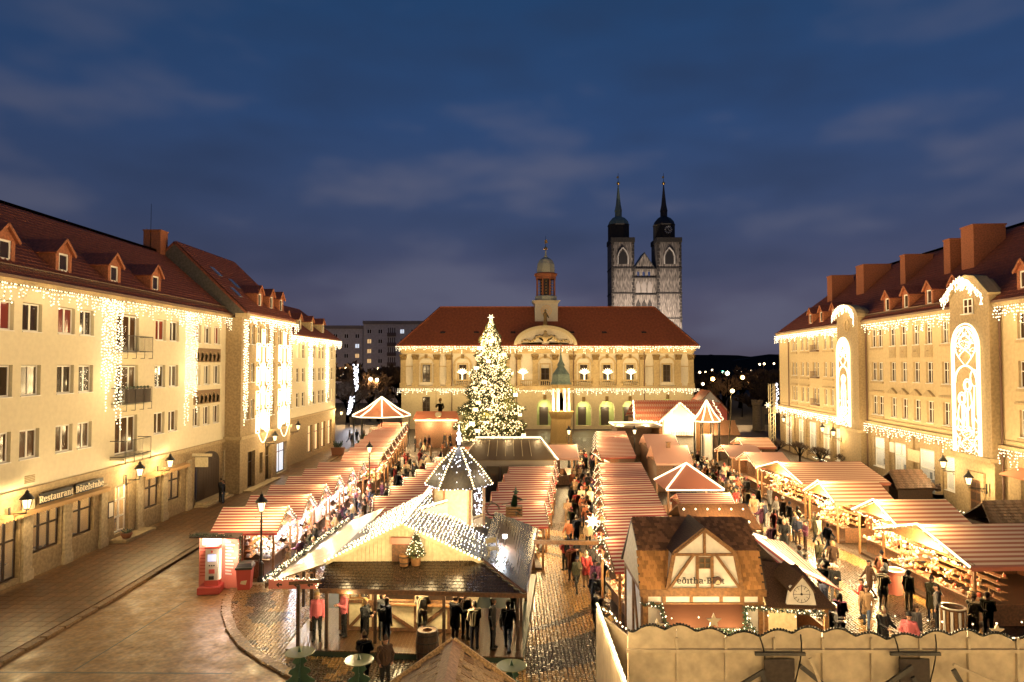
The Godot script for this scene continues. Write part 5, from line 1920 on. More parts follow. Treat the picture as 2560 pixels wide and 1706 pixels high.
	var tw := part("turret", b, M.hall_panel, H)
	b = Bld.new()
	for i in 24:
		var a := TAU * i / 24
		var a2 := TAU * (i + 1) / 24
		for r in [0.85, 0.5]:
			b.bar(T + V(cos(a) * r, 19.75 + sin(a) * r, 1.98), T + V(cos(a2) * r, 19.75 + sin(a2) * r, 1.98), 0.05, 0.06)
	b.bar(T + V(0, 19.75, 2.0), T + V(-0.7, 19.65, 2.0), 0.06, 0.06)
	b.bar(T + V(0, 19.75, 2.0), T + V(0.3, 19.45, 2.0), 0.06, 0.06)
	part("clock_face", b, M.gold, tw)
	b = Bld.new()
	b.lathe([W(2.0, 21.5), W(2.0, 22.3), W(1.75, 22.45), W(0, 22.45)], 8, T, PI / 8, true)
	part("turret_base", b, M.copper_pale, tw)
	for i in 8:
		var a := TAU * i / 8 + PI / 8
		b = Bld.new()
		b.lathe([W(0.16, 22.45), W(0.14, 25.3)], 8, T + V(sin(a) * 1.6, 0, cos(a) * 1.6))
		part("column", b, M.chimney, tw)
	b = Bld.new()
	b.lathe([W(1.05, 22.45), W(1.05, 25.4)], 8, T, PI / 8, true)
	part("belfry_lattice", b, M.wood_dark, tw)
	b = Bld.new()
	for i in 8:
		var a := TAU * i / 8
		for k in 5:
			b.ball(T + V(sin(a) * 1.12, 22.9 + k * 0.5, cos(a) * 1.12), 0.14, 6)
	part("bells", b, M.gold, tw)
	b = Bld.new()
	b.lathe([W(1.85, 25.3), W(1.85, 25.75), W(2.12, 26.1), W(2.12, 26.25), W(1.6, 26.45)], 8, T, PI / 8, true)
	part("turret_cornice", b, M.chimney, tw)
	b = Bld.new()
	b.lathe([W(1.62, 26.4), W(1.62, 27.2), W(1.52, 28.0), W(1.15, 28.7), W(0.55, 29.1), W(0.32, 29.25), W(0.3, 29.4), W(0.16, 29.6), W(0.10, 30.4)], 8, T, PI / 8, true)
	part("turret_dome", b, M.copper_pale, tw)
	b = Bld.new()
	b.ball(T + V(0, 30.75, 0), 0.32, 10)
	b.tube(T + V(0, 30.9, 0), T + V(0, 32.9, 0), 0.05, 0.03, 6)
	b.prism(PackedVector2Array([W(-0.1, 31.6), W(0.45, 31.7), W(0.3, 32.3), W(-0.1, 32.2)]), -6.03, -5.97)
	part("weather_vane", b, M.gold, tw)
	for x in [-15.6, -5.0, 4.3, 15.85]:
		b = Bld.new()
		b.lathe([W(0.08, 0.0), W(0.08, 13.2)], 6, V(x, 0, 0.35))
		part("drainpipe", b, M.copperwood, H)
	# lights
	var P := func(x, y, z) -> Vector3: return X * V(x, y, z)
	icicles("icicle lights along the main cornice of the town hall", P.call(-24.6, 13.5, 1.0), P.call(24.7, 13.5, 1.0), W(0.3, 1.15), 0.19, 0.085, 0.15, 4.0, 3.4, "icicle light strings", V(0, -0.2, 0.7))
	icicles("icicle lights under the balcony course of the town hall", P.call(-24.3, 6.6, 1.2), P.call(24.5, 6.6, 1.2), W(0.3, 1.05), 0.19, 0.085, 0.15, 3.4, 3.4, "icicle light strings", V(0, 0, 0.8))
	var k := 0
	for x in [-13.87, -4.0, 5.99, 9.78, 13.57]:
		var s := thing("light_star", "bright burst ornament before the %s lit balcony of the town hall" % ["first", "second", "third", "fourth", "fifth"][k], "light ornament", X.translated_local(V(x, 8.1, 0.9)), "burst ornaments on the town hall balconies")
		k += 1
		var t := Bld.new()
		t.tube(V(0, 0, 0), V(0, 1.0, 0), 0.12, 0.12, 6)
		for i in 7:
			var a := lerpf(-1.15, 1.15, i / 6.0)
			t.tube(V(0, 0.9, 0), V(sin(a) * 0.95, 0.9 + cos(a) * 1.0, 0.1), 0.10, 0.05, 5)
			t.ball(V(sin(a) * 0.7, 0.9 + cos(a) * 0.75, 0.1), 0.13, 6)
		part("light_hose", t, M.tube_light, s)
		omni(s, V(0, 1.3, 0.6), 1.8, WARM, 0.3)

# ---------------------------------------------------------------- church and blocks behind
func build_far() -> void:
	var C := thing("twin_tower_church", "grey stone church with two towers, one green spire and one black", "church", at(V(0, 0, -200)))
	var b := Bld.new()
	for q in [[29.3, 36.0, "left"], [42.8, 49.9, "right"]]:
		var x0: float = q[0]
		var x1: float = q[1]
		var c := (x0 + x1) / 2
		b = Bld.new()
		wall_face(b, x0, x1, 0, 46.7, [[c - 1.15, 40.2, c + 1.15, 42.6]], 0.8)
		b.quad(V(x0, 0, -8.5), V(x0, 0, 0), V(x0, 46.7, 0), V(x0, 46.7, -8.5))
		b.quad(V(x1, 0, 0), V(x1, 0, -8.5), V(x1, 46.7, -8.5), V(x1, 46.7, 0))
		b.quad(V(x1, 0, -8.5), V(x0, 0, -8.5), V(x0, 46.7, -8.5), V(x1, 46.7, -8.5))
		var tw := part("tower", b, M.grey_stone, C)
		# quoins at both edges
		for i in 24:
			for s in [x0, x1]:
				b = Bld.new()
				var w := 0.75 if i % 2 else 0.5
				b.bx(V(s - (w if s == x1 else 0.04), 23.0 + i, -0.3), V(s + (w if s == x0 else 0.04), 23.85 + i, 0.05))
				part("quoin", b, M.dark_stone, tw)
		for y in [24.0, 31.4, 38.9]:
			b = Bld.new()
			b.bx(V(x0 - 0.15, y, -8.6), V(x1 + 0.15, y + 0.35, 0.15))
			part("string_course", b, M.dark_stone, tw)
		# pointed bell opening
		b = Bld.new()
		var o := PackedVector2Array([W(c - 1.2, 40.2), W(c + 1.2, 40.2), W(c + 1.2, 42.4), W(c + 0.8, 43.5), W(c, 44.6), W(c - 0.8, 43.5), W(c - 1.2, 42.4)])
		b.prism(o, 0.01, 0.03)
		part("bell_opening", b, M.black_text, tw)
		b = Bld.new()
		var pa := [V(c - 1.5, 40.2, 0.1), V(c - 1.5, 42.5, 0.1), V(c - 1.05, 43.9, 0.1), V(c, 45.1, 0.1), V(c + 1.05, 43.9, 0.1), V(c + 1.5, 42.5, 0.1), V(c + 1.5, 40.2, 0.1)]
		for i in 6:
			b.bar(pa[i], pa[i + 1], 0.25, 0.55, V(0, 0, 1))
		part("bell_arch", b, mat("pale_arch", Color(0.42, 0.40, 0.37), 0.8), tw)
		# parapet, octagon, dome, spire
		b = Bld.new()
		b.bx(V(x0 - 0.2, 46.7, -8.7), V(x1 + 0.2, 48.1, 0.2))
		part("parapet", b, M.dark_stone, tw)
		var ctr := V(c - 0.6, 0, -4.2)
		b = Bld.new()
		b.lathe([W(3.25, 48.0), W(3.25, 52.2), W(3.45, 52.5)], 8, ctr, PI / 8, true)
		part("octagon", b, M.dark_stone, tw)
		var green: bool = x0 < 40
		b = Bld.new()
		var d := 0.0 if green else 0.0
		b.lathe([W(3.3, 52.4), W(2.9, 53.6), W(2.0, 54.6), W(1.05, 55.1), W(1.05, 56.6), W(1.15, 56.8), W(0.75, 58.8), W(0.2, 64.2), W(0.12, 65.0)], 8, ctr, PI / 8, true)
		part("spire", b, M.copper if green else mat("spire_black", Color(0.016, 0.012, 0.013), 0.6), tw)
		b = Bld.new()
		b.ball(ctr + V(0, 65.3, 0), 0.5, 10)
		b.tube(ctr + V(0, 65.6, 0), ctr + V(0, 68.4, 0), 0.08, 0.05, 5)
		b.prism(PackedVector2Array([W(ctr.x - 0.5, 66.8), W(ctr.x + 0.2, 66.9), W(ctr.x + 0.1, 67.6), W(ctr.x - 0.4, 67.4)]), -4.23, -4.17)
		part("finial", b, M.gold, tw)
		if not green:
			b = Bld.new()
			var cc := ctr + V(0.6, 50.6, 3.2)
			for i in 12:
				var a := TAU * i / 12
				b.bar(cc + V(sin(a) * 0.7, cos(a) * 0.7, 0), cc + V(sin(a) * 1.15, cos(a) * 1.15, 0), 0.08, 0.2)
			b.bar(cc, cc + V(0.6, -0.4, 0.02), 0.06, 0.16)
			b.bar(cc, cc + V(-0.2, 0.85, 0.02), 0.06, 0.12)
			part("clock_face", b, M.white_paint, tw)
	# gabled link between the towers
	b = Bld.new()
	wall_face(b, 35.9, 42.9, 0, 39.2, [[37.1, 36.9, 37.8, 38.2], [38.7, 36.9, 39.4, 38.2], [40.3, 36.9, 41.0, 38.2]], 0.5, -1.5)
	b.tri(V(36.4, 39.2, -1.5), V(42.2, 39.2, -1.5), V(39.3, 43.8, -1.5))
	var lk := part("link_gable", b, M.grey_stone, C)
	b = Bld.new()
	b.slab(V(36.2, 39.2, -8), V(36.2, 39.2, -1.3), V(39.3, 43.95, -1.3), V(39.3, 43.95, -8), 0.2)
	b.slab(V(42.4, 39.2, -1.3), V(42.4, 39.2, -8), V(39.3, 43.95, -8), V(39.3, 43.95, -1.3), 0.2)
	part("link_roof", b, M.slate, lk)
	for x in [37.4, 39.1, 40.8]:
		b = Bld.new()
		b.prism(PackedVector2Array([W(x - 0.6, 31.9), W(x + 0.6, 31.9), W(x + 0.6, 34.3), W(x, 35.5), W(x - 0.6, 34.3)]), -1.49, -1.44)
		part("blind_arch", b, mat("dull_arch", Color(0.20, 0.18, 0.165), 0.8), lk)
		b = Bld.new()
		b.prism(PackedVector2Array([W(x - 0.7, 24.0), W(x + 0.7, 24.0), W(x + 0.7, 28.4), W(x, 30.0), W(x - 0.7, 28.4)]), -1.49, -1.43)
		part("link_window", b, M.dark_stone, lk)
	for y in [31.2, 36.2, 38.9]:
		b = Bld.new()
		b.bx(V(36.0, y, -1.5), V(42.8, y + 0.3, -1.2))
		part("string_course", b, M.dark_stone, lk)
	b = Bld.new()
	b.slab(V(25.0, 20, -60), V(25, 20, -8.6), V(39, 33, -8.6), V(39, 33, -60), 0.3)
	b.slab(V(53, 20, -8.6), V(53, 20, -60), V(39, 33, -60), V(39, 33, -8.6), 0.3)
	part("nave_roof", b, M.slate, C)
	# unseen floodlights on poles, placed to light the church from below
	for q in [[31.5, 26.0, "nearer"], [39.5, 24.0, "middle"], [46.5, 26.0, "farther"]]:
		var f := thing("floodlight", "unseen floodlight washing the church front, %s along the row" % q[2], "floodlight", at(V(q[0], 14.5, -188)), "unseen church floodlights")
		b = Bld.new()
		b.tube(V(0, -14.5, 0), V(0, 0, 0), 0.12, 0.1, 6)
		b.bx(V(-0.3, 0, -0.2), V(0.3, 0.4, 0.2))
		part("housing", b, M.iron, f)
		b = Bld.new()
		b.bx(V(-0.25, 0.05, -0.24), V(0.25, 0.36, -0.205))
		part("lamp_face", b, M.street_white, f)
		var l := SpotLight3D.new()
		l.name = "lamp_glow"
		l.position = V(0, 0.3, -0.4)
		l.rotation = V(deg_to_rad(52), 0, 0)
		l.light_color = Color(1.0, 0.80, 0.62).linear_to_srgb()
		l.light_energy = 900.0
		l.spot_angle = 48
		l.spot_range = 80
		l.light_size = 0.4
		l.shadow_enabled = true
		f.add_child(l, true)
	# slab blocks
	var lit := [[3, 0], [6, 1], [0, 1], [2, 3], [5, 2], [7, 0], [6, 3], [1, 5], [4, 4]]
	for q in [[-60.0, -41.6, 20.6, "lower grey slab block beyond the far street house"], [-41.4, -14.0, 21.9, "taller grey slab block beside the town hall roof"]]:
		var o := thing("apartment_block", q[3], "building", at(V(0, 0, -190)), "")
		var x0: float = q[0]
		var x1: float = q[1]
		var h: float = q[2]
		var holes := []
		var n := int((x1 - x0) / 3.05)
		for i in n:
			for f in 7:
				if i % 4 == 2:
					continue
				var x := x0 + 1.0 + i * 3.05
				var y := h - 2.7 - f * 2.75
				holes.append([x, y, x + 1.25, y + 1.3])
		b = Bld.new()
		wall_face(b, x0, x1, 0, h, holes, 0.15)
		b.quad(V(x1, 0, 0), V(x1, 0, -11), V(x1, h, -11), V(x1, h, 0))
		b.quad(V(x0, 0, -11), V(x0, 0, 0), V(x0, h, 0), V(x0, h, -11))
		b.quad(V(x0, h, 0), V(x1, h, 0), V(x1, h, -11), V(x0, h, -11))
		part("wall", b, mottle(mat("panel_block", Color(0.58, 0.54, 0.54), 0.9), 0.15, 0.85), o)
		b = Bld.new()
		b.bx(V(x0 - 0.2, h, -11.2), V(x1 + 0.2, h + 0.9, 0.25))
		part("parapet", b, mat("block_trim", Color(0.22, 0.19, 0.18), 0.9), o)
		var idx := 0
		for w in holes:
			idx += 1
			var m: Material = M.pane_dark
			var pick := (idx * 37 + int(h * 10)) % 11
			if pick == 0 or pick == 4 or (pick == 7 and w[1] > h - 6):
				m = M.window_lit if idx % 5 else M.window_bluish
			window(o, w[0] + 0.02, w[1] + 0.02, -0.12, 1.21, 1.26, 2, [], M.frame_white, m, 0.09, false)
		for i in n:
			if i % 4 != 2:
				continue
			for f in 7:
				b = Bld.new()
				var x := x0 + 0.6 + i * 3.05
				var y := h - 3.4 - f * 2.75
				b.bx(V(x, y, 0.0), V(x + 2.4, y + 1.0, 0.6))
				part("balcony", b, mat("balcony_brown", Color(0.13, 0.095, 0.085), 0.9), o)
				for k in 4:
					b = Bld.new()
					b.bx(V(x + 0.15 + k * 0.58, y + 1.02, 0.02), V(x + 0.42 + k * 0.58, y + 2.4, 0.05))
					part("balcony_window", b, M.pane_grey, o)

# ---------------------------------------------------------------- market stalls
# a plain gabled stall: front towards +z, w across, d deep; the ridge runs from front to back
func stall_proto(called: String, w: float, d: float, eave: float, ridge: float, canvas: String, gable: bool, lamp: float, label: String, detail := true) -> Node3D:
	var o := thing(called, label, "market stall")
	var hw := w / 2
	var b := Bld.new()
	b.bx(V(-hw + 0.1, 0, -d + 0.1), V(hw - 0.1, 0.12, -0.1))
	part("floor", b, M.wood_dark, o)
	b = Bld.new()
	b.bx(V(-hw + 0.06, 0, -d + 0.06), V(hw - 0.06, eave, -d + 0.12))
	b.bx(V(-hw + 0.06, 0, -d + 0.121), V(-hw + 0.12, eave, -d * 0.5))
	b.bx(V(hw - 0.12, 0, -d + 0.121), V(hw - 0.06, eave, -d * 0.5))
	part("wall", b, M.wood, o)
	if detail:
		for i in int(w / 0.3):
			b = Bld.new()
			b.bx(V(-hw + 0.08 + i * 0.3, 0.0, -d + 0.03), V(-hw + 0.36 + i * 0.3, eave - 0.02, -d + 0.058))
			part("wall_board", b, M.wood, o)
	b = Bld.new()
	b.bx(V(-hw + 0.06, 0, -0.55), V(hw - 0.06, 0.85, -0.5))
	b.bx(V(-hw + 0.06, 0, -d * 0.5), V(-hw + 0.11, 0.85, -0.551))
	b.bx(V(hw - 0.11, 0, -d * 0.5), V(hw - 0.06, 0.85, -0.551))
	b.bx(V(-hw + 0.02, 0.85, -0.8), V(hw - 0.02, 0.91, -0.25))
	part("counter", b, M.wood, o)
	for s in [-1, 1]:
		b = Bld.new()
		b.bx(V(s * (hw - 0.1) - 0.05, 0, -0.12), V(s * (hw - 0.1) + 0.05, eave, -0.02))
		part("post", b, M.wood_gold, o)
	var ov := 0.18
	var ey := eave - 0.05
	for s in [-1.0, 1.0]:
		b = Bld.new()
		var e0 := V(s * (hw + 0.1), ey, ov)
		var e1 := V(s * (hw + 0.1), ey, -d - 0.05)
		var r0 := V(0, ridge, ov)
		var r1 := V(0, ridge, -d - 0.05)
		if s > 0:
			b.slab(e0, e1, r1, r0, 0.03)
		else:
			b.slab(e1, e0, r0, r1, 0.03)
		part("roof_canvas", b, M[canvas], o)
		b = Bld.new()
		b.bar(e0 + V(0, -0.02, 0.03), r0 + V(0, -0.02, 0.03), 0.04, 0.16)
		part("barge_board", b, M.wood_gold, o)
		b = Bld.new()
		b.bx(V(s * (hw + 0.08) - 0.012, ey - 0.16, -d), V(s * (hw + 0.08) + 0.012, ey - 0.02, ov))
		part("valance", b, M[canvas], o)
	if gable:
		b = Bld.new()
		b.tri(V(-hw, ey + 0.05, -0.05), V(hw, ey + 0.05, -0.05), V(0, ridge - 0.1, -0.05))
		b.tri(V(hw, ey + 0.05, -0.08), V(-hw, ey + 0.05, -0.08), V(0, ridge - 0.1, -0.08))
		part("gable_panel", b, M.wood_gold, o)
		var pts := along([V(-hw - 0.05, ey, ov + 0.06), V(0, ridge, ov + 0.06), V(hw + 0.05, ey, ov + 0.06)], 0.13, 0.05)
		pts.append_array(along([V(-hw, ey - 0.08, ov), V(hw, ey - 0.08, ov)], 0.16, 0.05))
		bulbs(o, pts, 0.03)
		omni(o, V(0, ridge + 0.35, 0.3), lamp * 0.22, WARM, 0.2)  # unseen lamp above the ridge, placed to light the roof canvas
		b = Bld.new()
		for i in 40:
			var u := (i / 39.0) * 2.0 - 1.0
			var p := V(u * hw, lerpf(ridge, ey, absf(u)) - 0.06, ov + 0.05)
			for k in 3:
				b.bar(p, p + V(rng.randf_range(-0.1, 0.1), rng.randf_range(-0.12, 0.08), rng.randf_range(-0.04, 0.06)), 0.025, 0.012)
		part("garland", b, M.green, o)
	b = Bld.new()
	b.tube(V(-hw * 0.6, eave - 0.12, -0.6), V(hw * 0.6, eave - 0.12, -0.6), 0.03, 0.03, 6)
	part("strip_lamp", b, M.tube_light, o)
	omni(o, V(0, eave - 0.25, -0.55), lamp, WARM, 0.2)
	return o

# small wares heaped on a counter: stuff
var ware_meshes := []
func wares(label: String, xf: Transform3D, w: float, tones: Array, count: int, tall := false, category := "goods", group := "") -> void:
	if ware_meshes.is_empty():
		var b := Bld.new()
		b.lathe([W(0, 0), W(0.5, 0), W(0.62, 0.5), W(0.45, 0.9), W(0.3, 1.0), W(0, 1.0)], 7)
		ware_meshes.append(b.mesh())
		b = Bld.new()
		b.bx(V(-0.5, 0, -0.4), V(0.5, 0.8, 0.4))
		ware_meshes.append(b.mesh())
		b = Bld.new()
		b.ball(V(0, 0.5, 0), 0.5, 8)
		ware_meshes.append(b.mesh())
		b = Bld.new()
		b.lathe([W(0.5, 0), W(0.25, 0.4), W(0.1, 1.3), W(0, 1.5)], 6)
		ware_meshes.append(b.mesh())
	var o := thing("market_wares", label, category, xf, group)
	o.set_meta("kind", "stuff")
	for k in 4:
		var t := []
		var c := []
		for i in count / 4:
			var s := rng.randf_range(0.07, 0.17)
			var x := rng.randf_range(-w / 2, w / 2)
			var zz := rng.randf_range(-1.15, -0.28)
			var p := V(x, 0.912 + maxf(0.0, -zz - 0.6) * 0.8, zz)
			if i % 3 == 0:
				var sh := rng.randi() % 4
				p = V(x, 1.0 + sh * 0.3, -1.35 - 0.02 * sh)
			if tall and i % 4 == 1:
				p = V(x, rng.randf_range(1.5, 2.0), rng.randf_range(-0.5, -0.2))
			t.append(Transform3D(Basis(Vector3.UP, rng.randf() * TAU).scaled(Vector3.ONE * s), p))
			var q: Color = tones[rng.randi() % tones.size()]
			c.append(q * rng.randf_range(0.75, 1.1))
		many("wares", ware_meshes[k], t, M.tinted, o, c)
	if xf.origin.length() > 0:
		var b := Bld.new()
		for sh in 4:
			b.bx(V(-w / 2, 0.97 + sh * 0.3, -1.5), V(w / 2, 0.998 + sh * 0.3, -1.2))
		part("shelf", b, M.wood_gold, o)

const SILVER := [Color(0.7, 0.7, 0.75), Color(0.5, 0.55, 0.65), Color(0.75, 0.72, 0.68), Color(0.35, 0.4, 0.5), Color(0.6, 0.35, 0.25), Color(0.15, 0.16, 0.2)]
const TOYS := [Color(0.6, 0.1, 0.06), Color(0.7, 0.55, 0.3), Color(0.25, 0.3, 0.45), Color(0.7, 0.68, 0.6), Color(0.45, 0.25, 0.1), Color(0.2, 0.25, 0.1)]
const BROWNS := [Color(0.45, 0.25, 0.1), Color(0.6, 0.42, 0.2), Color(0.3, 0.12, 0.05), Color(0.7, 0.6, 0.4), Color(0.5, 0.12, 0.06)]
const ORD := ["first", "second", "third", "fourth", "fifth", "sixth", "seventh", "eighth", "ninth", "tenth", "eleventh", "twelfth"]

func build_stalls() -> void:
	# street-side row, fronts to the lane
	var T := "striped stall, %s from the red kiosk, in the row along the carriageway"
	var p0 := stall_proto("market_stall", 3.05, 3.05, 2.35, 3.2, "stripes", true, 7.0, T % "first")
	var rowA := []
	for i in 6:
		var z := -35.45 - i * 3.25
		var x: float = [-11.75, -11.58, -11.6, -11.58, -11.5, -11.42][i]
		rowA.append(at(V(x, 0, z), PI / 2 + 0.03))
	p0.transform = rowA[0]
	p0.set_meta("group", "striped stalls along the carriageway")
	for i in range(1, 6):
		copy(p0, "market_stall", T % ORD[i], rowA[i], "striped stalls along the carriageway")
	for i in 6:
		var nm := ["silvery crockery", "white and blue ceramics", "pink and red knitwear", "pale glass baubles", "white candles and lamps", "baked sweets"][i] as String
		wares("%s heaped on the counter of the %s stall from the red kiosk" % [nm, ORD[i]], rowA[i], 2.7, SILVER if i != 2 and i != 5 else TOYS, 220, true, "goods", "")
		# unseen cold white lamps, placed to light the near goods
		omni(self, rowA[i] * V(0, 1.95, 0.35), 4.0 if i < 5 else 1.2, Color(0.85, 0.88, 1.0), 0.15)
	var b := Bld.new()
	b.bx(V(-11.9, 0.9, -42.9), V(-11.87, 2.3, -40.7))
	one("hanging_cloth", b, M.pink_print, "pink cloth panel with a blue towel hung in the third carriageway stall", "cloth")
	# second block of the same row, beyond the lamp post, bending away from the square
	T = "striped stall, %s beyond the second lamp post in the carriageway row"
	for i in 10:
		var s := i / 9.0
		var z := -57.4 - i * 3.3
		copy(p0, "market_stall", T % ORD[i], at(V(lerpf(-10.95, -13.6, s), 0, z), PI / 2 - 0.06), "striped stalls along the carriageway beyond the second lamp post")
		if i < 7:
			wares("carved wooden pyramids and lights on the %s stall beyond the second lamp post" % ORD[i], at(V(lerpf(-10.95, -13.6, s), 0, z), PI / 2 - 0.06), 2.8, BROWNS if i % 2 else TOYS, 120, true)
	# row behind the pavilion, facing the carriageway lane
	var p1 := stall_proto("market_stall", 3.05, 3.0, 2.35, 3.2, "stripes", true, 6.0, "striped stall behind the mulled wine pavilion, first from it, facing the carriageway row", false)
	p1.set_meta("group", "striped stalls back to back behind the pavilion")
	var xs := []
	for i in 6:
		xs.append(at(V(-7.45 + i * 0.33, 0, -38.3 - i * 3.2), -PI / 2 + 0.1))
	p1.transform = xs[0]
	for i in range(1, 6):
		copy(p1, "market_stall", "striped stall behind the mulled wine pavilion, %s from it, facing the carriageway row" % ORD[i], xs[i], "striped stalls back to back behind the pavilion")
	for i in 6:
		copy(p1, "market_stall", "striped stall with its front on the central lane, %s beyond the pavilion" % ORD[i], at(V(1.52 + i * 0.32, 0, -36.8 - i * 3.2), PI / 2 + 0.1), "striped stalls on the pavilion side of the central lane")
		wares("coloured wares on the %s stall beyond the pavilion on the central lane" % ORD[i], at(V(1.52 + i * 0.32, 0, -36.8 - i * 3.2), PI / 2 + 0.1), 2.7, TOYS, 100)
	# opposite row along the central lane, behind the half-timbered hut
	for i in 8:
		var z := -29.2 - i * 3.12
		copy(p1, "market_stall", "striped stall across the central lane, %s behind the half-timbered grill hut" % ORD[i], at(V(4.1 + i * 0.365, 0, z), -PI / 2 + 0.117), "striped stalls on the grill hut side of the central lane")
		wares("small wares on the %s stall behind the grill hut on the central lane" % ORD[i], at(V(4.1 + i * 0.365, 0, z), -PI / 2 + 0.117), 2.7, BROWNS, 100)
	for i in 5:
		var z := -62.6 - i * 3.2
		copy(p1, "market_stall", "striped stall at the far end of the central lane, %s past the wooden gap" % ORD[i], at(V(7.9 + i * 0.40, 0, z), -PI / 2 + 0.117), "far striped stalls on the grill hut side of the central lane")
	# broad stalls of the right-hand row: ridge across the view, a lit gable on the lane
	var big := [[18.4, -30.9, 7.0, 6.4, "nearest", "broad striped stall nearest the front, first of the row before the ochre house"], [19.4, -36.5, 3.7, 4.0, "second", "broad striped stall, second of the row before the ochre house"], [19.1, -42.4, 3.5, 3.6, "third", "broad striped stall, third of the row before the ochre house"], [19.8, -50.6, 6.0, 7.4, "fourth", "long striped stall, fourth of the row before the ochre house"]]
	for q in big:
		var o := stall_proto("market_stall", q[3], q[2], 2.45, 3.35, "stripes_fine", true, 9.0, q[5], false)
		o.transform = at(V(q[0], 0, q[1]), -PI / 2 + 0.05)
		o.set_meta("group", "broad striped stalls before the ochre house")
		# open lit side with counter on the near side, light tubes along the gable edges
		var hw: float = q[3] / 2
		var t := Bld.new()
		t.tube(V(-hw - 0.1, 2.42, 0.24), V(0, 3.38, 0.24), 0.05, 0.05, 6)
		t.tube(V(hw + 0.1, 2.42, 0.24), V(0, 3.38, 0.24), 0.05, 0.05, 6)
		t.tube(V(-hw - 0.12, 2.40, 0.2), V(-hw - 0.12, 2.40, -2.0), 0.045, 0.045, 6)
		part("light_hose", t, M.tube_light, o)
		omni(o, V(0, 2.2, 0.5), 13.0, WARM, 0.3)
		omni(o, V(0, 3.95, 0.3), 5.5, WARM, 0.3)  # unseen lamp over the gable, placed to light the roofs around
		omni(o, V(-hw, 3.0, 0.35), 6.0, WARM, 0.3)
		omni(o, V(-hw - 0.4, 2.1, -1.0), 9.0, WARM, 0.3)
		wares("wares and gingerbread on the lane counter of the %s broad stall before the ochre house" % q[4], o.transform, q[3] - 0.3, BROWNS, 160, true)
		wares("wares under the side lamps of the %s broad stall before the ochre house" % q[4], o.transform * Transform3D(Basis(Vector3.UP, -PI / 2), V(-hw + 0.1, 0, -1.1)), 1.8, TOYS, 90)
	# far right cluster
	for q in [[13.4, -58.9, 3.9, 2.4, 3.6, "canvas_mauve", "mauve roofed stall with a small chimney, amid the market", 0.0], [14.6, -68.5, 4.6, 2.5, 3.6, "canvas_mauve", "mauve roofed stall beyond the one with a chimney", 0.0], [11.2, -40.6, 3.3, 2.3, 2.95, "stripes", "striped stall in front of the pyramid-roofed pavilion", 0.0], [19.7, -57.5, 4.6, 2.4, 3.2, "canvas_mauve", "long mauve stall beyond the fourth broad stall", -1.5], [19.6, -63.5, 4.6, 2.4, 3.1, "canvas_mauve", "second mauve stall beyond the fourth broad stall", -1.5], [23.2, -70.0, 4.4, 2.4, 3.1, "stripes_fine", "pale striped pavilion under the single lamp", -1.5], [-3.9, -60.5, 4.4, 2.4, 3.3, "canvas_rust", "rust roofed stall at the foot of the big Christmas tree", 0.0], [4.2, -62.0, 4.0, 2.4, 3.3, "canvas_mauve", "mauve stall with a lit window beside the dark tent", 0.0]]:
		var o := stall_proto("market_stall", q[2], 2.9, q[3], q[4], q[5], false, 8.0, q[6], false)
		o.transform = at(V(q[0], 0, q[1] + 1.4), PI / 2 + float(q[7]))
		o.transform = at(V(q[0] + (1.45 if q[7] == 0.0 else 0.0), 0, q[1]), PI / 2 if q[7] == 0.0 else -PI / 2)
		var t := Bld.new()
		var hw: float = q[2] / 2
		t.tube(V(-hw, q[3] - 0.05, 0.2), V(0, q[4], 0.2), 0.04, 0.04, 5)
		t.tube(V(hw, q[3] - 0.05, 0.2), V(0, q[4], 0.2), 0.04, 0.04, 5)
		part("light_hose", t, M.tube_light, o)
		omni(o, V(0, q[4] + 0.5, 0.3), 2.5, WARM, 0.3)
	b = Bld.new()
	b.bx(V(-0.15, 0, -0.15), V(0.15, 0.45, 0.15))
	b.bx(V(-0.2, 0.45, -0.2), V(0.2, 0.5, 0.2))
	one("stall_chimney", b, M.wood_gold, "small boxed chimney on the mauve stall roof", "chimney", at(V(13.3, 3.45, -58.4)))

	# pyramid-roofed pavilion edged with light tubes
	var py := thing("pyramid_pavilion", "red pyramid-roofed pavilion with bright light tubes along its hips", "pavilion", at(V(11.5, 0, -45.3)))
	b = Bld.new()
	var e := [V(-1.75, 2.6, 1.9), V(1.9, 2.6, 1.9), V(1.9, 2.6, -1.8), V(-1.75, 2.6, -1.8)]
	var top := V(0.05, 3.95, -0.2)
	for i in 4:
		b = Bld.new()
		b.tri(e[i], e[(i + 1) % 4], top)
		b.tri(e[(i + 1) % 4] - V(0, 0.05, 0), e[i] - V(0, 0.05, 0), top - V(0, 0.05, 0))
		part("roof_slope", b, mat("red_roof", Color(0.44, 0.17, 0.11), 0.7), py)
	b = Bld.new()
	for i in 4:
		b.tube(e[i] + V(0, 0.06, 0), top + V(0, 0.06, 0), 0.06, 0.06, 6)
	b.tube(e[0], e[1], 0.05, 0.05, 6)
	part("light_hose", b, M.tube_light, py)
	for p in e:
		b = Bld.new()
		b.bx(V(p.x * 0.92 - 0.06, 0, p.z * 0.92 - 0.06), V(p.x * 0.92 + 0.06, 2.6, p.z * 0.92 + 0.06))
		part("post", b, M.wood, py)
	b = Bld.new()
	b.bx(V(-1.5, 0, -1.5), V(1.6, 1.0, 1.6))
	part("counter", b, M.wood_gold, py)
	omni(py, V(0, 2.2, 2.4), 12.0)
	omni(py, V(2.6, 2.2, 0), 12.0)
	# shingled stall with spots of light behind the grill hut
	var sg := thing("shingle_stall", "brown shingled stall dotted with warm spots behind the half-timbered hut", "market stall", at(V(10.2, 0, -35.0)))
	b = Bld.new()
	b.slab(V(-1.9, 2.5, 1.4), V(2.0, 2.5, 1.4), V(1.8, 3.4, -0.3), V(-1.7, 3.4, -0.3), 0.06)
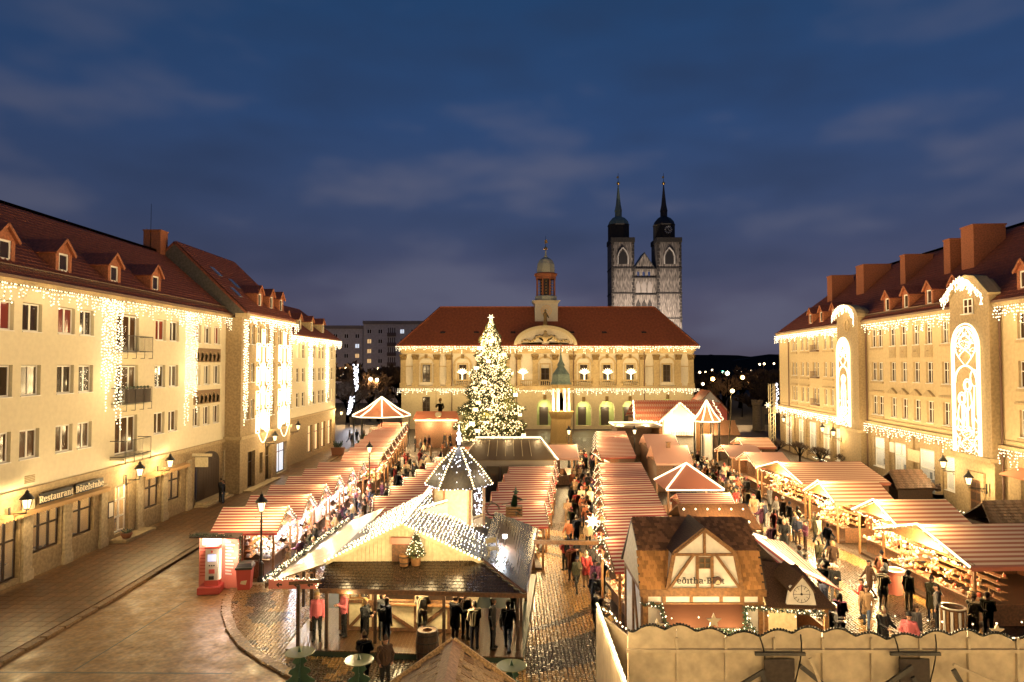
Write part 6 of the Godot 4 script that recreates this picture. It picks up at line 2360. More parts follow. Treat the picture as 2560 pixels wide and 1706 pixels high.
	b.slab(V(2.0, 2.5, -1.9), V(-1.9, 2.5, -1.9), V(-1.7, 3.4, -0.3), V(1.8, 3.4, -0.3), 0.06)
	part("roof", b, M.wood, sg)
	b = Bld.new()
	b.bx(V(-1.7, 0, -1.6), V(1.8, 2.5, 1.1))
	part("wall", b, M.wood_dark, sg)
	var pts := []
	for i in 12:
		pts.append(V(-1.5 + (i % 6) * 0.6, 3.2 if i < 6 else 2.75, 0.15 if i < 6 else 1.0))
	bulbs(sg, pts, 0.07)
	omni(sg, V(0.3, 3.9, 1.6), 9.0)
	omni(sg, V(2.6, 2.5, 1.0), 9.0)

	# half-timbered grill hut
	build_grill_hut()

	# big gabled lodge near the hall, striped roof
	var lo := thing("gabled_lodge", "large festive lodge with white glazed gable and striped roof before the town hall", "lodge", at(V(20.3, 0, -85)))
	b = Bld.new()
	b.slab(V(-5.4, 3.9, 1.5), V(5.4, 3.9, 1.5), V(4.9, 6.05, -1.6), V(-5.0, 6.05, -1.6), 0.08)
	b.slab(V(5.4, 3.9, -4.8), V(-5.4, 3.9, -4.8), V(-5.0, 6.05, -1.6), V(4.9, 6.05, -1.6), 0.08)
	var lr := mat("stripes_up", Color(1, 1, 1), 0.75)
	lr.albedo_texture = stripe_tex(Color(0.40, 0.09, 0.06), Color(0.55, 0.38, 0.28), 0.5)
	lr.uv1_scale = V(1, 1, 1)
	part("roof", b, lr, lo)
	for i in 36:
		b = Bld.new()
		var x := -5.2 + i * 0.29
		b.slab(V(x, 3.93, 1.5), V(x + 0.14, 3.93, 1.5), V(x + 0.14, 6.08, -1.6), V(x, 6.08, -1.6), 0.05)
		part("roof_stripe", b, M.canvas_rust, lo)
	b = Bld.new()
	b.bx(V(-5.1, 0, -4.5), V(5.1, 3.85, 1.2))
	part("wall", b, M.wood_gold, lo)
	b = Bld.new()
	b.prism(PackedVector2Array([W(-1.9, 0), W(1.9, 0), W(1.9, 4.0), W(0, 5.7), W(-1.9, 4.0)]), 1.2, 2.3)
	part("gable_front", b, M.white_paint, lo)
	b = Bld.new()
	b.bar(V(-2.5, 3.6, 2.3), V(0, 5.95, 2.3), 0.5, 0.16)
	b.bar(V(2.5, 3.6, 2.3), V(0, 5.95, 2.3), 0.5, 0.16)
	part("barge_board", b, M.white_paint, lo)
	window(lo, -1.1, 2.1, 2.305, 1.0, 1.7, 2, [0.33, 0.66], M.frame_white, M.window_lit, 0.08)
	window(lo, 0.1, 2.1, 2.305, 1.0, 1.7, 2, [0.33, 0.66], M.frame_white, M.window_lit, 0.08)
	b = Bld.new()
	b.lathe([W(0.85, 0), W(0.0, 0.05)], 12, Vector3.ZERO)
	part("round_light", b, M.window_lit, lo, Transform3D(Basis(Vector3.RIGHT, PI / 2), V(0, 4.5, 2.32)))
	b = Bld.new()
	b.bx(V(-1.6, 1.85, 2.3), V(1.6, 2.0, 3.0))
	for i in 17:
		b.bx(V(-1.6 + i * 0.2 - 0.02, 2.0, 2.92), V(-1.6 + i * 0.2 + 0.02, 2.5, 2.96))
	part("balcony", b, M.wood_dark, lo)
	bulbs(lo, along([V(-5.5, 3.8, 1.7), V(-2.5, 3.6, 2.6), V(0, 5.95, 2.6), V(2.5, 3.6, 2.6), V(5.5, 3.8, 1.7)], 0.14, 0.09), 0.075)
	bulbs(lo, along([V(-5.4, 3.9, 1.6), V(-5.0, 6.05, -1.5), V(-5.4, 3.9, 1.6)], 0.14, 0.09), 0.075)
	bulbs(lo, along([V(5.4, 3.9, 1.6), V(4.95, 6.05, -1.5)], 0.14, 0.09), 0.075)
	for x in [-3.6, -1.0, 1.4, 3.8]:
		omni(lo, V(x, 3.3, 3.3), 4.5, WARM, 0.3)
	# flat-roofed bar outlined by light tubes
	var fb := thing("flat_roof_bar", "flat dark roof edged with light tubes in front of the portals", "market stall", at(V(14.3, 0, -79)))
	b = Bld.new()
	b.bx(V(-2.7, 3.45, -2.4), V(2.5, 3.6, 2.2))
	part("roof", b, M.tarp, fb)
	b = Bld.new()
	b.tube(V(-2.75, 3.7, -2.4), V(2.55, 3.7, -2.4), 0.09, 0.09, 6)
	b.tube(V(-2.75, 3.7, -2.4), V(-2.75, 3.7, 1.2), 0.09, 0.09, 6)
	b.tube(V(2.55, 3.7, -2.4), V(2.55, 3.7, 1.8), 0.09, 0.09, 6)
	part("light_hose", b, M.tube_light, fb)
	b = Bld.new()
	b.bx(V(-2.5, 0, -2.2), V(2.3, 3.44, -2.0))
	b.bx(V(-2.5, 0, -2.0), V(-2.4, 3.44, 2.0))
	b.bx(V(2.2, 0, -2.0), V(2.3, 3.44, 2.0))
	part("wall", b, M.wood, fb)
	for x in [-1.5, 1.5]:
		omni(fb, V(x, 4.6, -2.0), 9.0)
	# round-roofed ride near the far street house
	for q in [[-16.0, -84.0, 3.5, "glowing tent-roofed ride beyond the carriageway stalls"], [21.6, -76.0, 1.5, "small stall with a light-edged roof beside the lodge"]]:
		var r: float = q[2]
		var o := thing("tent_pavilion", q[3], "pavilion", at(V(q[0], 0, q[1])))
		b = Bld.new()
		b.lathe([W(r, 4.3), W(r * 0.55, 5.1), W(0.1, 6.5)], 8, Vector3.ZERO, 0.2, true)
		part("roof", b, M.canvas_rust, o)
		b = Bld.new()
		for i in 8:
			var a := TAU * i / 8 + 0.2
			b.path([V(sin(a) * r, 4.4, cos(a) * r), V(sin(a) * r * 0.55, 5.2, cos(a) * r * 0.55), V(0, 6.6, 0)], 0.09, 5)
			var a2 := TAU * (i + 1) / 8 + 0.2
			b.tube(V(sin(a) * r, 4.3, cos(a) * r), V(sin(a2) * r, 4.3, cos(a2) * r), 0.07, 0.07, 5)
		part("light_hose", b, M.tube_light, o)
		b = Bld.new()
		b.lathe([W(r * 0.42, 0), W(r * 0.42, 2.8)], 8, Vector3.ZERO, 0.2, true)
		part("core", b, M.white_paint, o)
		for i in 8:
			var a := TAU * i / 8 + 0.2
			b = Bld.new()
			b.tube(V(sin(a) * r * 0.95, 0, cos(a) * r * 0.95), V(sin(a) * r * 0.95, 4.3, cos(a) * r * 0.95), 0.07, 0.07, 6)
			part("post", b, M.white_paint, o)
		for i in 3:
			var a := TAU * i / 3
			omni(o, V(sin(a) * r * 0.75, 3.6, cos(a) * r * 0.75), 5.0, WARM, 0.3)
		omni(o, V(0, 7.6, 0.8), 4.0, WARM, 0.3)
	# rust roofed stall with round emblem
	var rs := thing("emblem_stall", "long stall with rust fascia and round cream emblem before the hall", "market stall", at(V(-9.6, 0, -88)))
	b = Bld.new()
	b.slab(V(-2.9, 3.7, 1.5), V(2.9, 3.7, 1.5), V(2.6, 4.6, 0.6), V(-2.6, 4.6, 0.6), 0.1)
	part("fascia", b, M.canvas_rust, rs)
	b = Bld.new()
	b.bx(V(-2.7, 0, -1.5), V(2.7, 3.6, 1.0))
	part("wall", b, M.wood, rs)
	b = Bld.new()
	b.tube(V(-2.7, 3.5, 1.4), V(2.7, 3.5, 1.4), 0.1, 0.1, 6)
	part("light_hose", b, M.tube_light, rs)
	b = Bld.new()
	b.lathe([W(0.42, 0), W(0.42, 0.05), W(0, 0.06)], 14)
	part("emblem", b, M.board_cream, rs, Transform3D(Basis(Vector3.RIGHT, PI / 2 - 0.7), V(0.25, 4.2, 1.12)))
	omni(rs, V(-1, 3.0, 2.0), 6.0)
	omni(rs, V(1.5, 3.0, 2.0), 6.0)
	# dark tent behind the pavilion
	var dt := thing("dark_tent", "brown tarpaulin tent with a bright tube along its ridge and grey doors", "tent", at(V(-0.3, 0, -53.2)))
	b = Bld.new()
	b.slab(V(-3.4, 3.5, 2.6), V(3.6, 3.5, 2.6), V(2.3, 4.85, 0.6), V(-2.3, 4.85, 0.6), 0.05)
	b.slab(V(-3.4, 3.5, -2), V(-3.4, 3.5, 2.6), V(-2.3, 4.85, 0.6), V(-2.3, 4.85, -1), 0.05)
	b.slab(V(3.6, 3.5, 2.6), V(3.6, 3.5, -2), V(2.3, 4.85, -1), V(2.3, 4.85, 0.6), 0.05)
	part("roof", b, M.tarp, dt)
	b = Bld.new()
	b.bx(V(-3.2, 0, -2), V(3.4, 3.5, 2.3))
	part("wall", b, mat("tent_grey", Color(0.16, 0.14, 0.12), 0.7), dt)
	for i in 4:
		b = Bld.new()
		b.bx(V(-1.6 + i * 1.05, 0.4, 2.305), V(-0.62 + i * 1.05, 3.0, 2.35))
		part("door_panel", b, M.pane_grey, dt)
	for i in 6:
		b = Bld.new()
		b.bar(V(-1.5 + i * 0.65, 3.75, 2.3), V(-1.4 + i * 0.6, 4.75, 0.8), 0.03, 0.03)
		part("tent_rib", b, M.board_cream, dt)
	b = Bld.new()
	b.tube(V(-2.5, 4.95, 0.6), V(2.5, 4.95, 0.6), 0.07, 0.07, 6)
	b.tube(V(2.5, 4.95, 0.6), V(3.7, 3.55, 2.7), 0.05, 0.05, 6)
	part("light_hose", b, M.tube_light, dt)
	for x in [-2.3, 0.0, 2.3]:
		omni(dt, V(x, 5.3, 0.5), 1.6)

func build_grill_hut() -> void:
	var X := at(V(6.2, 0, -22.5))
	var H := thing("grill_hut", "half-timbered grill hut with wooden shingle mansard roof and painted name", "market hut", X)
	var b := Bld.new()
	b.bx(V(-1.93, 0, -3.4), V(1.93, 3.2, -0.06))
	b = Bld.new()
	wall_face(b, -1.93, 1.93, 0, 3.18, [[-1.3, 1.05, 1.15, 2.65]], 0.15, 0.0)
	b.quad(V(-1.93, 0, -3.4), V(-1.93, 0, 0), V(-1.93, 3.18, 0), V(-1.93, 3.18, -3.4))
	b.quad(V(1.93, 0, 0), V(1.93, 0, -3.4), V(1.93, 3.18, -3.4), V(1.93, 3.18, 0))
	b.quad(V(1.93, 0, -3.4), V(-1.93, 0, -3.4), V(-1.93, 3.18, -3.4), V(1.93, 3.18, -3.4))
	part("wall", b, M.white_paint, H)
	# room: floor, back shelf
	b = Bld.new()
	b.bx(V(-1.8, 0.9, -0.7), V(1.7, 1.0, 0.35))
	part("counter", b, M.board_cream, H)
	b = Bld.new()
	b.bx(V(-1.4, 2.05, 0.55), V(1.2, 2.1, 0.6))
	b.slab(V(-1.42, 2.2, 0.62), V(1.28, 2.2, 0.62), V(1.28, 2.78, 0.03), V(-1.42, 2.78, 0.03), 0.03)
	part("awning", b, mat("awning_brown", Color(0.11, 0.04, 0.018), 0.8), H)
	# timber frame
	b = Bld.new()
	for x in [-1.93, -1.32, -0.35, 0.65, 1.25, 1.85]:
		pass
	for q in [[-1.95, -1.78, 0.0, 3.0], [-1.32, -1.2, 0.0, 3.0], [1.22, 1.34, 0.0, 3.0], [1.8, 1.95, 0.0, 3.0], [-0.42, -0.32, 2.8, 3.0], [0.55, 0.65, 2.8, 3.0]]:
		b = Bld.new()
		b.bx(V(q[0], q[2], 0.003), V(q[1], q[3], 0.06))
		part("timber", b, M.wood_gold, H)
	b = Bld.new()
	b.bx(V(-1.99, 2.66, 0.004), V(1.99, 2.78, 0.075))
	part("timber", b, M.wood_gold, H)
	b = Bld.new()
	b.bx(V(-2.05, 3.0, -0.02), V(2.05, 3.22, 0.12))
	part("eave_beam", b, M.wood_gold, H)
	# left side timbers
	for q in [[0.0, 3.2, -0.1, -0.1], [0.0, 3.2, -1.7, -1.7], [0.0, 3.2, -3.3, -3.3], [0.3, 3.0, -0.2, -1.6], [3.1, 3.1, -0.1, -3.3]]:
		b = Bld.new()
		b.bar(V(-1.96, q[0], q[2]), V(-1.96, q[1], q[3]), 0.14, 0.06, Vector3.RIGHT)
		part("timber", b, M.wood_gold, H)
	# mansard roof
	var k0 := V(0, 3.22, 0.1)
	b = Bld.new()
	b.slab(V(-2.08, 3.22, 0.12), V(2.08, 3.22, 0.12), V(2.02, 4.32, -0.38), V(-2.02, 4.32, -0.38), 0.08)
	b.slab(V(-2.02, 4.32, -0.38), V(2.02, 4.32, -0.38), V(2.0, 5.12, -1.75), V(-2.0, 5.12, -1.75), 0.08)
	b.slab(V(2.08, 3.22, -3.6), V(-2.08, 3.22, -3.6), V(-2.0, 5.12, -1.75), V(2.0, 5.12, -1.75), 0.08)
	b.prism(PackedVector2Array([W(-0.1, 3.2), W(3.5, 3.2), W(1.75, 4.95), W(0.38, 4.25)]), -1.98, -1.9)
	var rf := part("roof", b, M.wood_dark, H)
	b = Bld.new()
	b.prism(PackedVector2Array([W(-0.1, 3.2), W(3.5, 3.2), W(1.75, 4.95), W(0.38, 4.25)]), -0.04, 0.04)
	for x in [-1.97, 1.97]:
		part("gable_end", b, M.board_cream, H, Transform3D(Basis(V(0, 0, -1), Vector3.UP, V(1, 0, 0)), V(x, 0, 0)))
	# shingles: lower slope and upper slope, as laid
	var shs := []
	for t in [0.8, 1.0, 1.25]:
		var s := Bld.new()
		s.usec = true
		s.tint = Color(0.40, 0.20, 0.07) * t
		s.hexa([V(0.004, 0, 0.0), V(0.116, 0, 0.0), V(0.116, 0.20, -0.012), V(0.004, 0.20, -0.012), V(0.004, 0, 0.022), V(0.116, 0, 0.022), V(0.116, 0.20, 0.004), V(0.004, 0.20, 0.004)])
		shs.append(s.mesh())
	var dark := []
	for t in [0.7, 1.0, 1.4]:
		var s := Bld.new()
		s.usec = true
		s.tint = Color(0.20, 0.10, 0.045) * t
		s.hexa([V(0.004, 0, 0.0), V(0.116, 0, 0.0), V(0.116, 0.20, -0.012), V(0.004, 0.20, -0.012), V(0.004, 0, 0.022), V(0.116, 0, 0.022), V(0.116, 0.20, 0.004), V(0.004, 0.20, 0.004)])
		dark.append(s.mesh())
	var lots := [[], [], [], [], [], []]
	for lower in [true, false]:
		var e0 := V(-2.08, 3.23, 0.13) if lower else V(-2.02, 4.33, -0.37)
		var u := (V(0, 1.1, -0.5) if lower else V(0, 0.80, -1.37))
		var n := Vector3.RIGHT.cross(u.normalized())
		var bs := Basis(Vector3.RIGHT, u.normalized(), n)
		for j in int(u.length() / 0.13):
			for i in 34:
				var x := i * 0.12 + (0.05 if j % 2 else 0.0)
				if x > 4.0:
					continue
				lots[(0 if lower else 3) + rng.randi() % 3].append(Transform3D(bs * Basis(V(0, 0, 1), rng.randf_range(-0.02, 0.02)), e0 + V(x, 0, 0) + u.normalized() * (j * 0.13 + rng.randf_range(-0.008, 0.008)) + n * rng.randf_range(0, 0.006)))
	for k in 3:
		many("shingles", shs[k], lots[k], M.tinted_rough, rf)
		many("shingles", dark[k], lots[3 + k], M.tinted_rough, rf)
	# big front gable with the name
	var G := part("dormer_gable", null_gable(), M.white_paint, H)
	var z := 0.26
	var tb := [[W(-1.2, 3.3), W(-0.98, 4.45)], [W(-0.98, 4.45), W(0.0, 5.2)], [W(0.0, 5.2), W(0.98, 4.45)], [W(0.98, 4.45), W(1.2, 3.3)], [W(-1.2, 3.3), W(1.2, 3.3)], [W(-0.98, 4.40), W(0.98, 4.40)], [W(0, 4.4), W(0, 5.15)], [W(-0.24, 3.3), W(-0.24, 4.4)], [W(0.24, 3.3), W(0.24, 4.4)], [W(-1.12, 3.34), W(-0.36, 4.4)], [W(1.12, 3.34), W(0.36, 4.4)]]
	var i2 := 0
	for q in tb:
		b = Bld.new()
		var w := 0.13 if i2 < 4 else 0.085
		b.bar(V(q[0].x, q[0].y, z + 0.02 + 0.003 * i2), V(q[1].x, q[1].y, z + 0.02 + 0.003 * i2), w, 0.05, V(0, 0, 1))
		i2 += 1
		part("timber", b, M.wood_gold, G)
	b = Bld.new()
	for s in [-1.0, 1.0]:
		var a := V(s * 1.06, 4.42, 0.31)
		var c := V(0, 5.27, 0.31)
		if s > 0:
			b.slab(a, V(s * 1.06, 4.42, -0.6), V(0, 5.27, -1.7), c, 0.06)
		else:
			b.slab(V(s * 1.06, 4.42, -0.6), a, c, V(0, 5.27, -1.7), 0.06)
	part("dormer_roof", b, M.shingle_dark, G)
	window(G, -0.2, 3.96, z + 0.012, 0.4, 0.36, 2, [0.5], M.wood_gold, M.pane_grey, 0.025, false)
	var tm: Material = M.black_text
	var ty := 3.42
	text(G, "lettering", "eðıtha·BR", 0.27, "Droid Serif", tm, Transform3D(Basis(), V(-0.255, ty + 0.16, z + 0.085)), true, 0.012)
	text(G, "lettering", "t", 0.245, "Droid Serif", tm, Transform3D(Basis(), V(0.575, ty + 0.145, z + 0.085)), true, 0.012)
	b = Bld.new()
	b.bar(V(-0.55, ty + 0.27, z + 0.085), V(-0.47, ty + 0.27, z + 0.085), 0.012, 0.03, V(0, 1, 0))
	b.lathe([W(0.135, 0), W(0.135, 0.012), W(0, 0.013)], 18, Vector3.ZERO)
	part("emblem_ring", b, mat("emblem_brown", Color(0.06, 0.018, 0.01), 0.6), G, Transform3D(Basis(Vector3.RIGHT, PI / 2), V(0.405, ty + 0.16, z + 0.08)))
	b = Bld.new()
	b.lathe([W(0.045, 0.0), W(0.0, 0.01)], 12, V(0, 0.013, -0.045))
	b.prism(PackedVector2Array([W(-0.085, -0.09), W(0.085, -0.09), W(0.055, 0.0), W(0.0, 0.04), W(-0.055, 0.0)]), 0.0, 0.01)
	part("emblem_figure", b, M.board_cream, G, Transform3D(Basis(), V(0.405, ty + 0.155, z + 0.095)))
	omni(H, V(0, 1.9, -0.4), 3.0, WARM, 0.2)
	omni(H, V(-0.7, 2.5, 1.1), 1.2, WARM, 0.3)
	omni(H, V(0.7, 2.5, 1.1), 1.2, WARM, 0.3)
	# garland with bulbs round the serving window
	var gl := thing("fir_garland", "fir garland with bulbs looped round the grill hut's serving hatch", "garland", X)
	var gp := [V(-1.98, 2.78, 0.15), V(-1.4, 2.75, 0.2), V(-1.3, 2.2, 0.66), V(-0.6, 2.1, 0.68), V(0.1, 2.16, 0.68), V(0.7, 2.08, 0.68), V(1.15, 2.15, 0.68), V(1.3, 2.7, 0.25), V(2.0, 2.66, 0.3), V(2.8, 2.62, 0.35), V(3.85, 2.55, 0.4)]
	garland(gl, gp, 0.15, 0.045, 0.04)
	gl = thing("fir_garland", "short fir tail of lights hanging down from the hatch garland's far corner", "garland", X)
	garland(gl, [V(1.25, 2.5, 0.4), V(1.35, 2.2, 0.55), V(1.6, 2.0, 0.5)], 0.14, 0.05, 0.04)
	# the clock kiosk joined on
	var K := thing("clock_kiosk", "shingled kiosk with a white clock gable beside the grill hut", "market hut", at(V(9.25, 0, -22.5)))
	b = Bld.new()
	b.slab(V(-1.05, 2.75, 0.35), V(1.15, 2.70, 0.35), V(0.6, 3.6, -1.3), V(-1.0, 3.8, -1.3), 0.06)
	b.slab(V(1.15, 2.70, 0.35), V(1.15, 2.7, -2.2), V(0.6, 3.6, -1.5), V(0.6, 3.6, -1.3), 0.06)
	b.slab(V(1.15, 2.7, -2.8), V(-1.05, 2.75, -2.8), V(-1.0, 3.8, -1.3), V(0.6, 3.6, -1.3), 0.06)
	part("roof", b, M.shingle_dark, K)
	b = Bld.new()
	b.bx(V(-1.0, 0, -2.5), V(1.0, 2.65, -2.4))
	b.bx(V(-1.0, 0, -0.1), V(1.0, 1.0, 0.0))
	part("wall", b, M.board_cream, K)
	for x in [-0.98, 0.98]:
		b = Bld.new()
		b.bx(V(x - 0.06, 0, -0.1), V(x + 0.06, 2.65, 0.02))
		part("post", b, M.wood_gold, K)
	b = Bld.new()
	b.prism(PackedVector2Array([W(-0.47, 2.86), W(0.47, 2.83), W(0.36, 3.35), W(0.02, 3.72), W(-0.36, 3.4)]), 0.3, 0.42)
	var cg := part("clock_gable", b, M.white_paint, K)
	b = Bld.new()
	b.slab(V(0.44, 3.25, 0.5), V(0.44, 3.4, -1.0), V(0.02, 3.85, -1.0), V(0.02, 3.82, 0.5), 0.05)
	b.slab(V(-0.42, 3.4, -1.0), V(-0.42, 3.3, 0.5), V(0.02, 3.82, 0.5), V(0.02, 3.85, -1.0), 0.05)
	part("gable_roof", b, M.shingle_dark, K)
	b = Bld.new()
	var cc := V(0.0, 3.18, 0.43)
	for i in 12:
		var a := TAU * i / 12
		b.bar(cc + V(sin(a) * 0.17, cos(a) * 0.17, 0), cc + V(sin(a) * 0.27, cos(a) * 0.27, 0), 0.01, 0.016, V(0, 0, 1))
		var a2 := TAU * (i + 1) / 12
		b.bar(cc + V(sin(a) * 0.27, cos(a) * 0.27, 0.002), cc + V(sin(a2) * 0.27, cos(a2) * 0.27, 0.002), 0.01, 0.012, V(0, 0, 1))
	b.bar(cc, cc + V(0, 0.3, 0.005), 0.01, 0.014, V(0, 0, 1))
	b.bar(cc - V(0.28, 0, -0.003), cc + V(0.28, 0, 0.003), 0.01, 0.01, V(0, 0, 1))
	b.ball(cc, 0.04, 8)
	part("clock_face", b, M.black_text, cg)
	omni(K, V(0, 2.3, -0.5), 3.0)
	# barrel oven inside the kiosk
	var ov := thing("barrel_oven", "domed grey oven with a dark label under the clock kiosk", "oven", at(V(9.1, 0, -22.1)))
	b = Bld.new()
	b.bx(V(-0.35, 0, -0.4), V(0.35, 1.25, 0.4))
	part("stand", b, M.steel, ov)
	b = Bld.new()
	var od := PackedVector2Array()
	for i in 13:
		od.append(W(cos(PI * i / 12) * 0.42, 1.25 + sin(PI * i / 12) * 0.55))
	b.prism(od, -0.45, 0.45)
	part("dome", b, mat("oven_tan", Color(0.24, 0.17, 0.10), 0.5), ov)
	b = Bld.new()
	b.bx(V(-0.16, 1.5, 0.452), V(0.16, 1.62, 0.47))
	part("label_plate", b, M.wood_dark, ov)
	# pink-roofed stall edged with tubes behind the clock
	var pk := thing("market_stall", "pink striped stall edged with light tubes behind the clock kiosk", "market stall", at(V(10.0, 0, -26.8)))
	b = Bld.new()
	b.slab(V(1.7, 2.5, 2.2), V(2.3, 2.5, -4.4), V(0.1, 3.35, -2.2), V(0.0, 3.35, 2.6), 0.04)
	part("roof_canvas", b, M.stripes, pk)
	b = Bld.new()
	b.slab(V(-1.6, 2.5, -3.4), V(-1.6, 2.5, 2.2), V(0.0, 3.35, 2.6), V(0.1, 3.35, -2.2), 0.04)
	part("roof_canvas", b, M.stripes, pk)
	b = Bld.new()
	b.bx(V(-1.5, 0, -3.3), V(1.6, 2.45, -3.2))
	b.bx(V(-1.5, 0, -3.2), V(-1.4, 2.45, 2.0))
	b.bx(V(1.3, 0, -3.2), V(1.4, 1.0, 2.0))
	part("wall", b, M.wood, pk)
	b = Bld.new()
	b.tube(V(0.1, 3.42, -2.2), V(0.0, 3.42, 2.6), 0.06, 0.06, 6)
	b.tube(V(0.1, 3.42, -2.2), V(0.95, 3.05, -2.9), 0.05, 0.05, 6)
	b.tube(V(0.0, 3.42, 2.6), V(1.0, 2.95, 2.5), 0.05, 0.05, 6)
	part("light_hose", b, M.tube_light, pk)
	for z2 in [-1.5, 1.5]:
		omni(pk, V(0.6, 4.0, z2), 4.5)
		omni(pk, V(2.1, 2.2, z2), 7.0)

func null_gable() -> Bld:
	var b := Bld.new()
	b.prism(PackedVector2Array([W(-1.2, 3.28), W(1.2, 3.28), W(0.98, 4.45), W(0, 5.2), W(-0.98, 4.45)]), -0.6, 0.26)
	return b

# fir twigs and bulbs along a path
func garland(o: Node3D, p: Array, gap: float, r: float, br: float) -> void:
	var b := Bld.new()
	var m := along(p, 0.03)
	for q in m:
		for k in 3:
			b.bar(q, q + V(rng.randf_range(-1, 1), rng.randf_range(-1, 1), rng.randf_range(-1, 1)).normalized() * 0.11, 0.022, 0.01)
	part("fir_twigs", b, M.green, o).set_meta("kind", "stuff")
	bulbs(o, along(p, gap * 0.5, 0.07), br * 0.7)

# ---------------------------------------------------------------- the mulled wine pavilion
func build_pavilion() -> void:
	var V := thing("wine_pavilion", "timber mulled wine pavilion with lit gable, shingled canopy, turret and wooden deck", "pavilion")
	var b := Bld.new()
	# deck of boards on a dark frame
	b = Bld.new()
	b.hexa([V(-8.2, -0.03, -25.1), V(0.4, -0.03, -24.35), V(1.2, -0.03, -34), V(-8.2, -0.03, -34), V(-8.2, 0.2, -25.1), V(0.4, 0.2, -24.35), V(1.2, 0.2, -34), V(-8.2, 0.2, -34)])
	part("deck_frame", b, mat("deck_green", Color(0.012, 0.03, 0.02), 0.5), V)
	for i in 60:
		var x := -8.2 + i * 0.1433
		var z0 := lerpf(-25.06, -24.31, i / 60.0)
		b = Bld.new()
		b.hexa([V(x, 0.203, z0 + 0.01), V(x + 0.136, 0.203, z0 + 0.02), V(x + 0.136, 0.203, -29.2), V(x, 0.203, -29.2), V(x, 0.245, z0 + 0.01), V(x + 0.136, 0.245, z0 + 0.02), V(x + 0.136, 0.245, -29.2), V(x, 0.245, -29.2)])
		part("deck_board", b, M.deck, V)
	# posts
	for p in [V(-7.82, 0, -25.3), V(-7.75, 0, -26.75), V(-6.74, 0, -25.15), V(-5.05, 0, -25.55), V(-2.49, 0, -25.3), V(0.2, 0, -25.0), V(0.35, 0, -27.2), V(0.6, 0, -30.2), V(-8.9, 0, -29.5), V(-8.6, 0, -33.5)]:
		b = Bld.new()
		b.bx(V(p.x - 0.055, 0.2, p.z - 0.055), V(p.x + 0.055, 2.42, p.z + 0.055))
		part("post", b, M.wood_dark, V)
	# bar body: half-timbered front with counter and hatch
	var X := Transform3D(Basis(V(4.9, 0, 0.38).normalized(), Vector3.UP, V(-0.38, 0, 4.9).normalized()), V(-6.7, 0.25, -26.87))
	b = Bld.new()
	wall_face(b, 0, 4.95, 0, 2.75, [[0.35, 1.15, 1.2, 2.2], [1.55, 1.08, 4.8, 2.15]], 0.12)
	b.quad(V(4.95, 0, 0), V(4.95, 0, -4.5), V(4.95, 2.75, -4.5), V(4.95, 2.75, 0))
	b.quad(V(0, 0, -4.5), V(0, 0, 0), V(0, 2.75, 0), V(0, 2.75, -4.5))
	b.quad(V(4.95, 0, -4.5), V(0, 0, -4.5), V(0, 2.75, -4.5), V(4.95, 2.75, -4.5))
	part("bar_wall", b, M.board_cream, V, X)
	var k := 0
	for q in [[0.05, 0.0, 0.05, 2.75], [0.33, 0.0, 0.33, 1.1], [1.35, 0, 1.35, 2.75], [3.0, 0, 3.0, 1.05], [3.0, 1.1, 3.0, 2.15], [4.87, 0, 4.87, 2.75], [4.3, 0, 4.3, 1.05], [0, 0.08, 4.95, 0.08], [0, 1.1, 4.95, 1.1], [0.4, 0.1, 1.3, 1.05], [1.45, 1.0, 2.9, 0.12], [3.1, 0.12, 4.2, 1.0], [4.85, 0.15, 4.4, 0.9], [0, 2.3, 4.95, 2.3]]:
		b = Bld.new()
		b.bar(V(q[0], q[1], 0.03 + 0.003 * k), V(q[2], q[3], 0.03 + 0.003 * k), 0.12, 0.05, V(0, 0, 1))
		k += 1
		part("timber", b, M.wood, V, X)
	window(V, 0, 0, 0, 0.8, 1.0, 2, [0.5], M.wood_gold, M.glass, 0.05, false).transform = X.translated_local(V(0.37, 1.17, -0.1))
	b = Bld.new()
	b.bx(V(1.5, 1.05, -0.3), V(4.85, 1.11, 0.28))
	part("counter", b, M.wood_gold, V, X)
	b = Bld.new()
	b.bx(V(0.1, 0.0, -2.2), V(4.85, 2.5, -2.1))
	part("back_wall", b, M.wood_dark, V, X)
	b = Bld.new()
	for i in 9:
		b.lathe([W(0.13, 1.55), W(0.18, 1.72), W(0.16, 1.86), W(0, 1.9)], 10, V(1.8 + i * 0.36, 0, -0.55 - 0.2 * (i % 2)))
	part("mugs_and_bowls", b, M.table_white, V, X).set_meta("kind", "stuff")
	omni(V, X * V(2.2, 2.0, -0.7), 3.2, Color(1, 0.74, 0.36), 0.2)
	omni(V, X * V(4.0, 2.0, -0.7), 3.2, Color(1, 0.74, 0.36), 0.2)
	for q in [1.8, 3.2, 4.5]:
		b = Bld.new()
		b.tube(X * V(q - 0.35, 2.2, 0.85), X * V(q + 0.35, 2.2, 0.85), 0.035, 0.035, 6)
		part("strip_lamp", b, M.tube_light, V)
		omni(V, X * V(q, 2.12, 1.0), 2.6, Color(1, 0.74, 0.36), 0.2)
	for q in [-5.9, -3.8, -1.5]:  # added lamps under the canopy edge, brighten the people on the deck
		b = Bld.new()
		b.ball(V(q, 2.28, -24.95), 0.05, 7)
		part("added_canopy_lamp", b, M.globe, V)
		omni(V, V(q, 2.2, -24.8), 0.9, Color(1, 0.74, 0.36), 0.1)
	# canopy: front slope, hip, flank slope
	var a0 := V(-6.95, 2.40, -25.0)
	var a1 := V(0.46, 2.40, -24.45)
	var ac := V(1.25, 2.40, -34.2)
	var g0 := V(-6.92, 3.06, -26.35)
	var g1 := V(-1.15, 3.06, -26.25)
	var g2 := V(-0.75, 3.35, -33.5)
	b = Bld.new()
	b.slab(a0, a1, g1, g0, 0.08)
	b.slab(a1, ac, g2, g1, 0.08)
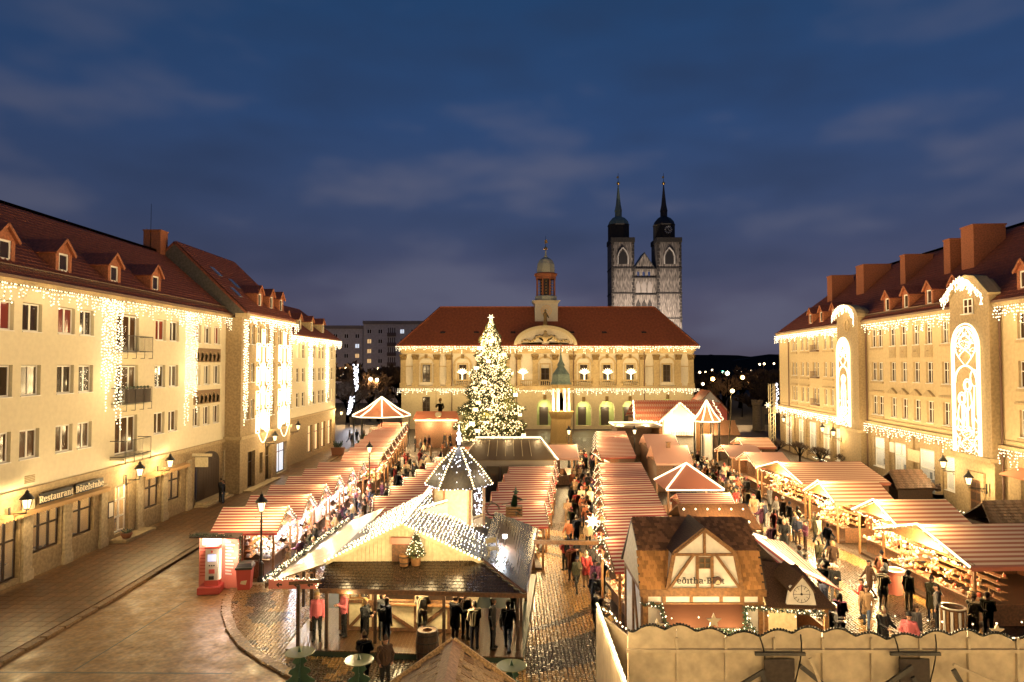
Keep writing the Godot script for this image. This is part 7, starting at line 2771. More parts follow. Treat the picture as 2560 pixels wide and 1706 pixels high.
	var can := part("canopy_roof", b, M.wood_dark, V)
	b = Bld.new()
	b.bar(a0 + V(0, -0.05, 0.03), a1 + V(0, -0.05, 0.03), 0.06, 0.16)
	b.bar(a1 + V(0.03, -0.05, 0), ac + V(0.03, -0.05, 0), 0.06, 0.16)
	b.bar(a1 + V(0, 0.05, 0), g1 + V(0, 0.05, 0), 0.1, 0.06)
	part("fascia", b, M.wood, can)
	var sh := Bld.new()
	sh.hexa([V(-0.085, 0, 0), V(0.085, 0, 0), V(0.085, 0.22, -0.01), V(-0.085, 0.22, -0.01), V(-0.075, 0.016, 0.034), V(0.075, 0.016, 0.034), V(0.085, 0.22, 0.004), V(-0.085, 0.22, 0.004)])
	var shm := sh.mesh()
	for f in [[a0, a1, g1, g0, "shingle_wet", Color(0.075, 0.045, 0.022)], [a1, ac, g2, g1, "slate_wet", Color(0.05, 0.047, 0.048)]]:
		var e0: Vector3 = f[0]
		var e1: Vector3 = f[1]
		var t1: Vector3 = f[2]
		var t0: Vector3 = f[3]
		var m := mottle(mat(f[4], f[5], 0.26), 2.0, 0.45, 73)
		var xf := []
		var rows := int(e0.distance_to(t0) / 0.15)
		for j in rows:
			var p := e0.lerp(t0, j / float(rows))
			var q := e1.lerp(t1, j / float(rows))
			var n := int(p.distance_to(q) / 0.175)
			var u := (t0 - e0).normalized()
			var xd := (q - p).normalized()
			var nn := xd.cross(u).normalized()
			u = nn.cross(xd)
			for i in n:
				xf.append(Transform3D(Basis(xd, u, nn) * Basis(Vector3.RIGHT, rng.randf_range(-0.03, 0.03)), p + xd * (i * 0.175 + (0.087 if j % 2 else 0.0)) + nn * 0.008))
		many("shingles", shm, xf, m, can)
	# boarded flank canopy towards the carriageway lane, with a garland of lights on its edge
	b = Bld.new()
	for i in 13:
		var z0 := -25.9 - i * 0.78
		var z1 := z0 - 0.74
		var q := Bld.new()
		q.slab(V(-9.15 + i * 0.055, 2.36, z0), V(-6.9 + i * 0.02, 3.02, z0 - 0.35), V(-6.9 + i * 0.02, 3.02, z1 - 0.35), V(-9.1 + i * 0.055, 2.36, z1), 0.05)
		part("canopy_board", q, mottle(mat("board_wet", Color(0.20, 0.125, 0.05), 0.35), 0.8, 0.6, 75), V)
	b = Bld.new()
	b.bar(V(-9.2, 2.28, -25.8), V(-8.45, 2.28, -36.1), 0.08, 0.2)
	b.bar(V(-9.2, 2.3, -25.8), V(-6.95, 2.5, -25.6), 0.08, 0.12)
	part("canopy_beam", b, M.wood, V)
	var gl := thing("fir_garland", "long fir garland with bulbs on the pavilion's boarded canopy edge", "garland", at(V(0, 0.14, 0)))
	garland(gl, [V(-9.25, 2.36, -25.8), V(-8.5, 2.36, -36.0)], 0.09, 0.05, 0.05)
	for i in 3:
		omni(gl, V(-9.35, 2.7, -27.5 - i * 3.2), 0.9)
	var sb := thing("sign_banner", "red sign board with dark arrows and a light garland at the canopy corner", "sign", at(V(-8.1, 2.3, -25.72)))
	b = Bld.new()
	b.bx(V(-0.95, -0.12, 0), V(0.85, 0.22, 0.04))
	part("board", b, M.pink_print, sb)
	b = Bld.new()
	for x in [-0.55, 0.1, 0.6]:
		b.prism(PackedVector2Array([W(x - 0.13, 0.03), W(x, 0.13), W(x - 0.02, 0.06), W(x + 0.1, 0.07), W(x + 0.1, 0.0), W(x - 0.02, 0.01), W(x, -0.07)]), 0.041, 0.048)
	part("arrows", b, M.wood_dark, sb)
	bulbs(sb, along([V(-0.95, 0.26, 0.06), V(0.85, 0.26, 0.06), V(0.86, -0.1, 0.06)], 0.045, 0.04), 0.026)
	# lit gable above the canopy
	b = Bld.new()
	var ga := V(-6.92, 3.06, -26.2)
	var gb := V(-1.23, 3.06, -26.2)
	var gt := V(-4.16, 4.42, -26.2)
	for i in 38:
		var x := -6.9 + i * 0.149
		var h0 := 3.06 + 1.36 * clampf(1.0 - absf(x + 4.16) / 2.85, 0.0, 1.0)
		var h1 := 3.06 + 1.36 * clampf(1.0 - absf(x + 0.14 + 4.16) / 2.85, 0.0, 1.0)
		b.hexa([V(x, 3.04, -26.2), V(x + 0.14, 3.04, -26.2), V(x + 0.14, 3.04, -26.3), V(x, 3.04, -26.3), V(x, h0, -26.2), V(x + 0.14, h1, -26.2), V(x + 0.14, h1, -26.3), V(x, h0, -26.3)])
	part("gable_boards", b, M.board_cream, V)
	b = Bld.new()
	b.bx(V(-4.55, 3.06, -26.19), V(-3.75, 3.72, -26.12))
	part("gable_door", b, M.wood, V)
	b = Bld.new()
	b.bx(V(-4.6, 3.72, -26.19), V(-3.7, 3.95, -26.1))
	part("gable_sign", b, M.pink_print, V)
	# main roof behind the gable, both slopes covered with strings of lights
	var rb := V(-3.85, 4.42, -33.0)
	b = Bld.new()
	b.slab(V(-6.8, 3.02, -33.0), V(-7.05, 3.02, -26.1), gt + V(0, 0.05, 0.1), rb, 0.08)
	b.slab(V(-1.1, 3.02, -26.1), V(-0.75, 3.02, -33.0), rb, gt + V(0, 0.05, 0.1), 0.08)
	var mr := part("main_roof", b, mottle(mat("roof_moss", Color(0.055, 0.036, 0.012), 0.6), 1.0, 0.5, 79), V)
	b = Bld.new()
	b.bar(V(-7.05, 3.02, -26.08), gt + V(0, 0.02, 0.12), 0.05, 0.16)
	b.bar(V(-1.1, 3.02, -26.08), gt + V(0, 0.02, 0.12), 0.05, 0.16)
	part("barge_board", b, M.board_cream, mr)
	var globes := along([V(-7.05, 3.12, -26.0), gt + V(0, 0.12, 0.2), V(-1.1, 3.12, -26.0)], 0.15)
	var gm := Bld.new()
	gm.ball(Vector3.ZERO, 0.052, 8)
	var gmesh := gm.mesh()
	var fs := thing("globe_string", "string of round globe lamps along the pavilion's front gable", "string lights")
	b = Bld.new()
	b.path([V(-7.05, 3.12, -26.02), gt + V(0, 0.12, 0.18), V(-1.1, 3.12, -26.02)], 0.012, 4)
	part("wire", b, M.cable, fs)
	for p in globes:
		part("globe_lamp", gmesh, M.globe, fs, Transform3D(Basis(), p))
	for i in 5:
		omni(fs, V(-6.2 + i * 1.05, 3.75 - absf(i - 2) * 0.3, -25.4), 0.38, WARM, 0.2)
	for s in [0, 1]:
		var o := thing("net_lights", ["warm net of bulbs spread over the pavilion roof slope towards the carriageway", "cool and warm bulbs spread over the pavilion roof slope towards the central lane"][s], "string lights")
		var e0 := [V(-6.9, 3.08, -26.2), V(-0.95, 3.08, -26.2)][s] as Vector3
		var e1 := [V(-6.7, 3.08, -32.9), V(-0.8, 3.08, -32.9)][s] as Vector3
		var pts := []
		var cold := []
		for i in 46:
			var u := i / 45.0
			var lo := e0.lerp(e1, u)
			var hi := gt.lerp(rb, u) + V(0, 0.06, 0)
			var l := rng.randf_range(0.55, 1.0)
			var kk := 0.0
			while kk < l:
				var p := hi.lerp(lo, kk) + V(rng.randf_range(-0.04, 0.04), 0.05, rng.randf_range(-0.07, 0.07))
				if s == 1 and rng.randf() < 0.4:
					cold.append(p)
				else:
					pts.append(p)
				kk += 0.042
		bulbs(o, pts, 0.027)
		if cold.size():
			bulbs(o, cold, 0.03, "bulb_white")
		for i in 3:
			omni(o, (e0.lerp(e1, 0.2 + i * 0.3) + gt) / 2 + V(0, 1.1, 0), 0.55)
	b = Bld.new()
	b.tube(gt + V(0.1, 0.2, -0.2), rb + V(-0.1, 0.2, 0), 0.06, 0.06, 6)
	b.path([V(-3.9, 3.5, -28.6), V(-2.7, 3.5, -30.0), V(-2.7, 4.6, -30.2), V(-3.9, 4.5, -28.8)], 0.05, 5)
	one("light_tube", b, M.tube_light, "bright light tube along the pavilion's roof ridge and sign panel", "light tube")
	b = Bld.new()
	b.slab(V(-3.8, 3.6, -28.7), V(-2.8, 3.6, -29.9), V(-2.8, 4.5, -30.05), V(-3.8, 4.4, -28.85), 0.05)
	part("sign_panel", b, M.board_cream, V)
	omni(V, V(-3.6, 5.1, -29.3), 0.8)
	# turret
	var C := V(-2.4, 0, -31.0)
	b = Bld.new()
	b.lathe([W(1.12, 3.0), W(1.12, 5.15)], 6, C, PI / 6, true)
	var tw := part("turret", b, M.board_cream, V)
	b = Bld.new()
	for i in 6:
		var a := TAU * i / 6 + PI / 6
		b.bar(C + V(sin(a) * 1.14, 3.0, cos(a) * 1.14), C + V(sin(a) * 1.14, 5.15, cos(a) * 1.14), 0.1, 0.1)
	part("turret_post", b, M.wood_gold, tw)
	var wn := V(sin(PI / 3), 0, cos(PI / 3))
	b = Bld.new()
	var wb := Basis(Vector3.UP.cross(wn), Vector3.UP, wn)
	var wx := Transform3D(wb, C + wn * 0.99 + V(0, 3.1, 0))
	b.bx(V(-0.36, 0.75, 0.0), V(0.36, 1.95, 0.03))
	part("turret_window", b, M.pane_dark, tw, wx)
	var pts2 := []
	for i in 60:
		pts2.append(wx * V(rng.randf_range(-0.34, 0.34), rng.randf_range(0.8, 1.9), 0.06))
	bulbs(tw, pts2, 0.03, "bulb_white")
	b = Bld.new()
	for i in 9:
		b.bar(V(-0.4 + i * 0.1, 0.1, 0.08), V(-0.4 + i * 0.1, 0.65, 0.08), 0.02, 0.02)
	b.bar(V(-0.45, 0.66, 0.08), V(0.45, 0.66, 0.08), 0.04, 0.04)
	part("turret_rail", b, M.wood, tw, wx)
	b = Bld.new()
	b.lathe([W(1.5, 5.12), W(0.95, 5.85), W(0.12, 6.8), W(0.0, 6.9)], 6, C, PI / 6, true)
	b.lathe([W(1.1, 5.1), W(1.5, 5.10)], 6, C, PI / 6, true)
	part("turret_roof", b, M.roof_moss, tw)
	var ts := thing("globe_string", "globe lamps and cool bulbs running down the six ribs of the turret roof", "string lights")
	for i in 6:
		var a := TAU * i / 6 + PI / 6
		var d := V(sin(a), 0, cos(a))
		for p in along([C + d * 1.52 + V(0, 5.18, 0), C + d * 0.97 + V(0, 5.92, 0), C + d * 0.12 + V(0, 6.85, 0)], 0.13):
			part("globe_lamp", gmesh, M.globe, ts, Transform3D(Basis().scaled(Vector3.ONE * 0.8), p))
		var a2 := TAU * (i + 1) / 6 + PI / 6
		var d2 := V(sin(a2), 0, cos(a2))
		var cold := []
		for j in 16:
			var u := rng.randf()
			var q := rng.randf_range(0.05, 0.8)
			cold.append(C + (d.lerp(d2, u) * lerpf(1.45, 0.3, q)) + V(0, lerpf(5.2, 6.75, q), 0))
		cold.append_array(along([C + d * 1.5 + V(0, 5.12, 0), C + d2 * 1.5 + V(0, 5.12, 0)], 0.16, 0.03))
		bulbs(ts, cold, 0.034, "bulb_white")
	for i in 4:
		var a := TAU * i / 4
		omni(ts, C + V(sin(a) * 1.7, 5.9, cos(a) * 1.7), 0.6, Color(1, 0.8, 0.5))
	omni(ts, C + V(0.3, 4.3, 1.9), 0.5)
	var st := thing("finial_star", "cool white spiked light finial on top of the pavilion turret", "light ornament", at(C + V(0, 6.9, 0)))
	b = Bld.new()
	b.tube(Vector3.ZERO, V(0, 0.9, 0), 0.07, 0.02, 6)
	b.ball(V(0, 0.25, 0), 0.13, 8)
	b.ball(V(0, 0.5, 0), 0.1, 8)
	part("light_spike", b, M.bulb_white, st)
	omni(st, V(0, 0.5, 0.4), 1.0, Color(0.8, 0.85, 1.0))
	b = Bld.new()
	b.bx(V(-0.06, 0, -0.06), V(0.06, 0.5, 0.06))
	# work light on the slate flank
	var wl := thing("work_light", "harsh white work light clamped on the slate side roof", "floodlight", at(V(-0.3, 3.2, -28.9)))
	b = Bld.new()
	b.tube(V(0, -0.35, 0), V(0, 0.1, 0), 0.02, 0.02, 5)
	b.bx(V(-0.1, 0.05, -0.06), V(0.1, 0.2, 0.02))
	part("housing", b, M.steel, wl)
	b = Bld.new()
	b.ball(V(0, 0.13, 0.1), 0.085, 8)
	part("lamp_face", b, glow("work_white", Color(0.9, 0.95, 1.0), 9.0), wl)
	omni(wl, V(0, 0.14, 0.3), 5.0, Color(0.85, 0.92, 1.0), 0.06)
	# little things on the roof and gable
	var ch := thing("folding_chair", "small cream folding chair standing on the slate side roof", "chair", at(V(-0.75, 2.88, -27.0), 0.5))
	for q in [[-0.18, -0.15, 0.18, 0.2], [-0.18, 0.15, 0.18, -0.2]]:
		for x in [-0.2, 0.2]:
			b = Bld.new()
			b.bar(V(x, 0, q[1]), V(x, 0.8 if q[1] > 0 else 0.45, -q[1] * 1.2), 0.03, 0.03)
			part("leg", b, M.board_cream, ch)
	b = Bld.new()
	b.bx(V(-0.2, 0.43, -0.2), V(0.2, 0.46, 0.2))
	part("seat", b, M.board_cream, ch)
	b = Bld.new()
	b.bx(V(-0.2, 0.6, -0.22), V(0.2, 0.8, -0.2))
	part("backrest", b, M.board_cream, ch)
	var rd := thing("witch_figure", "dark rider figure on a slatted wooden crate at the back of the slate roof", "figure", at(V(0.1, 3.2, -33.3)))
	for i in 4:
		b = Bld.new()
		b.bx(V(-0.4, i * 0.13, -0.25), V(0.4, i * 0.13 + 0.09, 0.25))
		part("crate_slat", b, M.wood_gold, rd)
	b = Bld.new()
	b.tube(V(0, 0.5, 0), V(0.05, 1.0, 0), 0.17, 0.1, 8)
	b.ball(V(0.08, 1.12, 0), 0.1, 8)
	b.tube(V(0.05, 0.9, 0), V(0.4, 0.8, 0.1), 0.05, 0.035, 6)
	b.tube(V(-0.1, 0.55, 0.1), V(0.3, 0.3, 0.25), 0.07, 0.05, 6)
	b.lathe([W(0.17, 1.18), W(0.07, 1.2), W(0.0, 1.45)], 8, V(0.08, 0, 0))
	b.bar(V(-0.6, 0.55, 0), V(0.6, 0.8, 0), 0.03, 0.03)
	part("body", b, M.green, rd)
	var ring := thing("letter_sign", "curled bracket letters standing on the slate roof ridge", "sign", at(V(-0.9, 3.35, -32.6)))
	b = Bld.new()
	b.path(curve(func(u): return V(cos(u * 5.2) * 0.3, 0.3 + sin(u * 5.2) * 0.3, 0), 12), 0.03, 5)
	b.path([V(-0.5, 0, 0), V(-0.5, 0.5, 0), V(-0.3, 0.5, 0)], 0.03, 5)
	b.path([V(1.1, 0, 0), V(1.1, 0.2, 0), V(1.3, 0.05, 0)], 0.03, 5)
	part("letters", b, M.board_cream, ring)
	small_fir("small lit fir in a wooden tub on the pavilion's front canopy", V(-3.62, 2.98, -25.95), 1.05, true)
	var tb := thing("wooden_tub", "empty wooden tub beside the small lit fir on the canopy", "tub", at(V(-4.05, 2.97, -25.9)))
	b = Bld.new()
	b.lathe([W(0.16, 0), W(0.2, 0.42), W(0.17, 0.42), W(0.15, 0.3), W(0, 0.3)], 12)
	part("staves", b, M.wood_gold, tb)
	b = Bld.new()
	for y in [0.1, 0.32]:
		b.lathe([W(0.18 + y * 0.08, y), W(0.185 + y * 0.08, y + 0.04)], 12)
	part("hoop", b, M.iron, tb)

func fir_crown(h: float, r: float, n: int, o: Node3D, thick := 1.0, bulge := 1.0) -> void:
	var s := Bld.new()
	for i in 7:
		var a := TAU * i / 7
		var d := V(cos(a) * 0.5, -0.12 + 0.2 * sin(a * 2.0), sin(a) * 0.35 + 0.75).normalized()
		var q := d.cross(Vector3.UP).normalized() * 0.09
		s.tri(-q, q, d)
		s.tri(V(0, -0.07, 0), V(0, 0.07, 0), d * 0.9)
	var sm := s.mesh()
	var lots := [[], [], []]
	for i in n:
		var u := pow(rng.randf(), 0.72)
		var y := h * (0.10 + 0.88 * (1.0 - u))
		var tier := 0.86 + 0.14 * sin(y / h * 46.0)
		var a := rng.randf() * TAU
		var lump := 0.92 + 0.10 * sin(a * 5.0 + y * 1.7) + 0.06 * sin(a * 9.0 - y * 3.1)
		var rr := r * pow(u, bulge) * tier * lump * sqrt(rng.randf_range(0.25, 1.0))
		var l := thick * rng.randf_range(0.6, 1.15) * (0.45 + 0.55 * u)
		var bs := Basis(Vector3.UP, PI / 2 - a) * Basis(Vector3.RIGHT, rng.randf_range(-0.1, 0.5)) * Basis(V(0, 0, 1), rng.randf() * 6.0)
		lots[rng.randi() % 3].append(Transform3D(bs.scaled(Vector3.ONE * l), V(cos(a) * rr, y, sin(a) * rr)))
	for k in 3:
		many("needles", sm, lots[k], mat("needle%s" % ["", "_pale", "_deep"][k], [Color(0.06, 0.065, 0.018), Color(0.10, 0.10, 0.028), Color(0.03, 0.042, 0.014)][k], 0.7), o)

func small_fir(label: String, p: Vector3, h: float, tub: bool) -> void:
	var o := thing("small_fir", label, "christmas tree", at(p))
	var b := Bld.new()
	b.tube(V(0, 0.2, 0), V(0, h * 1.2, 0), 0.03, 0.01, 5)
	part("trunk", b, M.wood_dark, o)
	if tub:
		b = Bld.new()
		b.lathe([W(0.16, 0), W(0.2, 0.36), W(0.17, 0.36), W(0, 0.3)], 12)
		part("tub", b, M.wood_gold, o)
	var c := part("crown", Bld.new() if false else tiny(), M.green, o, Transform3D(Basis(), V(0, 0.25, 0)))
	fir_crown(h, h * 0.36, 420, c, 0.16)
	var pts := []
	for i in 110:
		var u := pow(rng.randf(), 0.7)
		var a := rng.randf() * TAU
		pts.append(V(cos(a) * h * 0.37 * u, 0.3 + h * (0.08 + 0.92 * (1 - u)), sin(a) * h * 0.37 * u))
	bulbs(o, pts, 0.02)
	omni(o, V(0, h * 0.8, 0.5), 0.5)

func tiny() -> Bld:
	var b := Bld.new()
	b.tube(V(0, 0, 0), V(0, 0.2, 0), 0.02, 0.01, 4)
	return b

const ORD2 := ["first", "second", "third", "fourth", "fifth", "sixth", "seventh", "eighth", "ninth", "tenth", "eleventh", "twelfth", "thirteenth", "fourteenth", "fifteenth"]
func build_tree() -> void:
	var o := thing("christmas_tree", "tall Christmas tree covered in warm bulbs before the town hall", "christmas tree", at(V(-2.1, 0, -68)))
	var b := Bld.new()
	b.tube(V(0, 0, 0), V(0, 14.6, 0), 0.32, 0.05, 9)
	part("trunk", b, M.wood_dark, o)
	b = Bld.new()
	for i in 120:
		var y := 3.2 + i * 0.093
		var a := i * 2.4
		var r := 3.5 * (1.0 - (y - 2.6) / 12.6)
		b.tube(V(0, y, 0), V(cos(a) * r, y - 0.14 * r + 0.1, sin(a) * r), 0.05, 0.012, 4)
	part("branches", b, M.wood_dark, o)
	var c := part("crown", tiny(), M.green, o, Transform3D(Basis(), V(0, 2.2, 0)))
	fir_crown(12.9, 3.6, 8500, c, 0.7, 0.72)
	var pts := []
	for i in 7600:
		var u := pow(rng.randf(), 0.68)
		var y := 12.9 * (0.07 + 0.92 * (1.0 - u))
		var a := rng.randf() * TAU
		var tier := 0.88 + 0.14 * sin(y / 12.9 * 46.0)
		var lump := 0.95 + 0.10 * sin(a * 5.0 + y * 1.7) + 0.06 * sin(a * 9.0 - y * 3.1)
		var rr := 3.65 * pow(u, 0.72) * tier * lump * rng.randf_range(0.72, 1.05)
		pts.append(V(cos(a) * rr, 2.2 + y, sin(a) * rr))
	bulbs(o, pts, 0.064, "bulb_gold")
	# lit parcels and the star
	for i in 15:
		var y := 3.6 + i * 0.66
		var a := -0.2 + i * 2.15
		var r := 3.6 * pow(1.0 - (y - 2.2) / 12.9, 0.72)
		var g := thing("lit_parcel", "glowing parcel on the big Christmas tree, %s from its lowest branches" % ORD2[i], "ornament", at(V(-2.1 + cos(a) * r, y, -68 + absf(sin(a)) * r), a), "glowing parcels on the big Christmas tree")
		b = Bld.new()
		b.box(Vector3.ZERO, V(0.36, 0.32, 0.36))
		part("box", b, M.tube_light, g)
		b = Bld.new()
		b.box(Vector3.ZERO, V(0.37, 0.33, 0.06))
		b.box(Vector3.ZERO, V(0.06, 0.335, 0.37))
		part("ribbon", b, M.gold, g)
	b = Bld.new()
	for i in 6:
		var a := TAU * i / 6
		b.tube(V(0, 0, 0), V(cos(a) * 0.34, sin(a) * 0.34, 0), 0.09, 0.02, 5)
	one("tree_star", b, M.tube_light, "star on the tip of the big Christmas tree", "ornament", at(V(-2.1, 15.25, -68)))
	for i in 9:
		var y := 4.5 + i * 1.2
		var a := i * 1.3 - 1.5
		var r := 3.7 * pow(1.0 - (y - 2.2) / 12.9, 0.72) + 0.6
		omni(o, V(sin(a * 0.5) * r, y, absf(cos(a * 0.5)) * r), 7.0, WARM, 0.4)

# ---------------------------------------------------------------- street things
func street_lamp_proto(label: String) -> Node3D:
	var o := thing("street_lamp", label, "street lamp", Transform3D(), "old lantern posts in the market")
	var b := Bld.new()
	b.lathe([W(0.16, 0), W(0.16, 0.25), W(0.1, 0.35), W(0.09, 0.9), W(0.12, 0.95), W(0.055, 1.05), W(0.045, 2.9), W(0.075, 2.95), W(0.04, 3.05), W(0.03, 3.4)], 10)
	part("post", b, M.iron, o)
	b = Bld.new()
	b.bar(V(-0.28, 3.15, 0), V(0.28, 3.15, 0), 0.025, 0.025)
	b.ball(V(-0.28, 3.15, 0), 0.035, 6)
	b.ball(V(0.28, 3.15, 0), 0.035, 6)
	part("crossbar", b, M.iron, o)
	lantern(o, V(0, 3.42, 0), 1.15, 8.0)
	return o

func build_street() -> void:
	var l0 := street_lamp_proto("old lantern post beside the red kiosk and bin")
	l0.transform = at(V(-12.16, -0.03, -33.4))
	copy(l0, "street_lamp", "old lantern post halfway along the carriageway stalls", at(V(-11.55, -0.03, -55.6)))
	copy(l0, "street_lamp", "old lantern post behind the far stalls across the central lane", at(V(12.6, -0.03, -70.5)))
	copy(l0, "street_lamp", "old lantern post beside the rust emblem stall", at(V(-15.2, -0.03, -94.0)))
	copy(l0, "street_lamp", "old lantern post in the middle of the market before the well canopy", at(V(5.8, -0.03, -70.0)))
	var lp := thing("pole_lamp", "plain pole with one globe lamp over the pale striped pavilion", "street lamp", at(V(22.7, -0.03, -72)))
	var b := Bld.new()
	b.tube(Vector3.ZERO, V(0.4, 7.6, 0), 0.07, 0.05, 8)
	part("pole", b, M.board_cream, lp)
	b = Bld.new()
	b.ball(V(0.5, 7.8, 0), 0.24, 10)
	part("globe_lamp", b, M.lantern_glow, lp)
	omni(lp, V(0.5, 7.8, 0.4), 14.0)
	lp = thing("pole_lamp", "globe lamp on a short pole beyond the red-gabled stall", "street lamp", at(V(29.0, -0.03, -92)))
	b = Bld.new()
	b.tube(Vector3.ZERO, V(0, 9.2, 0), 0.07, 0.05, 8)
	part("pole", b, M.iron, lp)
	b = Bld.new()
	b.ball(V(0, 9.4, 0), 0.3, 10)
	part("globe_lamp", b, M.lantern_glow, lp)
	omni(lp, V(0, 9.4, 0.5), 14.0)
	# red vending kiosk
	var k := thing("red_kiosk", "red illuminated ticket kiosk with a machine, panels and raised plinth", "kiosk", at(V(-14.0, -0.05, -32.5), 0.12))
	b = Bld.new()
	b.bx(V(-0.55, 0, -0.1), V(0.42, 0.3, 0.75))
	part("plinth", b, M.red_paint, k)
	b = Bld.new()
	b.bx(V(-0.75, 0, -0.25), V(0.35, 2.55, -0.12))
	part("back_panel", b, M.pink_print, k)
	b = Bld.new()
	b.hexa([V(0.35, 0, -0.12), V(1.12, 0, 0.12), V(1.12, 0, 0.02), V(0.35, 0, -0.25), V(0.35, 2.5, -0.12), V(1.12, 2.4, 0.12), V(1.12, 2.4, 0.02), V(0.35, 2.5, -0.25)])
	part("wing_panel", b, M.pink_print, k)
	b = Bld.new()
	b.bx(V(-0.3, 0.3, 0.0), V(0.26, 2.0, 0.42))
	var mc := part("machine", b, mat("machine_grey", Color(0.42, 0.38, 0.32), 0.5), k)
	b = Bld.new()
	b.bx(V(-0.33, 2.0, 0.0), V(0.29, 2.1, 0.45))
	b.bx(V(-0.33, 0.3, 0.0), V(0.29, 0.55, 0.44))
	part("machine_trim", b, M.red_paint, mc)
	b = Bld.new()
	b.bx(V(-0.2, 1.42, 0.421), V(0.18, 1.74, 0.43))
	part("screen", b, M.screen, mc)
	b = Bld.new()
	b.bx(V(-0.14, 0.86, 0.421), V(0.12, 1.06, 0.44))
	b.bx(V(-0.05, 1.82, 0.421), V(0.03, 1.92, 0.43))
	part("card_slot", b, M.red_paint, mc)
	b = Bld.new()
	b.bx(V(-0.12, 0.6, 0.421), V(0.1, 0.75, 0.5))
	for i in 3:
		b.bx(V(-0.14 + i * 0.1, 1.2, 0.421), V(-0.08 + i * 0.1, 1.26, 0.44))
	part("coin_tray", b, M.iron, mc)
	b = Bld.new()
	b.bx(V(0.29, 0.55, 0.1), V(0.33, 1.95, 0.36))
	part("side_light", b, M.sign_panel, mc)
	b = Bld.new()
	b.bx(V(-0.6, 2.05, -0.115), V(0.25, 2.45, -0.1))
	part("light_panel", b, M.sign_panel, k)
	# lines of print on the panels
	b = Bld.new()
	for i in 9:
		b.bx(V(-0.7, 0.6 + i * 0.16, -0.117), V(-0.7 + rng.randf_range(0.2, 0.34), 0.64 + i * 0.16, -0.112))
	part("print", b, M.red_paint, k)
	b = Bld.new()
	for i in 11:
		var y := 0.7 + i * 0.15
		b.bar(V(0.46, y, -0.07), V(0.46 + rng.randf_range(0.25, 0.55), y, 0.02 + rng.randf_range(0.02, 0.06)), 0.02, 0.07)
	part("print", b, M.white_paint, k)
	b = Bld.new()
	b.slab(V(-1.0, 2.6, 0.5), V(1.15, 2.5, 0.5), V(1.15, 2.5, -0.4), V(-1.0, 2.6, -0.4), 0.06)
	part("roof", b, M.wood_dark, k)
	omni(k, V(-0.1, 2.4, 0.3), 2.4, Color(1, 0.7, 0.5))
	omni(k, V(0.75, 1.6, 0.6), 1.0, Color(1, 0.7, 0.5))
	var gd := thing("fir_garland", "fir garland round the wing panel of the red kiosk", "garland", k.transform)
	garland(gd, [V(1.14, 0.1, 0.1), V(1.14, 2.4, 0.1), V(0.2, 2.6, 0.4), V(-1.0, 2.66, 0.45)], 0.5, 0.04, 0.02)
	# bin
	var bn := thing("litter_bin", "red wheeled litter bin with a black lid by the lantern post", "bin", at(V(-12.55, -0.03, -32.45), 0.15))
	b = Bld.new()
	b.hexa([V(-0.27, 0.05, 0.27), V(0.27, 0.05, 0.27), V(0.27, 0.05, -0.27), V(-0.27, 0.05, -0.27), V(-0.34, 1.0, 0.34), V(0.34, 1.0, 0.34), V(0.34, 1.0, -0.34), V(-0.34, 1.0, -0.34)])
	part("body", b, M.red_paint, bn)
	b = Bld.new()
	b.bx(V(-0.38, 1.0, -0.38), V(0.38, 1.1, 0.38))
	b.hexa([V(-0.36, 1.1, 0.3), V(0.36, 1.1, 0.3), V(0.36, 1.1, -0.38), V(-0.36, 1.1, -0.38), V(-0.3, 1.24, 0.15), V(0.3, 1.24, 0.15), V(0.3, 1.24, -0.38), V(-0.3, 1.24, -0.38)])
	part("lid", b, M.iron, bn)
	b = Bld.new()
	b.prism(PackedVector2Array([W(-0.15, 0.35), W(0.1, 0.3), W(0.16, 0.5), W(-0.1, 0.48)]), 0.30, 0.335)
	part("sticker", b, M.board_cream, bn)
	for x in [-0.22, 0.22]:
		b = Bld.new()
		b.tube(V(x, 0.06, -0.3), V(x + 0.05, 0.06, -0.3), 0.08, 0.08, 8)
		part("wheel", b, M.iron, bn)
	var dp := thing("cable_ramp", "low dark cable ramp at the foot of the lantern post", "cable ramp", at(V(-11.75, -0.03, -33.25), 0.1))
	b = Bld.new()
	b.hexa([V(-0.9, 0, 0.2), V(0.9, 0, 0.2), V(0.9, 0, -0.2), V(-0.9, 0, -0.2), V(-0.88, 0.07, 0.08), V(0.88, 0.07, 0.08), V(0.88, 0.07, -0.08), V(-0.88, 0.07, -0.08)])
	part("ramp", b, M.board_cream, dp)
	# cable beam across the central lane
	b = Bld.new()
	b.bar(V(0.95, 2.75, -30.2), V(4.2, 2.75, -30.0), 0.14, 0.16)
	one("lane_beam", b, M.wood_gold, "wooden beam spanning the central lane overhead", "beam")
	# barrel
	var br := thing("barrel", "dark oak barrel with an open top before the pavilion deck", "barrel", at(V(-3.0, -0.02, -24.55)))
	for i in 16:
		var a := TAU * i / 16
		b = Bld.new()
		b.hexa([V(-0.065, 0, 0.02), V(0.065, 0, 0.02), V(0.065, 0, -0.02), V(-0.065, 0, -0.02), V(-0.075, 0.6, 0.08), V(0.075, 0.6, 0.08), V(0.075, 0.6, 0.04), V(-0.075, 0.6, 0.04)])
		b.hexa([V(-0.075, 0.6, 0.08), V(0.075, 0.6, 0.08), V(0.075, 0.6, 0.04), V(-0.075, 0.6, 0.04), V(-0.065, 1.15, 0.02), V(0.065, 1.15, 0.02), V(0.065, 1.15, -0.02), V(-0.065, 1.15, -0.02)])
		part("stave", b, M.wood_dark, br, Transform3D(Basis(Vector3.UP, a), V(sin(a) * 0.33, 0, cos(a) * 0.33)))
	b = Bld.new()
	b.lathe([W(0.17, 1.1), W(0.34, 1.1), W(0.34, 1.13), W(0.17, 1.13), W(0.17, 0.8), W(0, 0.8)], 16)
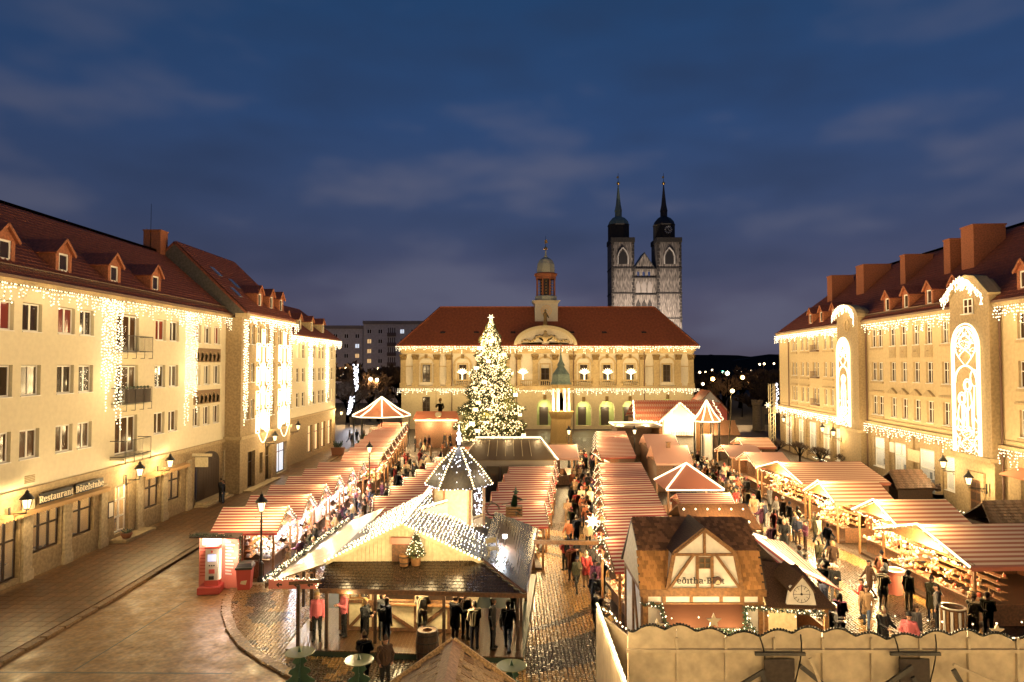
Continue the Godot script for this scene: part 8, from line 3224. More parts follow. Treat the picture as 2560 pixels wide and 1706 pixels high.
	part("lid", b, M.wood, br)
	b = Bld.new()
	for y in [0.15, 0.42, 0.75, 1.0]:
		var r := 0.36 + 0.062 * (1.0 - absf(y - 0.58) / 0.58)
		b.lathe([W(r, y), W(r + 0.008, y), W(r + 0.008, y + 0.05), W(r, y + 0.05)], 18)
	part("hoop", b, M.iron, br)
	# round tables on cut-out fir-shaped feet
	var t0 := thing("bar_table", "round bar table with dark green fir-shaped foot near the curved kerb", "bar table", at(V(-6.92, 0, -22.6)), "fir-footed bar tables")
	b = Bld.new()
	b.lathe([W(0.0, 1.13), W(0.46, 1.13), W(0.48, 1.145), W(0.46, 1.16), W(0.0, 1.162)], 22)
	part("table_top", b, mat("table_green", Color(0.20, 0.22, 0.12), 0.25), t0)
	for kx in 2:
		var o := PackedVector2Array([W(-0.5, 0.0), W(0.5, 0.0), W(0.42, 0.12), W(0.5, 0.2), W(0.3, 0.34), W(0.22, 0.42), W(0.36, 0.5), W(0.3, 0.6), W(0.14, 0.68), W(0.12, 0.76), W(0.24, 0.84), W(0.16, 0.95), W(0.06, 1.125)])
		var full := o.duplicate()
		for i in range(o.size() - 1, 0, -1):
			full.append(W(-o[i].x, o[i].y))
		full.remove_at(0)
		b = Bld.new()
		b.prism(full, -0.02, 0.02)
		part("foot", b, M.green_paint, t0, Transform3D(Basis(Vector3.UP, kx * PI / 2 + 0.25), V(0, 0.001 * kx, 0)))
	b = Bld.new()
	b.prism(PackedVector2Array([W(-0.05, 1.162), W(0.05, 1.162), W(0.0, 1.34)]), -0.05, 0.05)
	part("finial", b, M.green_paint, t0)
	copy(t0, "bar_table", "round bar table where the fur-hooded person stands", at(V(-4.85, 0, -22.0)), "fir-footed bar tables")
	copy(t0, "bar_table", "round bar table with pale top below the striped cobbles", at(V(-0.01, 0, -21.6)), "fir-footed bar tables")
	var c0 := thing("crate_table", "stacked crate bar table with a bright round top, nearer of two in the bright lane", "bar table", at(V(13.35, -0.03, -41.9)), "crate bar tables")
	b = Bld.new()
	b.lathe([W(0, 1.12), W(0.62, 1.12), W(0.62, 1.17), W(0, 1.175)], 18)
	part("table_top", b, M.table_white, c0)
	for i in 3:
		b = Bld.new()
		b.bx(V(-0.34, i * 0.37, -0.34), V(0.34, i * 0.37 + 0.34, 0.34))
		part("crate", b, M.wood, c0)
		b = Bld.new()
		b.bx(V(-0.16, i * 0.37 + 0.14, 0.342), V(0.16, i * 0.37 + 0.2, 0.35))
		part("slot", b, M.wood_dark, c0)
	copy(c0, "crate_table", "stacked crate bar table with a bright round top, farther of two in the bright lane", at(V(13.3, -0.03, -44.6)), "crate bar tables")
	copy(c0, "crate_table", "stacked crate bar table between drinkers before the third broad stall", at(V(13.4, -0.03, -49.0)), "crate bar tables")
	var tl := thing("tall_table", "small square standing table among the drinkers at the broad stalls", "bar table", at(V(14.9, -0.03, -32.6)))
	b = Bld.new()
	b.bx(V(-0.4, 1.05, -0.3), V(0.4, 1.1, 0.3))
	part("table_top", b, M.table_white, tl)
	for x in [-0.28, 0.28]:
		for z in [-0.2, 0.2]:
			b = Bld.new()
			b.bar(V(x * 0.5, 1.05, z), V(x * 1.3, 0, z), 0.05, 0.05)
			part("leg", b, M.wood, tl)
	for q in [[17.6, -31.8, "pink plastic waste drum at the second broad stall", "pink_print"], [17.2, -27.0, "slatted round bin at the nearest broad stall", "wood"]]:
		var o := thing("waste_drum", q[2], "bin", at(V(q[0], -0.03, q[1])))
		b = Bld.new()
		b.lathe([W(0.0, 0.02), W(0.34, 0.02), W(0.42, 1.0), W(0.45, 1.02), W(0.45, 1.08), W(0.36, 1.08), W(0.33, 0.7), W(0, 0.7)], 18)
		part("body", b, M[q[3]], o)
		if q[3] == "wood":
			for i in 20:
				var a := TAU * i / 20
				b = Bld.new()
				b.bx(V(-0.045, 0.02, 0.0), V(0.045, 1.0, 0.03))
				part("slat", b, M.wood_gold if i % 2 else M.white_paint, o, Transform3D(Basis(Vector3.UP, a), V(sin(a) * 0.42, 0, cos(a) * 0.42)))
		b = Bld.new()
		b.lathe([W(0.38, 1.08), W(0.47, 1.08), W(0.47, 1.12), W(0.38, 1.12)], 18)
		part("rim", b, M.steel, o)
	var sn := thing("star_lamp", "white paper star lamp hanging over the central lane stalls", "star lamp", at(V(4.3, 2.2, -36.6)))
	b = Bld.new()
	for i in 8:
		var a := TAU * i / 8
		b.tube(Vector3.ZERO, V(cos(a) * 0.42, sin(a) * 0.42, 0), 0.14, 0.01, 4)
	for z in [-0.3, 0.3]:
		b.tube(Vector3.ZERO, V(0, 0, z), 0.12, 0.01, 4)
	part("paper_star", b, M.tube_light, sn)
	b = Bld.new()
	b.tube(V(0, 0.3, 0), V(0, 0.9, 0), 0.01, 0.01, 4)
	part("cord", b, M.cable, sn)
	omni(sn, V(-0.3, 0, 0.5), 2.5)
	# monument canopy, knight statue
	var mo := thing("well_canopy", "old stone monument with columns under a green bell-shaped copper roof", "monument", at(V(6.3, 0, -88)))
	b = Bld.new()
	b.lathe([W(1.7, 0), W(1.7, 0.5), W(1.5, 0.6), W(1.35, 3.6), W(1.6, 4.2), W(1.75, 4.6), W(0, 4.7)], 8, Vector3.ZERO, PI / 8, true)
	part("pedestal", b, M.capital, mo)
	for i in 8:
		var a := TAU * i / 8 + PI / 8
		b = Bld.new()
		b.lathe([W(0.16, 4.6), W(0.13, 7.3), W(0.2, 7.5)], 8, V(sin(a) * 1.05, 0, cos(a) * 1.05))
		part("column", b, M.white_paint, mo)
	b = Bld.new()
	b.lathe([W(1.2, 7.5), W(1.3, 8.0), W(1.0, 8.0)], 8, Vector3.ZERO, PI / 8, true)
	part("entablature", b, M.capital, mo)
	b = Bld.new()
	b.lathe([W(1.45, 8.0), W(1.25, 8.4), W(1.15, 9.3), W(0.55, 10.1), W(0.4, 10.35), W(0.55, 10.45), W(0.25, 11.0), W(0.08, 11.9), W(0.03, 13.6)], 8, Vector3.ZERO, PI / 8, true)
	part("copper_roof", b, M.copper, mo)
	b = Bld.new()
	b.tube(V(0, 4.7, 0), V(0, 5.9, 0), 0.3, 0.4, 8)
	b.tube(V(-0.3, 5.9, 0), V(0.4, 6.0, 0), 0.35, 0.28, 8)
	b.ball(V(0.55, 6.5, 0), 0.25, 7)
	b.tube(V(0, 6.1, 0), V(0, 6.9, 0), 0.22, 0.16, 8)
	b.ball(V(0, 7.1, 0), 0.15, 7)
	part("rider_statue", b, M.gold, mo)
	for i in 3:
		var a := -0.9 + i * 0.9
		omni(mo, V(sin(a) * 2.0, 5.4, cos(a) * 2.0), 9.0, WARM, 0.2)  # unseen lamps round the monument, placed to light its canopy
	var kn := thing("knight_statue", "dark stone knight statue holding an upright sword before the hall wall", "statue", at(V(-11.0, 0, -105)))
	b = Bld.new()
	b.lathe([W(0.7, 0), W(0.7, 1.0), W(0.5, 1.1), W(0.5, 2.4), W(0.6, 2.5), W(0, 2.5)], 8, Vector3.ZERO, PI / 8, true)
	part("pedestal", b, M.sandstone, kn)
	b = Bld.new()
	for s in [-1.0, 1.0]:
		b.tube(V(s * 0.16, 2.5, 0), V(s * 0.15, 3.7, 0), 0.13, 0.17, 8)
	b.tube(V(0, 3.6, 0), V(0, 4.6, 0), 0.3, 0.38, 9)
	b.ball(V(0, 5.15, 0), 0.24, 9)
	b.tube(V(0, 4.7, 0), V(0, 5.0, 0), 0.13, 0.12, 7)
	b.lathe([W(0.25, 5.15), W(0.2, 5.4), W(0, 5.45)], 9)
	b.tube(V(-0.38, 4.5, 0), V(-0.62, 4.0, 0.2), 0.13, 0.1, 7)
	b.tube(V(-0.62, 4.0, 0.2), V(-0.62, 4.45, 0.35), 0.1, 0.08, 7)
	b.tube(V(0.38, 4.5, 0), V(0.55, 3.95, 0.15), 0.13, 0.1, 7)
	b.tube(V(0.55, 3.95, 0.15), V(0.2, 3.8, 0.35), 0.1, 0.08, 7)
	b.bar(V(-0.62, 4.1, 0.38), V(-0.62, 6.6, 0.38), 0.09, 0.04)
	b.bar(V(-0.82, 4.55, 0.38), V(-0.42, 4.55, 0.38), 0.06, 0.06)
	part("knight", b, M.capital, kn)

# ---------------------------------------------------------------- the ride's back wall and the hut roof below the camera
func build_foreground() -> void:
	var F := thing("ride_back_wall", "white scalloped back wall of a fairground ride with bulbs along its top and dark braces", "ride wall")
	var z := -14.0
	var x := 2.35
	var pan := []
	var y0 := 0.0
	var i := 0
	var edge := []
	var bad := mottle(mat("brace_dark", Color(0.045, 0.04, 0.038), 0.5), 1.0, 0.6)
	while x < 12.6:
		var w := 0.98
		var o := PackedVector2Array([W(x + 0.006, 0), W(x + w - 0.006, 0)])
		var seg := []
		for k in 17:
			var u := k / 16.0
			var gx := x + 0.006 + (w - 0.012) * u
			# scallops: arches of different size as on a cut-out cornice
			var top := 5.10 + 0.11 * absf(sin(gx * 4.9 + 0.6)) + 0.06 * sin(gx * 2.15 + 0.9) - 0.018 * (gx - 2.0)
			seg.append(W(gx, top))
		for k in 17:
			o.append(seg[16 - k])
			edge.append(V(seg[k].x, seg[k].y, z + 0.03))
		var b := Bld.new()
		b.prism(o, z - 0.03, z)
		part("wall_panel", b, M.panel_white, F)
		b = Bld.new()
		b.bx(V(x + w - 0.025, 0.0, z + 0.002), V(x + w + 0.025, 5.0, z + 0.06))
		part("panel_stile", b, M.panel_white, F)
		x += w
		i += 1
	var b := Bld.new()
	b.bx(V(2.3, 4.72, z + 0.003), V(12.6, 4.78, z + 0.085))
	part("panel_rail", b, M.panel_white, F)
	b = Bld.new()
	b.bx(V(2.3, 3.6, z + 0.003), V(12.6, 3.66, z + 0.085))
	part("panel_rail", b, M.panel_white, F)
	b = Bld.new()
	for k in edge.size() - 1:
		b.tube(edge[k] + V(0, 0.02, 0), edge[k + 1] + V(0, 0.02, 0), 0.016, 0.016, 4, false)
	part("bulb_cable", b, M.cable, F)
	b = Bld.new()
	for p in along(edge, 0.085):
		b.ball(p + V(0, 0.035, 0), 0.03, 5)
	part("dark_bulbs", b, M.cable, F).set_meta("kind", "stuff")
	bulbs(F, along([V(3.2, 5.42, z - 0.08), V(12.4, 5.22, z - 0.08)], 0.5, 0.10), 0.02)
	# unseen light tubes on its far side, placed to light the grill hut front
	b = Bld.new()
	for k in 4:
		b.tube(V(2.8 + k * 2.45, 4.9, z - 0.12), V(4.9 + k * 2.45, 4.9, z - 0.12), 0.05, 0.05, 6)
		omni(F, V(3.85 + k * 2.45, 4.9, z - 0.5), 5.0, WARM, 0.4)
	part("unseen_show_lights", b, M.tube_light, F)
	# stars cut out at the top
	for q in [[2.95, 5.2], [4.1, 5.3], [9.85, 5.1]]:
		var o := PackedVector2Array()
		for k in 10:
			var a := PI / 2 + TAU * k / 10
			var r := 0.16 if k % 2 == 0 else 0.07
			o.append(W(q[0] + cos(a) * r, q[1] + sin(a) * r))
		b = Bld.new()
		b.prism(o, z - 0.075, z - 0.045)
		part("star_cutout", b, M.panel_white, F)
	# braces and dark side flags
	for q in [[V(5.0, 4.45, 0), V(3.2, 3.4, 0), 0.07], [V(5.7, 4.55, 0), V(6.9, 3.6, 0), 0.09], [V(7.9, 4.55, 0), V(6.5, 3.6, 0), 0.09], [V(7.9, 4.35, 0), V(8.4, 3.3, 0), 0.08], [V(4.95, 4.4, 0), V(5.3, 3.3, 0), 0.08], [V(5.9, 4.7, 0), V(6.4, 3.4, 0), 0.06], [V(8.7, 4.5, 0), V(9.3, 3.4, 0), 0.09], [V(8.7, 4.6, 0), V(11.2, 3.5, 0), 0.05], [V(6.9, 4.0, 0), V(5.9, 3.3, 0), 0.05]]:
		b = Bld.new()
		b.bar(q[0] + V(0, 0, z + 0.16 + 0.02 * q[0].x), q[1] + V(0, 0, z + 0.16 + 0.02 * q[0].x), q[2], 0.05, V(0, 0, 1))
		part("brace", b, bad if q[2] > 0.06 else M.panel_white, F)
	for q in [[5.35, 1.0], [8.05, -1.0]]:
		var cx: float = q[0]
		var s: float = q[1]
		b = Bld.new()
		b.prism(PackedVector2Array([W(cx - 0.3, 4.62), W(cx + 0.3, 4.62), W(cx + 0.3, 4.62 - (0.55 if s > 0 else 1.0)), W(cx - s * 0.1, 3.75), W(cx - 0.3, 4.62 - (1.0 if s > 0 else 0.55))]), z + 0.10, z + 0.14)
		part("dark_flag", b, mottle(mat("flag_brown", Color(0.05, 0.035, 0.028), 0.8), 1.0, 0.7), F)
		b = Bld.new()
		b.bar(V(cx - 0.5, 4.74, z + 0.17), V(cx + 0.5, 4.74, z + 0.17), 0.06, 0.06)
		part("clamp_bar", b, bad, F)
		b = Bld.new()
		b.path(curve(func(u): return V(cx - 0.4 + 0.12 * sin(u * 5.0), 5.1 - u * 1.7, z + 0.12), 9), 0.014, 4)
		b.path(curve(func(u): return V(cx + 0.35 + 0.1 * sin(u * 4.0 + 1.0), 5.1 - u * 1.5, z + 0.12), 9), 0.014, 4)
		part("hanging_cable", b, M.cable, F)
	# side wall coming towards us, LED strip on its edge
	b = Bld.new()
	b.bx(V(1.86, 0, -15.3), V(1.92, 5.12, -10.5))
	part("side_panel", b, M.panel_white, F)
	b = Bld.new()
	b.hexa([V(1.93, 0, -15.3), V(2.33, 0, -14.02), V(2.36, 0, -14.06), V(1.96, 0, -15.34), V(1.93, 5.0, -15.3), V(2.33, 5.02, -14.02), V(2.36, 5.02, -14.06), V(1.96, 5.0, -15.34)])
	part("corner_panel", b, M.panel_white, F)
	bulbs(F, along([V(1.95, 5.15, -15.3), V(2.15, 5.2, -14.7), V(2.35, 5.08, -14.05)], 0.1, 0.03), 0.024)
	b = Bld.new()
	for k in 16:
		var z0 := -15.35 + k * 0.3
		b.tube(V(1.89, 5.2, z0), V(1.90, 5.2, z0 + 0.27), 0.03, 0.03, 6)
	one("light_strip", b, M.tube_light, "LED strip along the near edge of the fairground ride's side wall", "light strip")
	for k in 4:
		omni(self, V(1.7, 5.45, -15.0 + k * 1.2), 0.7)
	# shingled hut roof just below
	var H := thing("shingle_hut", "small hut roof of weathered wooden shakes with a plank ridge, close below", "hut", at(V(-1.5, 0, -17.5)))
	b = Bld.new()
	b.bx(V(-1.2, 0, 0.15), V(1.2, 2.5, 4.6))
	part("wall", b, M.wood, H)
	for s in [-1.0, 1.0]:
		b = Bld.new()
		var e0 := V(s * 1.75, 2.2, -0.1)
		var e1 := V(s * 1.75, 2.2, 5.0)
		var r0 := V(0, 3.42, -0.1)
		var r1 := V(0, 3.42, 5.0)
		if s > 0:
			b.slab(e1, e0, r0, r1, 0.06)
		else:
			b.slab(e0, e1, r1, r0, 0.06)
		var rs := part("roof_slope", b, M.wood_dark, H)
		var u := (r0 - e0).normalized()
		var xd := V(0, 0, s)
		var n := u.cross(xd) * (1.0)
		n = V(s * 0.57, 0.82, 0).normalized()
		for j in 7:
			for q in 14:
				var wdt := rng.randf_range(0.26, 0.36)
				var p := e0 + u * (j * 0.30) + V(0, 0, q * 0.36 + (0.18 if j % 2 else 0.0)) + n * (0.02 + rng.randf() * 0.012)
				if p.z - 0.0 > 4.9:
					continue
				var sb := Bld.new()
				var l := minf(rng.randf_range(0.36, 0.44), 2.1 - j * 0.30)
				var c := [p, p + V(0, 0, wdt), p + V(0, 0, wdt) + u * l, p + u * l]
				var dn := -n * 0.02
				var lift := n * 0.022
				var ring := [c[0] + dn, c[1] + dn, c[2] + dn, c[3] + dn, c[0] + lift, c[1] + lift, c[2], c[3]]
				if s < 0:
					ring = [ring[0], ring[1], ring[2], ring[3], ring[4], ring[5], ring[6], ring[7]]
				else:
					ring = [ring[1], ring[0], ring[3], ring[2], ring[5], ring[4], ring[7], ring[6]]
				sb.hexa(ring)
				part("shake", sb, mottle(mat(["shake_a", "shake_b", "shake_c"][rng.randi() % 3], [Color(0.50, 0.30, 0.14), Color(0.40, 0.22, 0.10), Color(0.58, 0.37, 0.19)][rng.randi() % 3], 0.65), 1.5, 0.5, 83, 1.0), rs)
		b = Bld.new()
		b.bar(e0 + V(0, 0.06, -0.06), r0 + V(0, 0.08, -0.06), 0.06, 0.14)
		part("barge_board", b, M.shake_a if M.has("shake_a") else M.wood, H)
		b = Bld.new()
		b.hexa([V(0, 3.44, 5.0) + V(s * 0.0, 0, 0), V(0, 3.44, -0.14), V(s * 0.2, 3.32, -0.14), V(s * 0.2, 3.32, 5.0), V(0, 3.52, 5.0), V(0, 3.52, -0.14), V(s * 0.22, 3.37, -0.14), V(s * 0.22, 3.37, 5.0)] if s < 0 else [V(s * 0.2, 3.32, 5.0), V(s * 0.2, 3.32, -0.14), V(0, 3.44, -0.14), V(0, 3.44, 5.0), V(s * 0.22, 3.37, 5.0), V(s * 0.22, 3.37, -0.14), V(0, 3.52, -0.14), V(0, 3.52, 5.0)])
		part("ridge_plank", b, mottle(mat("ridge_board", Color(0.46, 0.24, 0.13), 0.6), 1.2, 0.6, 85), H)

# ---------------------------------------------------------------- trees, lamps and dark places behind
var bare_cache := []
func bare_shape(seedv: int, thick := 1.0) -> Array:
	var r := RandomNumberGenerator.new()
	r.seed = seedv
	var wood := Bld.new()
	var twig := Bld.new()
	var q := [[Vector3.ZERO, V(0, 1, 0), 0.30, 0.030, 0]]
	while q.size():
		var e: Array = q.pop_back()
		var p: Vector3 = e[0]
		var d: Vector3 = e[1]
		var l: float = e[2]
		var rad: float = e[3]
		var k: int = e[4]
		var bend := V(r.randf_range(-1, 1), r.randf_range(-0.2, 0.5), r.randf_range(-1, 1)) * 0.12
		var t := p + (d + bend).normalized() * l
		if k < 3:
			wood.tube(p, t, rad, rad * 0.68, 6 if k < 2 else 4, false)
		else:
			var s := d.cross(V(r.randf_range(-1, 1), r.randf_range(-1, 1), r.randf_range(-1, 1))).normalized() * rad * thick
			twig.tri(p - s, p + s, t)
			twig.tri(p - s.cross(d).normalized() * rad * thick, p + s.cross(d).normalized() * rad * thick, t)
		if k < 5:
			var n := 4 if k == 0 else (4 if k < 4 else 3)
			for i in n:
				var a := TAU * (i + r.randf()) / n
				var spread := r.randf_range(0.35, 0.8) if i > 0 or k == 0 else 0.12
				var ax := d.cross(Vector3.UP if absf(d.y) < 0.95 else Vector3.RIGHT).normalized().rotated(d, a)
				var nd := (d * cos(spread) + ax * sin(spread) + V(0, 0.12, 0)).normalized()
				var f := r.randf_range(0.55, 1.0)
				q.append([p.lerp(t, f), nd, l * r.randf_range(0.58, 0.78), rad * (0.62 if k < 3 else 0.75), k + 1])
	return [wood.mesh(), twig.mesh()]

func bare_tree(label: String, p: Vector3, h: float, kind: int, group: String, bushy := 1.0) -> void:
	if bare_cache.is_empty():
		for s in [5, 21, 33, 48]:
			bare_cache.append(bare_shape(s))
		for s in [6, 22, 34, 49]:
			bare_cache.append(bare_shape(s, 4.0))
	var o := thing("bare_tree", label, "tree", at(p, rng.randf() * TAU), group)
	var m := mottle(mat("bark", Color(0.065, 0.045, 0.033), 0.9), 0.5, 0.6, 91)
	var s := Transform3D(Basis.from_scale(V(h * bushy, h * 0.95, h * bushy)), Vector3.ZERO)
	part("trunk", bare_cache[kind][0], m, o, s)
	part("crown", bare_cache[kind][1], mat("twig", Color(0.085, 0.055, 0.038), 0.9), o, s).set_meta("kind", "stuff")

func build_backdrop() -> void:
	var b := Bld.new()
	# wooded rise far behind the square
	var f := FastNoiseLite.new()
	f.seed = 2
	f.frequency = 0.03
	for i in 80:
		var x0 := -330.0 + i * 9.0
		for k in 3:
			var z := -300.0 - k * 40.0
			var h0 := 12.6 + k * 2.0 + 3.0 * f.get_noise_2d(x0, k * 50)
			var h1 := 12.6 + k * 2.0 + 3.0 * f.get_noise_2d(x0 + 9.0, k * 50)
			b.quad(V(x0, 0, z), V(x0 + 9, 0, z), V(x0 + 9, h1, z - 10), V(x0, h0, z - 10))
			b.quad(V(x0, h0, z - 10), V(x0 + 9, h1, z - 10), V(x0 + 9, h1 - 1, z - 40), V(x0, h0 - 1, z - 40))
	struct("wooded_hill", b, mottle(mat("hill", Color(0.022, 0.017, 0.014), 1.0), 0.1, 0.5), "dark wooded rise behind the town")
	b = Bld.new()
	b.quad(V(-400, -0.05, -121), V(400, -0.05, -121), V(400, -0.05, -420), V(-400, -0.05, -420))
	struct("park_ground", b, mottle(mat("park", Color(0.018, 0.015, 0.010), 1.0), 0.1, 0.5), "dark park ground behind the town hall")
	# each tree: x, z, height
	var n := 0
	var words := ["tallest", "bent", "spreading", "slender", "broad", "ragged", "low", "forked", "leaning", "dense", "open", "round", "narrow", "young", "old", "many-limbed", "high", "wide", "shadowed", "thin", "crooked", "sprawling", "stout", "straight"]
	for t in [[-50, -135, 12.5], [-44, -142, 14.5], [-38, -132, 12.0], [-33, -140, 15.5], [-28, -134, 13.0], [-23, -141, 15.0], [-47, -128, 9.5], [-36, -126, 9.0], [-30, -125, 10.5], [-25, -128, 11.0], [-41, -150, 16.0]]:
		bare_tree("%s bare tree in the dark park before the grey slab blocks" % words[n % 24], V(t[0], -0.1, t[1]), t[2], 4 + n % 4, "bare park trees before the slab blocks", 1.25)
		n += 1
	n = 0
	for t in [[37, -165, 11.5], [43, -160, 12.0], [49, -170, 12.5], [54, -150, 12.5], [58, -142, 14.0], [51, -134, 14.0], [47.5, -126, 13.2], [44, -122, 9.5], [60, -160, 13.5], [64, -175, 13.0], [70, -185, 12.8], [40, -185, 11.8], [46, -195, 12.2], [55, -200, 12.6], [66, -150, 14.5], [72, -165, 13.8], [34, -140, 6.0], [45.5, -146, 11.5], [50, -158, 12.2], [56, -168, 13.4], [38, -152, 10.5], [62, -136, 15.0], [42, -172, 12.4]]:
		bare_tree("%s bare tree in the dark park beyond the ochre house" % words[n % 24], V(t[0], -0.1, t[1]), t[2], 4 + (n + 1) % 4, "bare park trees beyond the ochre house", 1.35)
		n += 1
	# far lamps: position of the lamp, kind
	n = 0
	for q in [[41.1, 8.9, -150], [53.7, 8.5, -190], [61.4, 9.0, -210], [52.9, 8.3, -170], [75.6, 8.4, -230], [78.3, 8.4, -235], [80.6, 8.3, -240], [69.9, 8.8, -200], [65.1, 10.7, -180], [62.6, 10.8, -170], [72.7, 10.9, -190], [57.4, 8.0, -150], [52.9, 6.2, -150], [-36.3, 9.8, -150], [-35.9, 9.4, -160], [-34.8, 8.5, -140], [-26.4, 7.9, -128], [-25.4, 7.7, -129], [-35.6, 7.7, -150], [-32.2, 9.6, -165], [-29.3, 8.5, -150], [-29.1, 7.7, -170]]:
		far_lamp(q, 0.28 if q[2] < -145 else 0.36, M.street_white, "small distant street lamp %s" % (("in the dark park, %s from the town hall corner" % ORD2[[0, 3, 5, 2, 7, 8, 9, 6, 12, 11, 10, 4, 1][n]]) if q[0] > 0 else ("before the slab blocks, %s from the far street house" % ORD2[[0, 3, 1, 8, 7, 2, 5, 6, 4][n - 13]])), "distant street lamps", 4.0 if q[0] > 0 else 30.0)
		n += 1
	far_lamp([40.4, 7.7, -138], 0.45, M.street_orange, "orange street lamp behind the white-gabled house", "", 30.0)
	far_lamp([46.4, 8.0, -138], 0.45, M.street_orange, "orange street lamp on a tall pole above the stone gate", "", 30.0)
	far_lamp([38.4, 6.7, -138], 0.3, M.street_white, "pale street lamp just past the corner of the town hall", "", 12.0)
	far_lamp([60.9, 8.4, -198], 0.5, M.signal_green, "green traffic signal far beyond the town hall corner", "", 4.0)
	# white gabled house and red gabled stall past the hall
	for q in [["white_gable_house", "small house with floodlit white gable past the town hall corner", V(30.4, 0, -105), 2.6, 3.7, 6.5, "white_paint", "tile"], ["red_gable_stall", "red stall with a steep gable in front of the white-gabled house", V(30.1, 0, -99), 1.0, 3.7, 4.95, "red_paint", "canvas_rust"]]:
		var o := thing(q[0], q[1], "house" if q[3] > 2 else "market stall", at(q[2]))
		var w: float = q[3]
		b = Bld.new()
		b.prism(PackedVector2Array([W(-w, 0), W(w, 0), W(w, q[4]), W(0, q[5]), W(-w, q[4])]), -5.0, 0.0)
		part("wall", b, M[q[6]], o)
		b = Bld.new()
		b.slab(V(-w - 0.2, q[4] - 0.1, -5.2), V(-w - 0.2, q[4] - 0.1, 0.25), V(0, q[5] + 0.1, 0.25), V(0, q[5] + 0.1, -5.2), 0.08)
		b.slab(V(w + 0.2, q[4] - 0.1, 0.25), V(w + 0.2, q[4] - 0.1, -5.2), V(0, q[5] + 0.1, -5.2), V(0, q[5] + 0.1, 0.25), 0.08)
		part("roof", b, M[q[7]], o)
		if w > 2:
			window(o, -1.3, 3.7, 0.01, 0.5, 0.7, 2, [0.5], M.frame_white, M.pane_dark, 0.05)
			window(o, 0.8, 3.7, 0.01, 0.5, 0.7, 2, [0.5], M.frame_white, M.pane_dark, 0.05)
			omni(o, V(0, 3.0, 2.6), 10.0, Color(0.85, 0.9, 1.0), 0.2)  # unseen lamp in front, placed to light the white gable
	b = Bld.new()
	b.slab(V(-1.9, 2.6, 0.4), V(1.5, 2.6, 0.4), V(1.2, 4.2, -0.8), V(-0.9, 4.2, -0.8), 0.06)
	var ds := thing("dark_roof_stall", "stall with a plain brown roof between the lodge and the stone gate", "market stall", at(V(24.2, 0, -77.4)))
	part("roof", b, M.wood, ds)
	b = Bld.new()
	b.bx(V(-1.6, 0, -2.2), V(1.4, 2.58, 0.2))
	part("wall", b, M.wood_dark, ds)
	var sg := thing("stone_gate", "small battlemented stone gate with a round arch", "gate", at(V(39.4, 0, -110)))
	b = Bld.new()
	b.lathe([W(0.75, 0), W(0.7, 4.0), W(0.85, 4.1), W(0.85, 4.5), W(0, 4.5)], 10)
	var gt := part("turret", b, M.sandstone, sg)
	for i in 6:
		b = Bld.new()
		var a := TAU * i / 6
		b.box(V(sin(a) * 0.72, 4.7, cos(a) * 0.72), V(0.3, 0.4, 0.3))
		part("merlon", b, M.sandstone, gt)
	b = Bld.new()
	wall_face(b, 0.6, 4.2, 0, 3.6, [[1.2, 0, 3.4, 2.6]], 0.5)
	b.bx(V(0.6, 3.6, -0.5), V(4.2, 3.8, 0.05))
	part("gate_wall", b, M.sandstone, sg)
	var mp := thing("lattice_mast", "pale lattice mast with a lit ornament at the far end of the ochre house", "mast", at(V(31.9, 0, -84)))
	b = Bld.new()
	for x in [-0.28, 0.28]:
		for z in [-0.28, 0.28]:
			b.bar(V(x, 0, z), V(x, 8.2, z), 0.07, 0.07)
	for i in 16:
		b.bar(V(-0.28, i * 0.5, 0.28), V(0.28, i * 0.5 + 0.5, 0.28), 0.04, 0.04)
	part("lattice", b, M.board_cream, mp)
	b = Bld.new()
	for i in 6:
		var a := TAU * i / 6
		b.tube(V(-0.6, 5.6, 0.3), V(-0.6 + cos(a) * 0.4, 5.6 + sin(a) * 0.4, 0.3), 0.06, 0.03, 4)
	part("light_star", b, M.tube_light, mp)
	bulbs(mp, along([V(0.55, 5.4, 0.3), V(0.6, 7.4, 0.3), V(0.5, 8.4, 0.3)], 0.06, 0.15), 0.06, "bulb_white")
	# cool light festoons in the gap by the far street house
	for q in [[-27.0, 6.0, 4.6, "cool white light figure at the far end of the street gap, upper"], [-27.4, 2.0, 3.2, "cool white light figure at the far end of the street gap, lower"]]:
		var o := thing("light_figure", q[3], "light ornament", at(V(q[0], q[1], -118)))
		var pts := []
		for i in 90:
			var u := rng.randf()
			pts.append(V(rng.randf_range(-0.5, 0.5) * (1.0 - u * 0.6) - u * 0.8 * (1.0 if q[1] < 3.0 else -0.3), q[2] * (1.0 - u), rng.randf_range(-0.2, 0.2)))
		bulbs(o, pts, 0.11, "bulb_white")
		b = Bld.new()
		b.tube(V(0, -q[1], 0), V(0, q[2], 0), 0.05, 0.04, 5)
		part("pole", b, M.iron, o)
		omni(o, V(0, q[2] * 0.6, 0.8), 10.0, Color(0.8, 0.85, 1.0))
	# shrubs and pollarded trees between the stalls and the ochre house
	n = 0
	for t in [[30.6, -73, 3.4], [31.4, -70.0, 3.6], [32.2, -66.5, 3.4], [29.6, -77, 3.2], [29.4, -49.0, 3.2], [27.3, -38.2, 3.4], [28.2, -35.6, 3.4], [31.0, -61.0, 2.6]]:
		bare_tree("%s small leafless tree by the shops of the ochre house" % ["pollarded", "twiggy", "thin", "outermost", "antler-like", "brushy", "nearest", "slight"][n], V(t[0], -0.05, t[1]), t[2], n % 4, "small bare trees before the ochre house", 1.3)
		n += 1
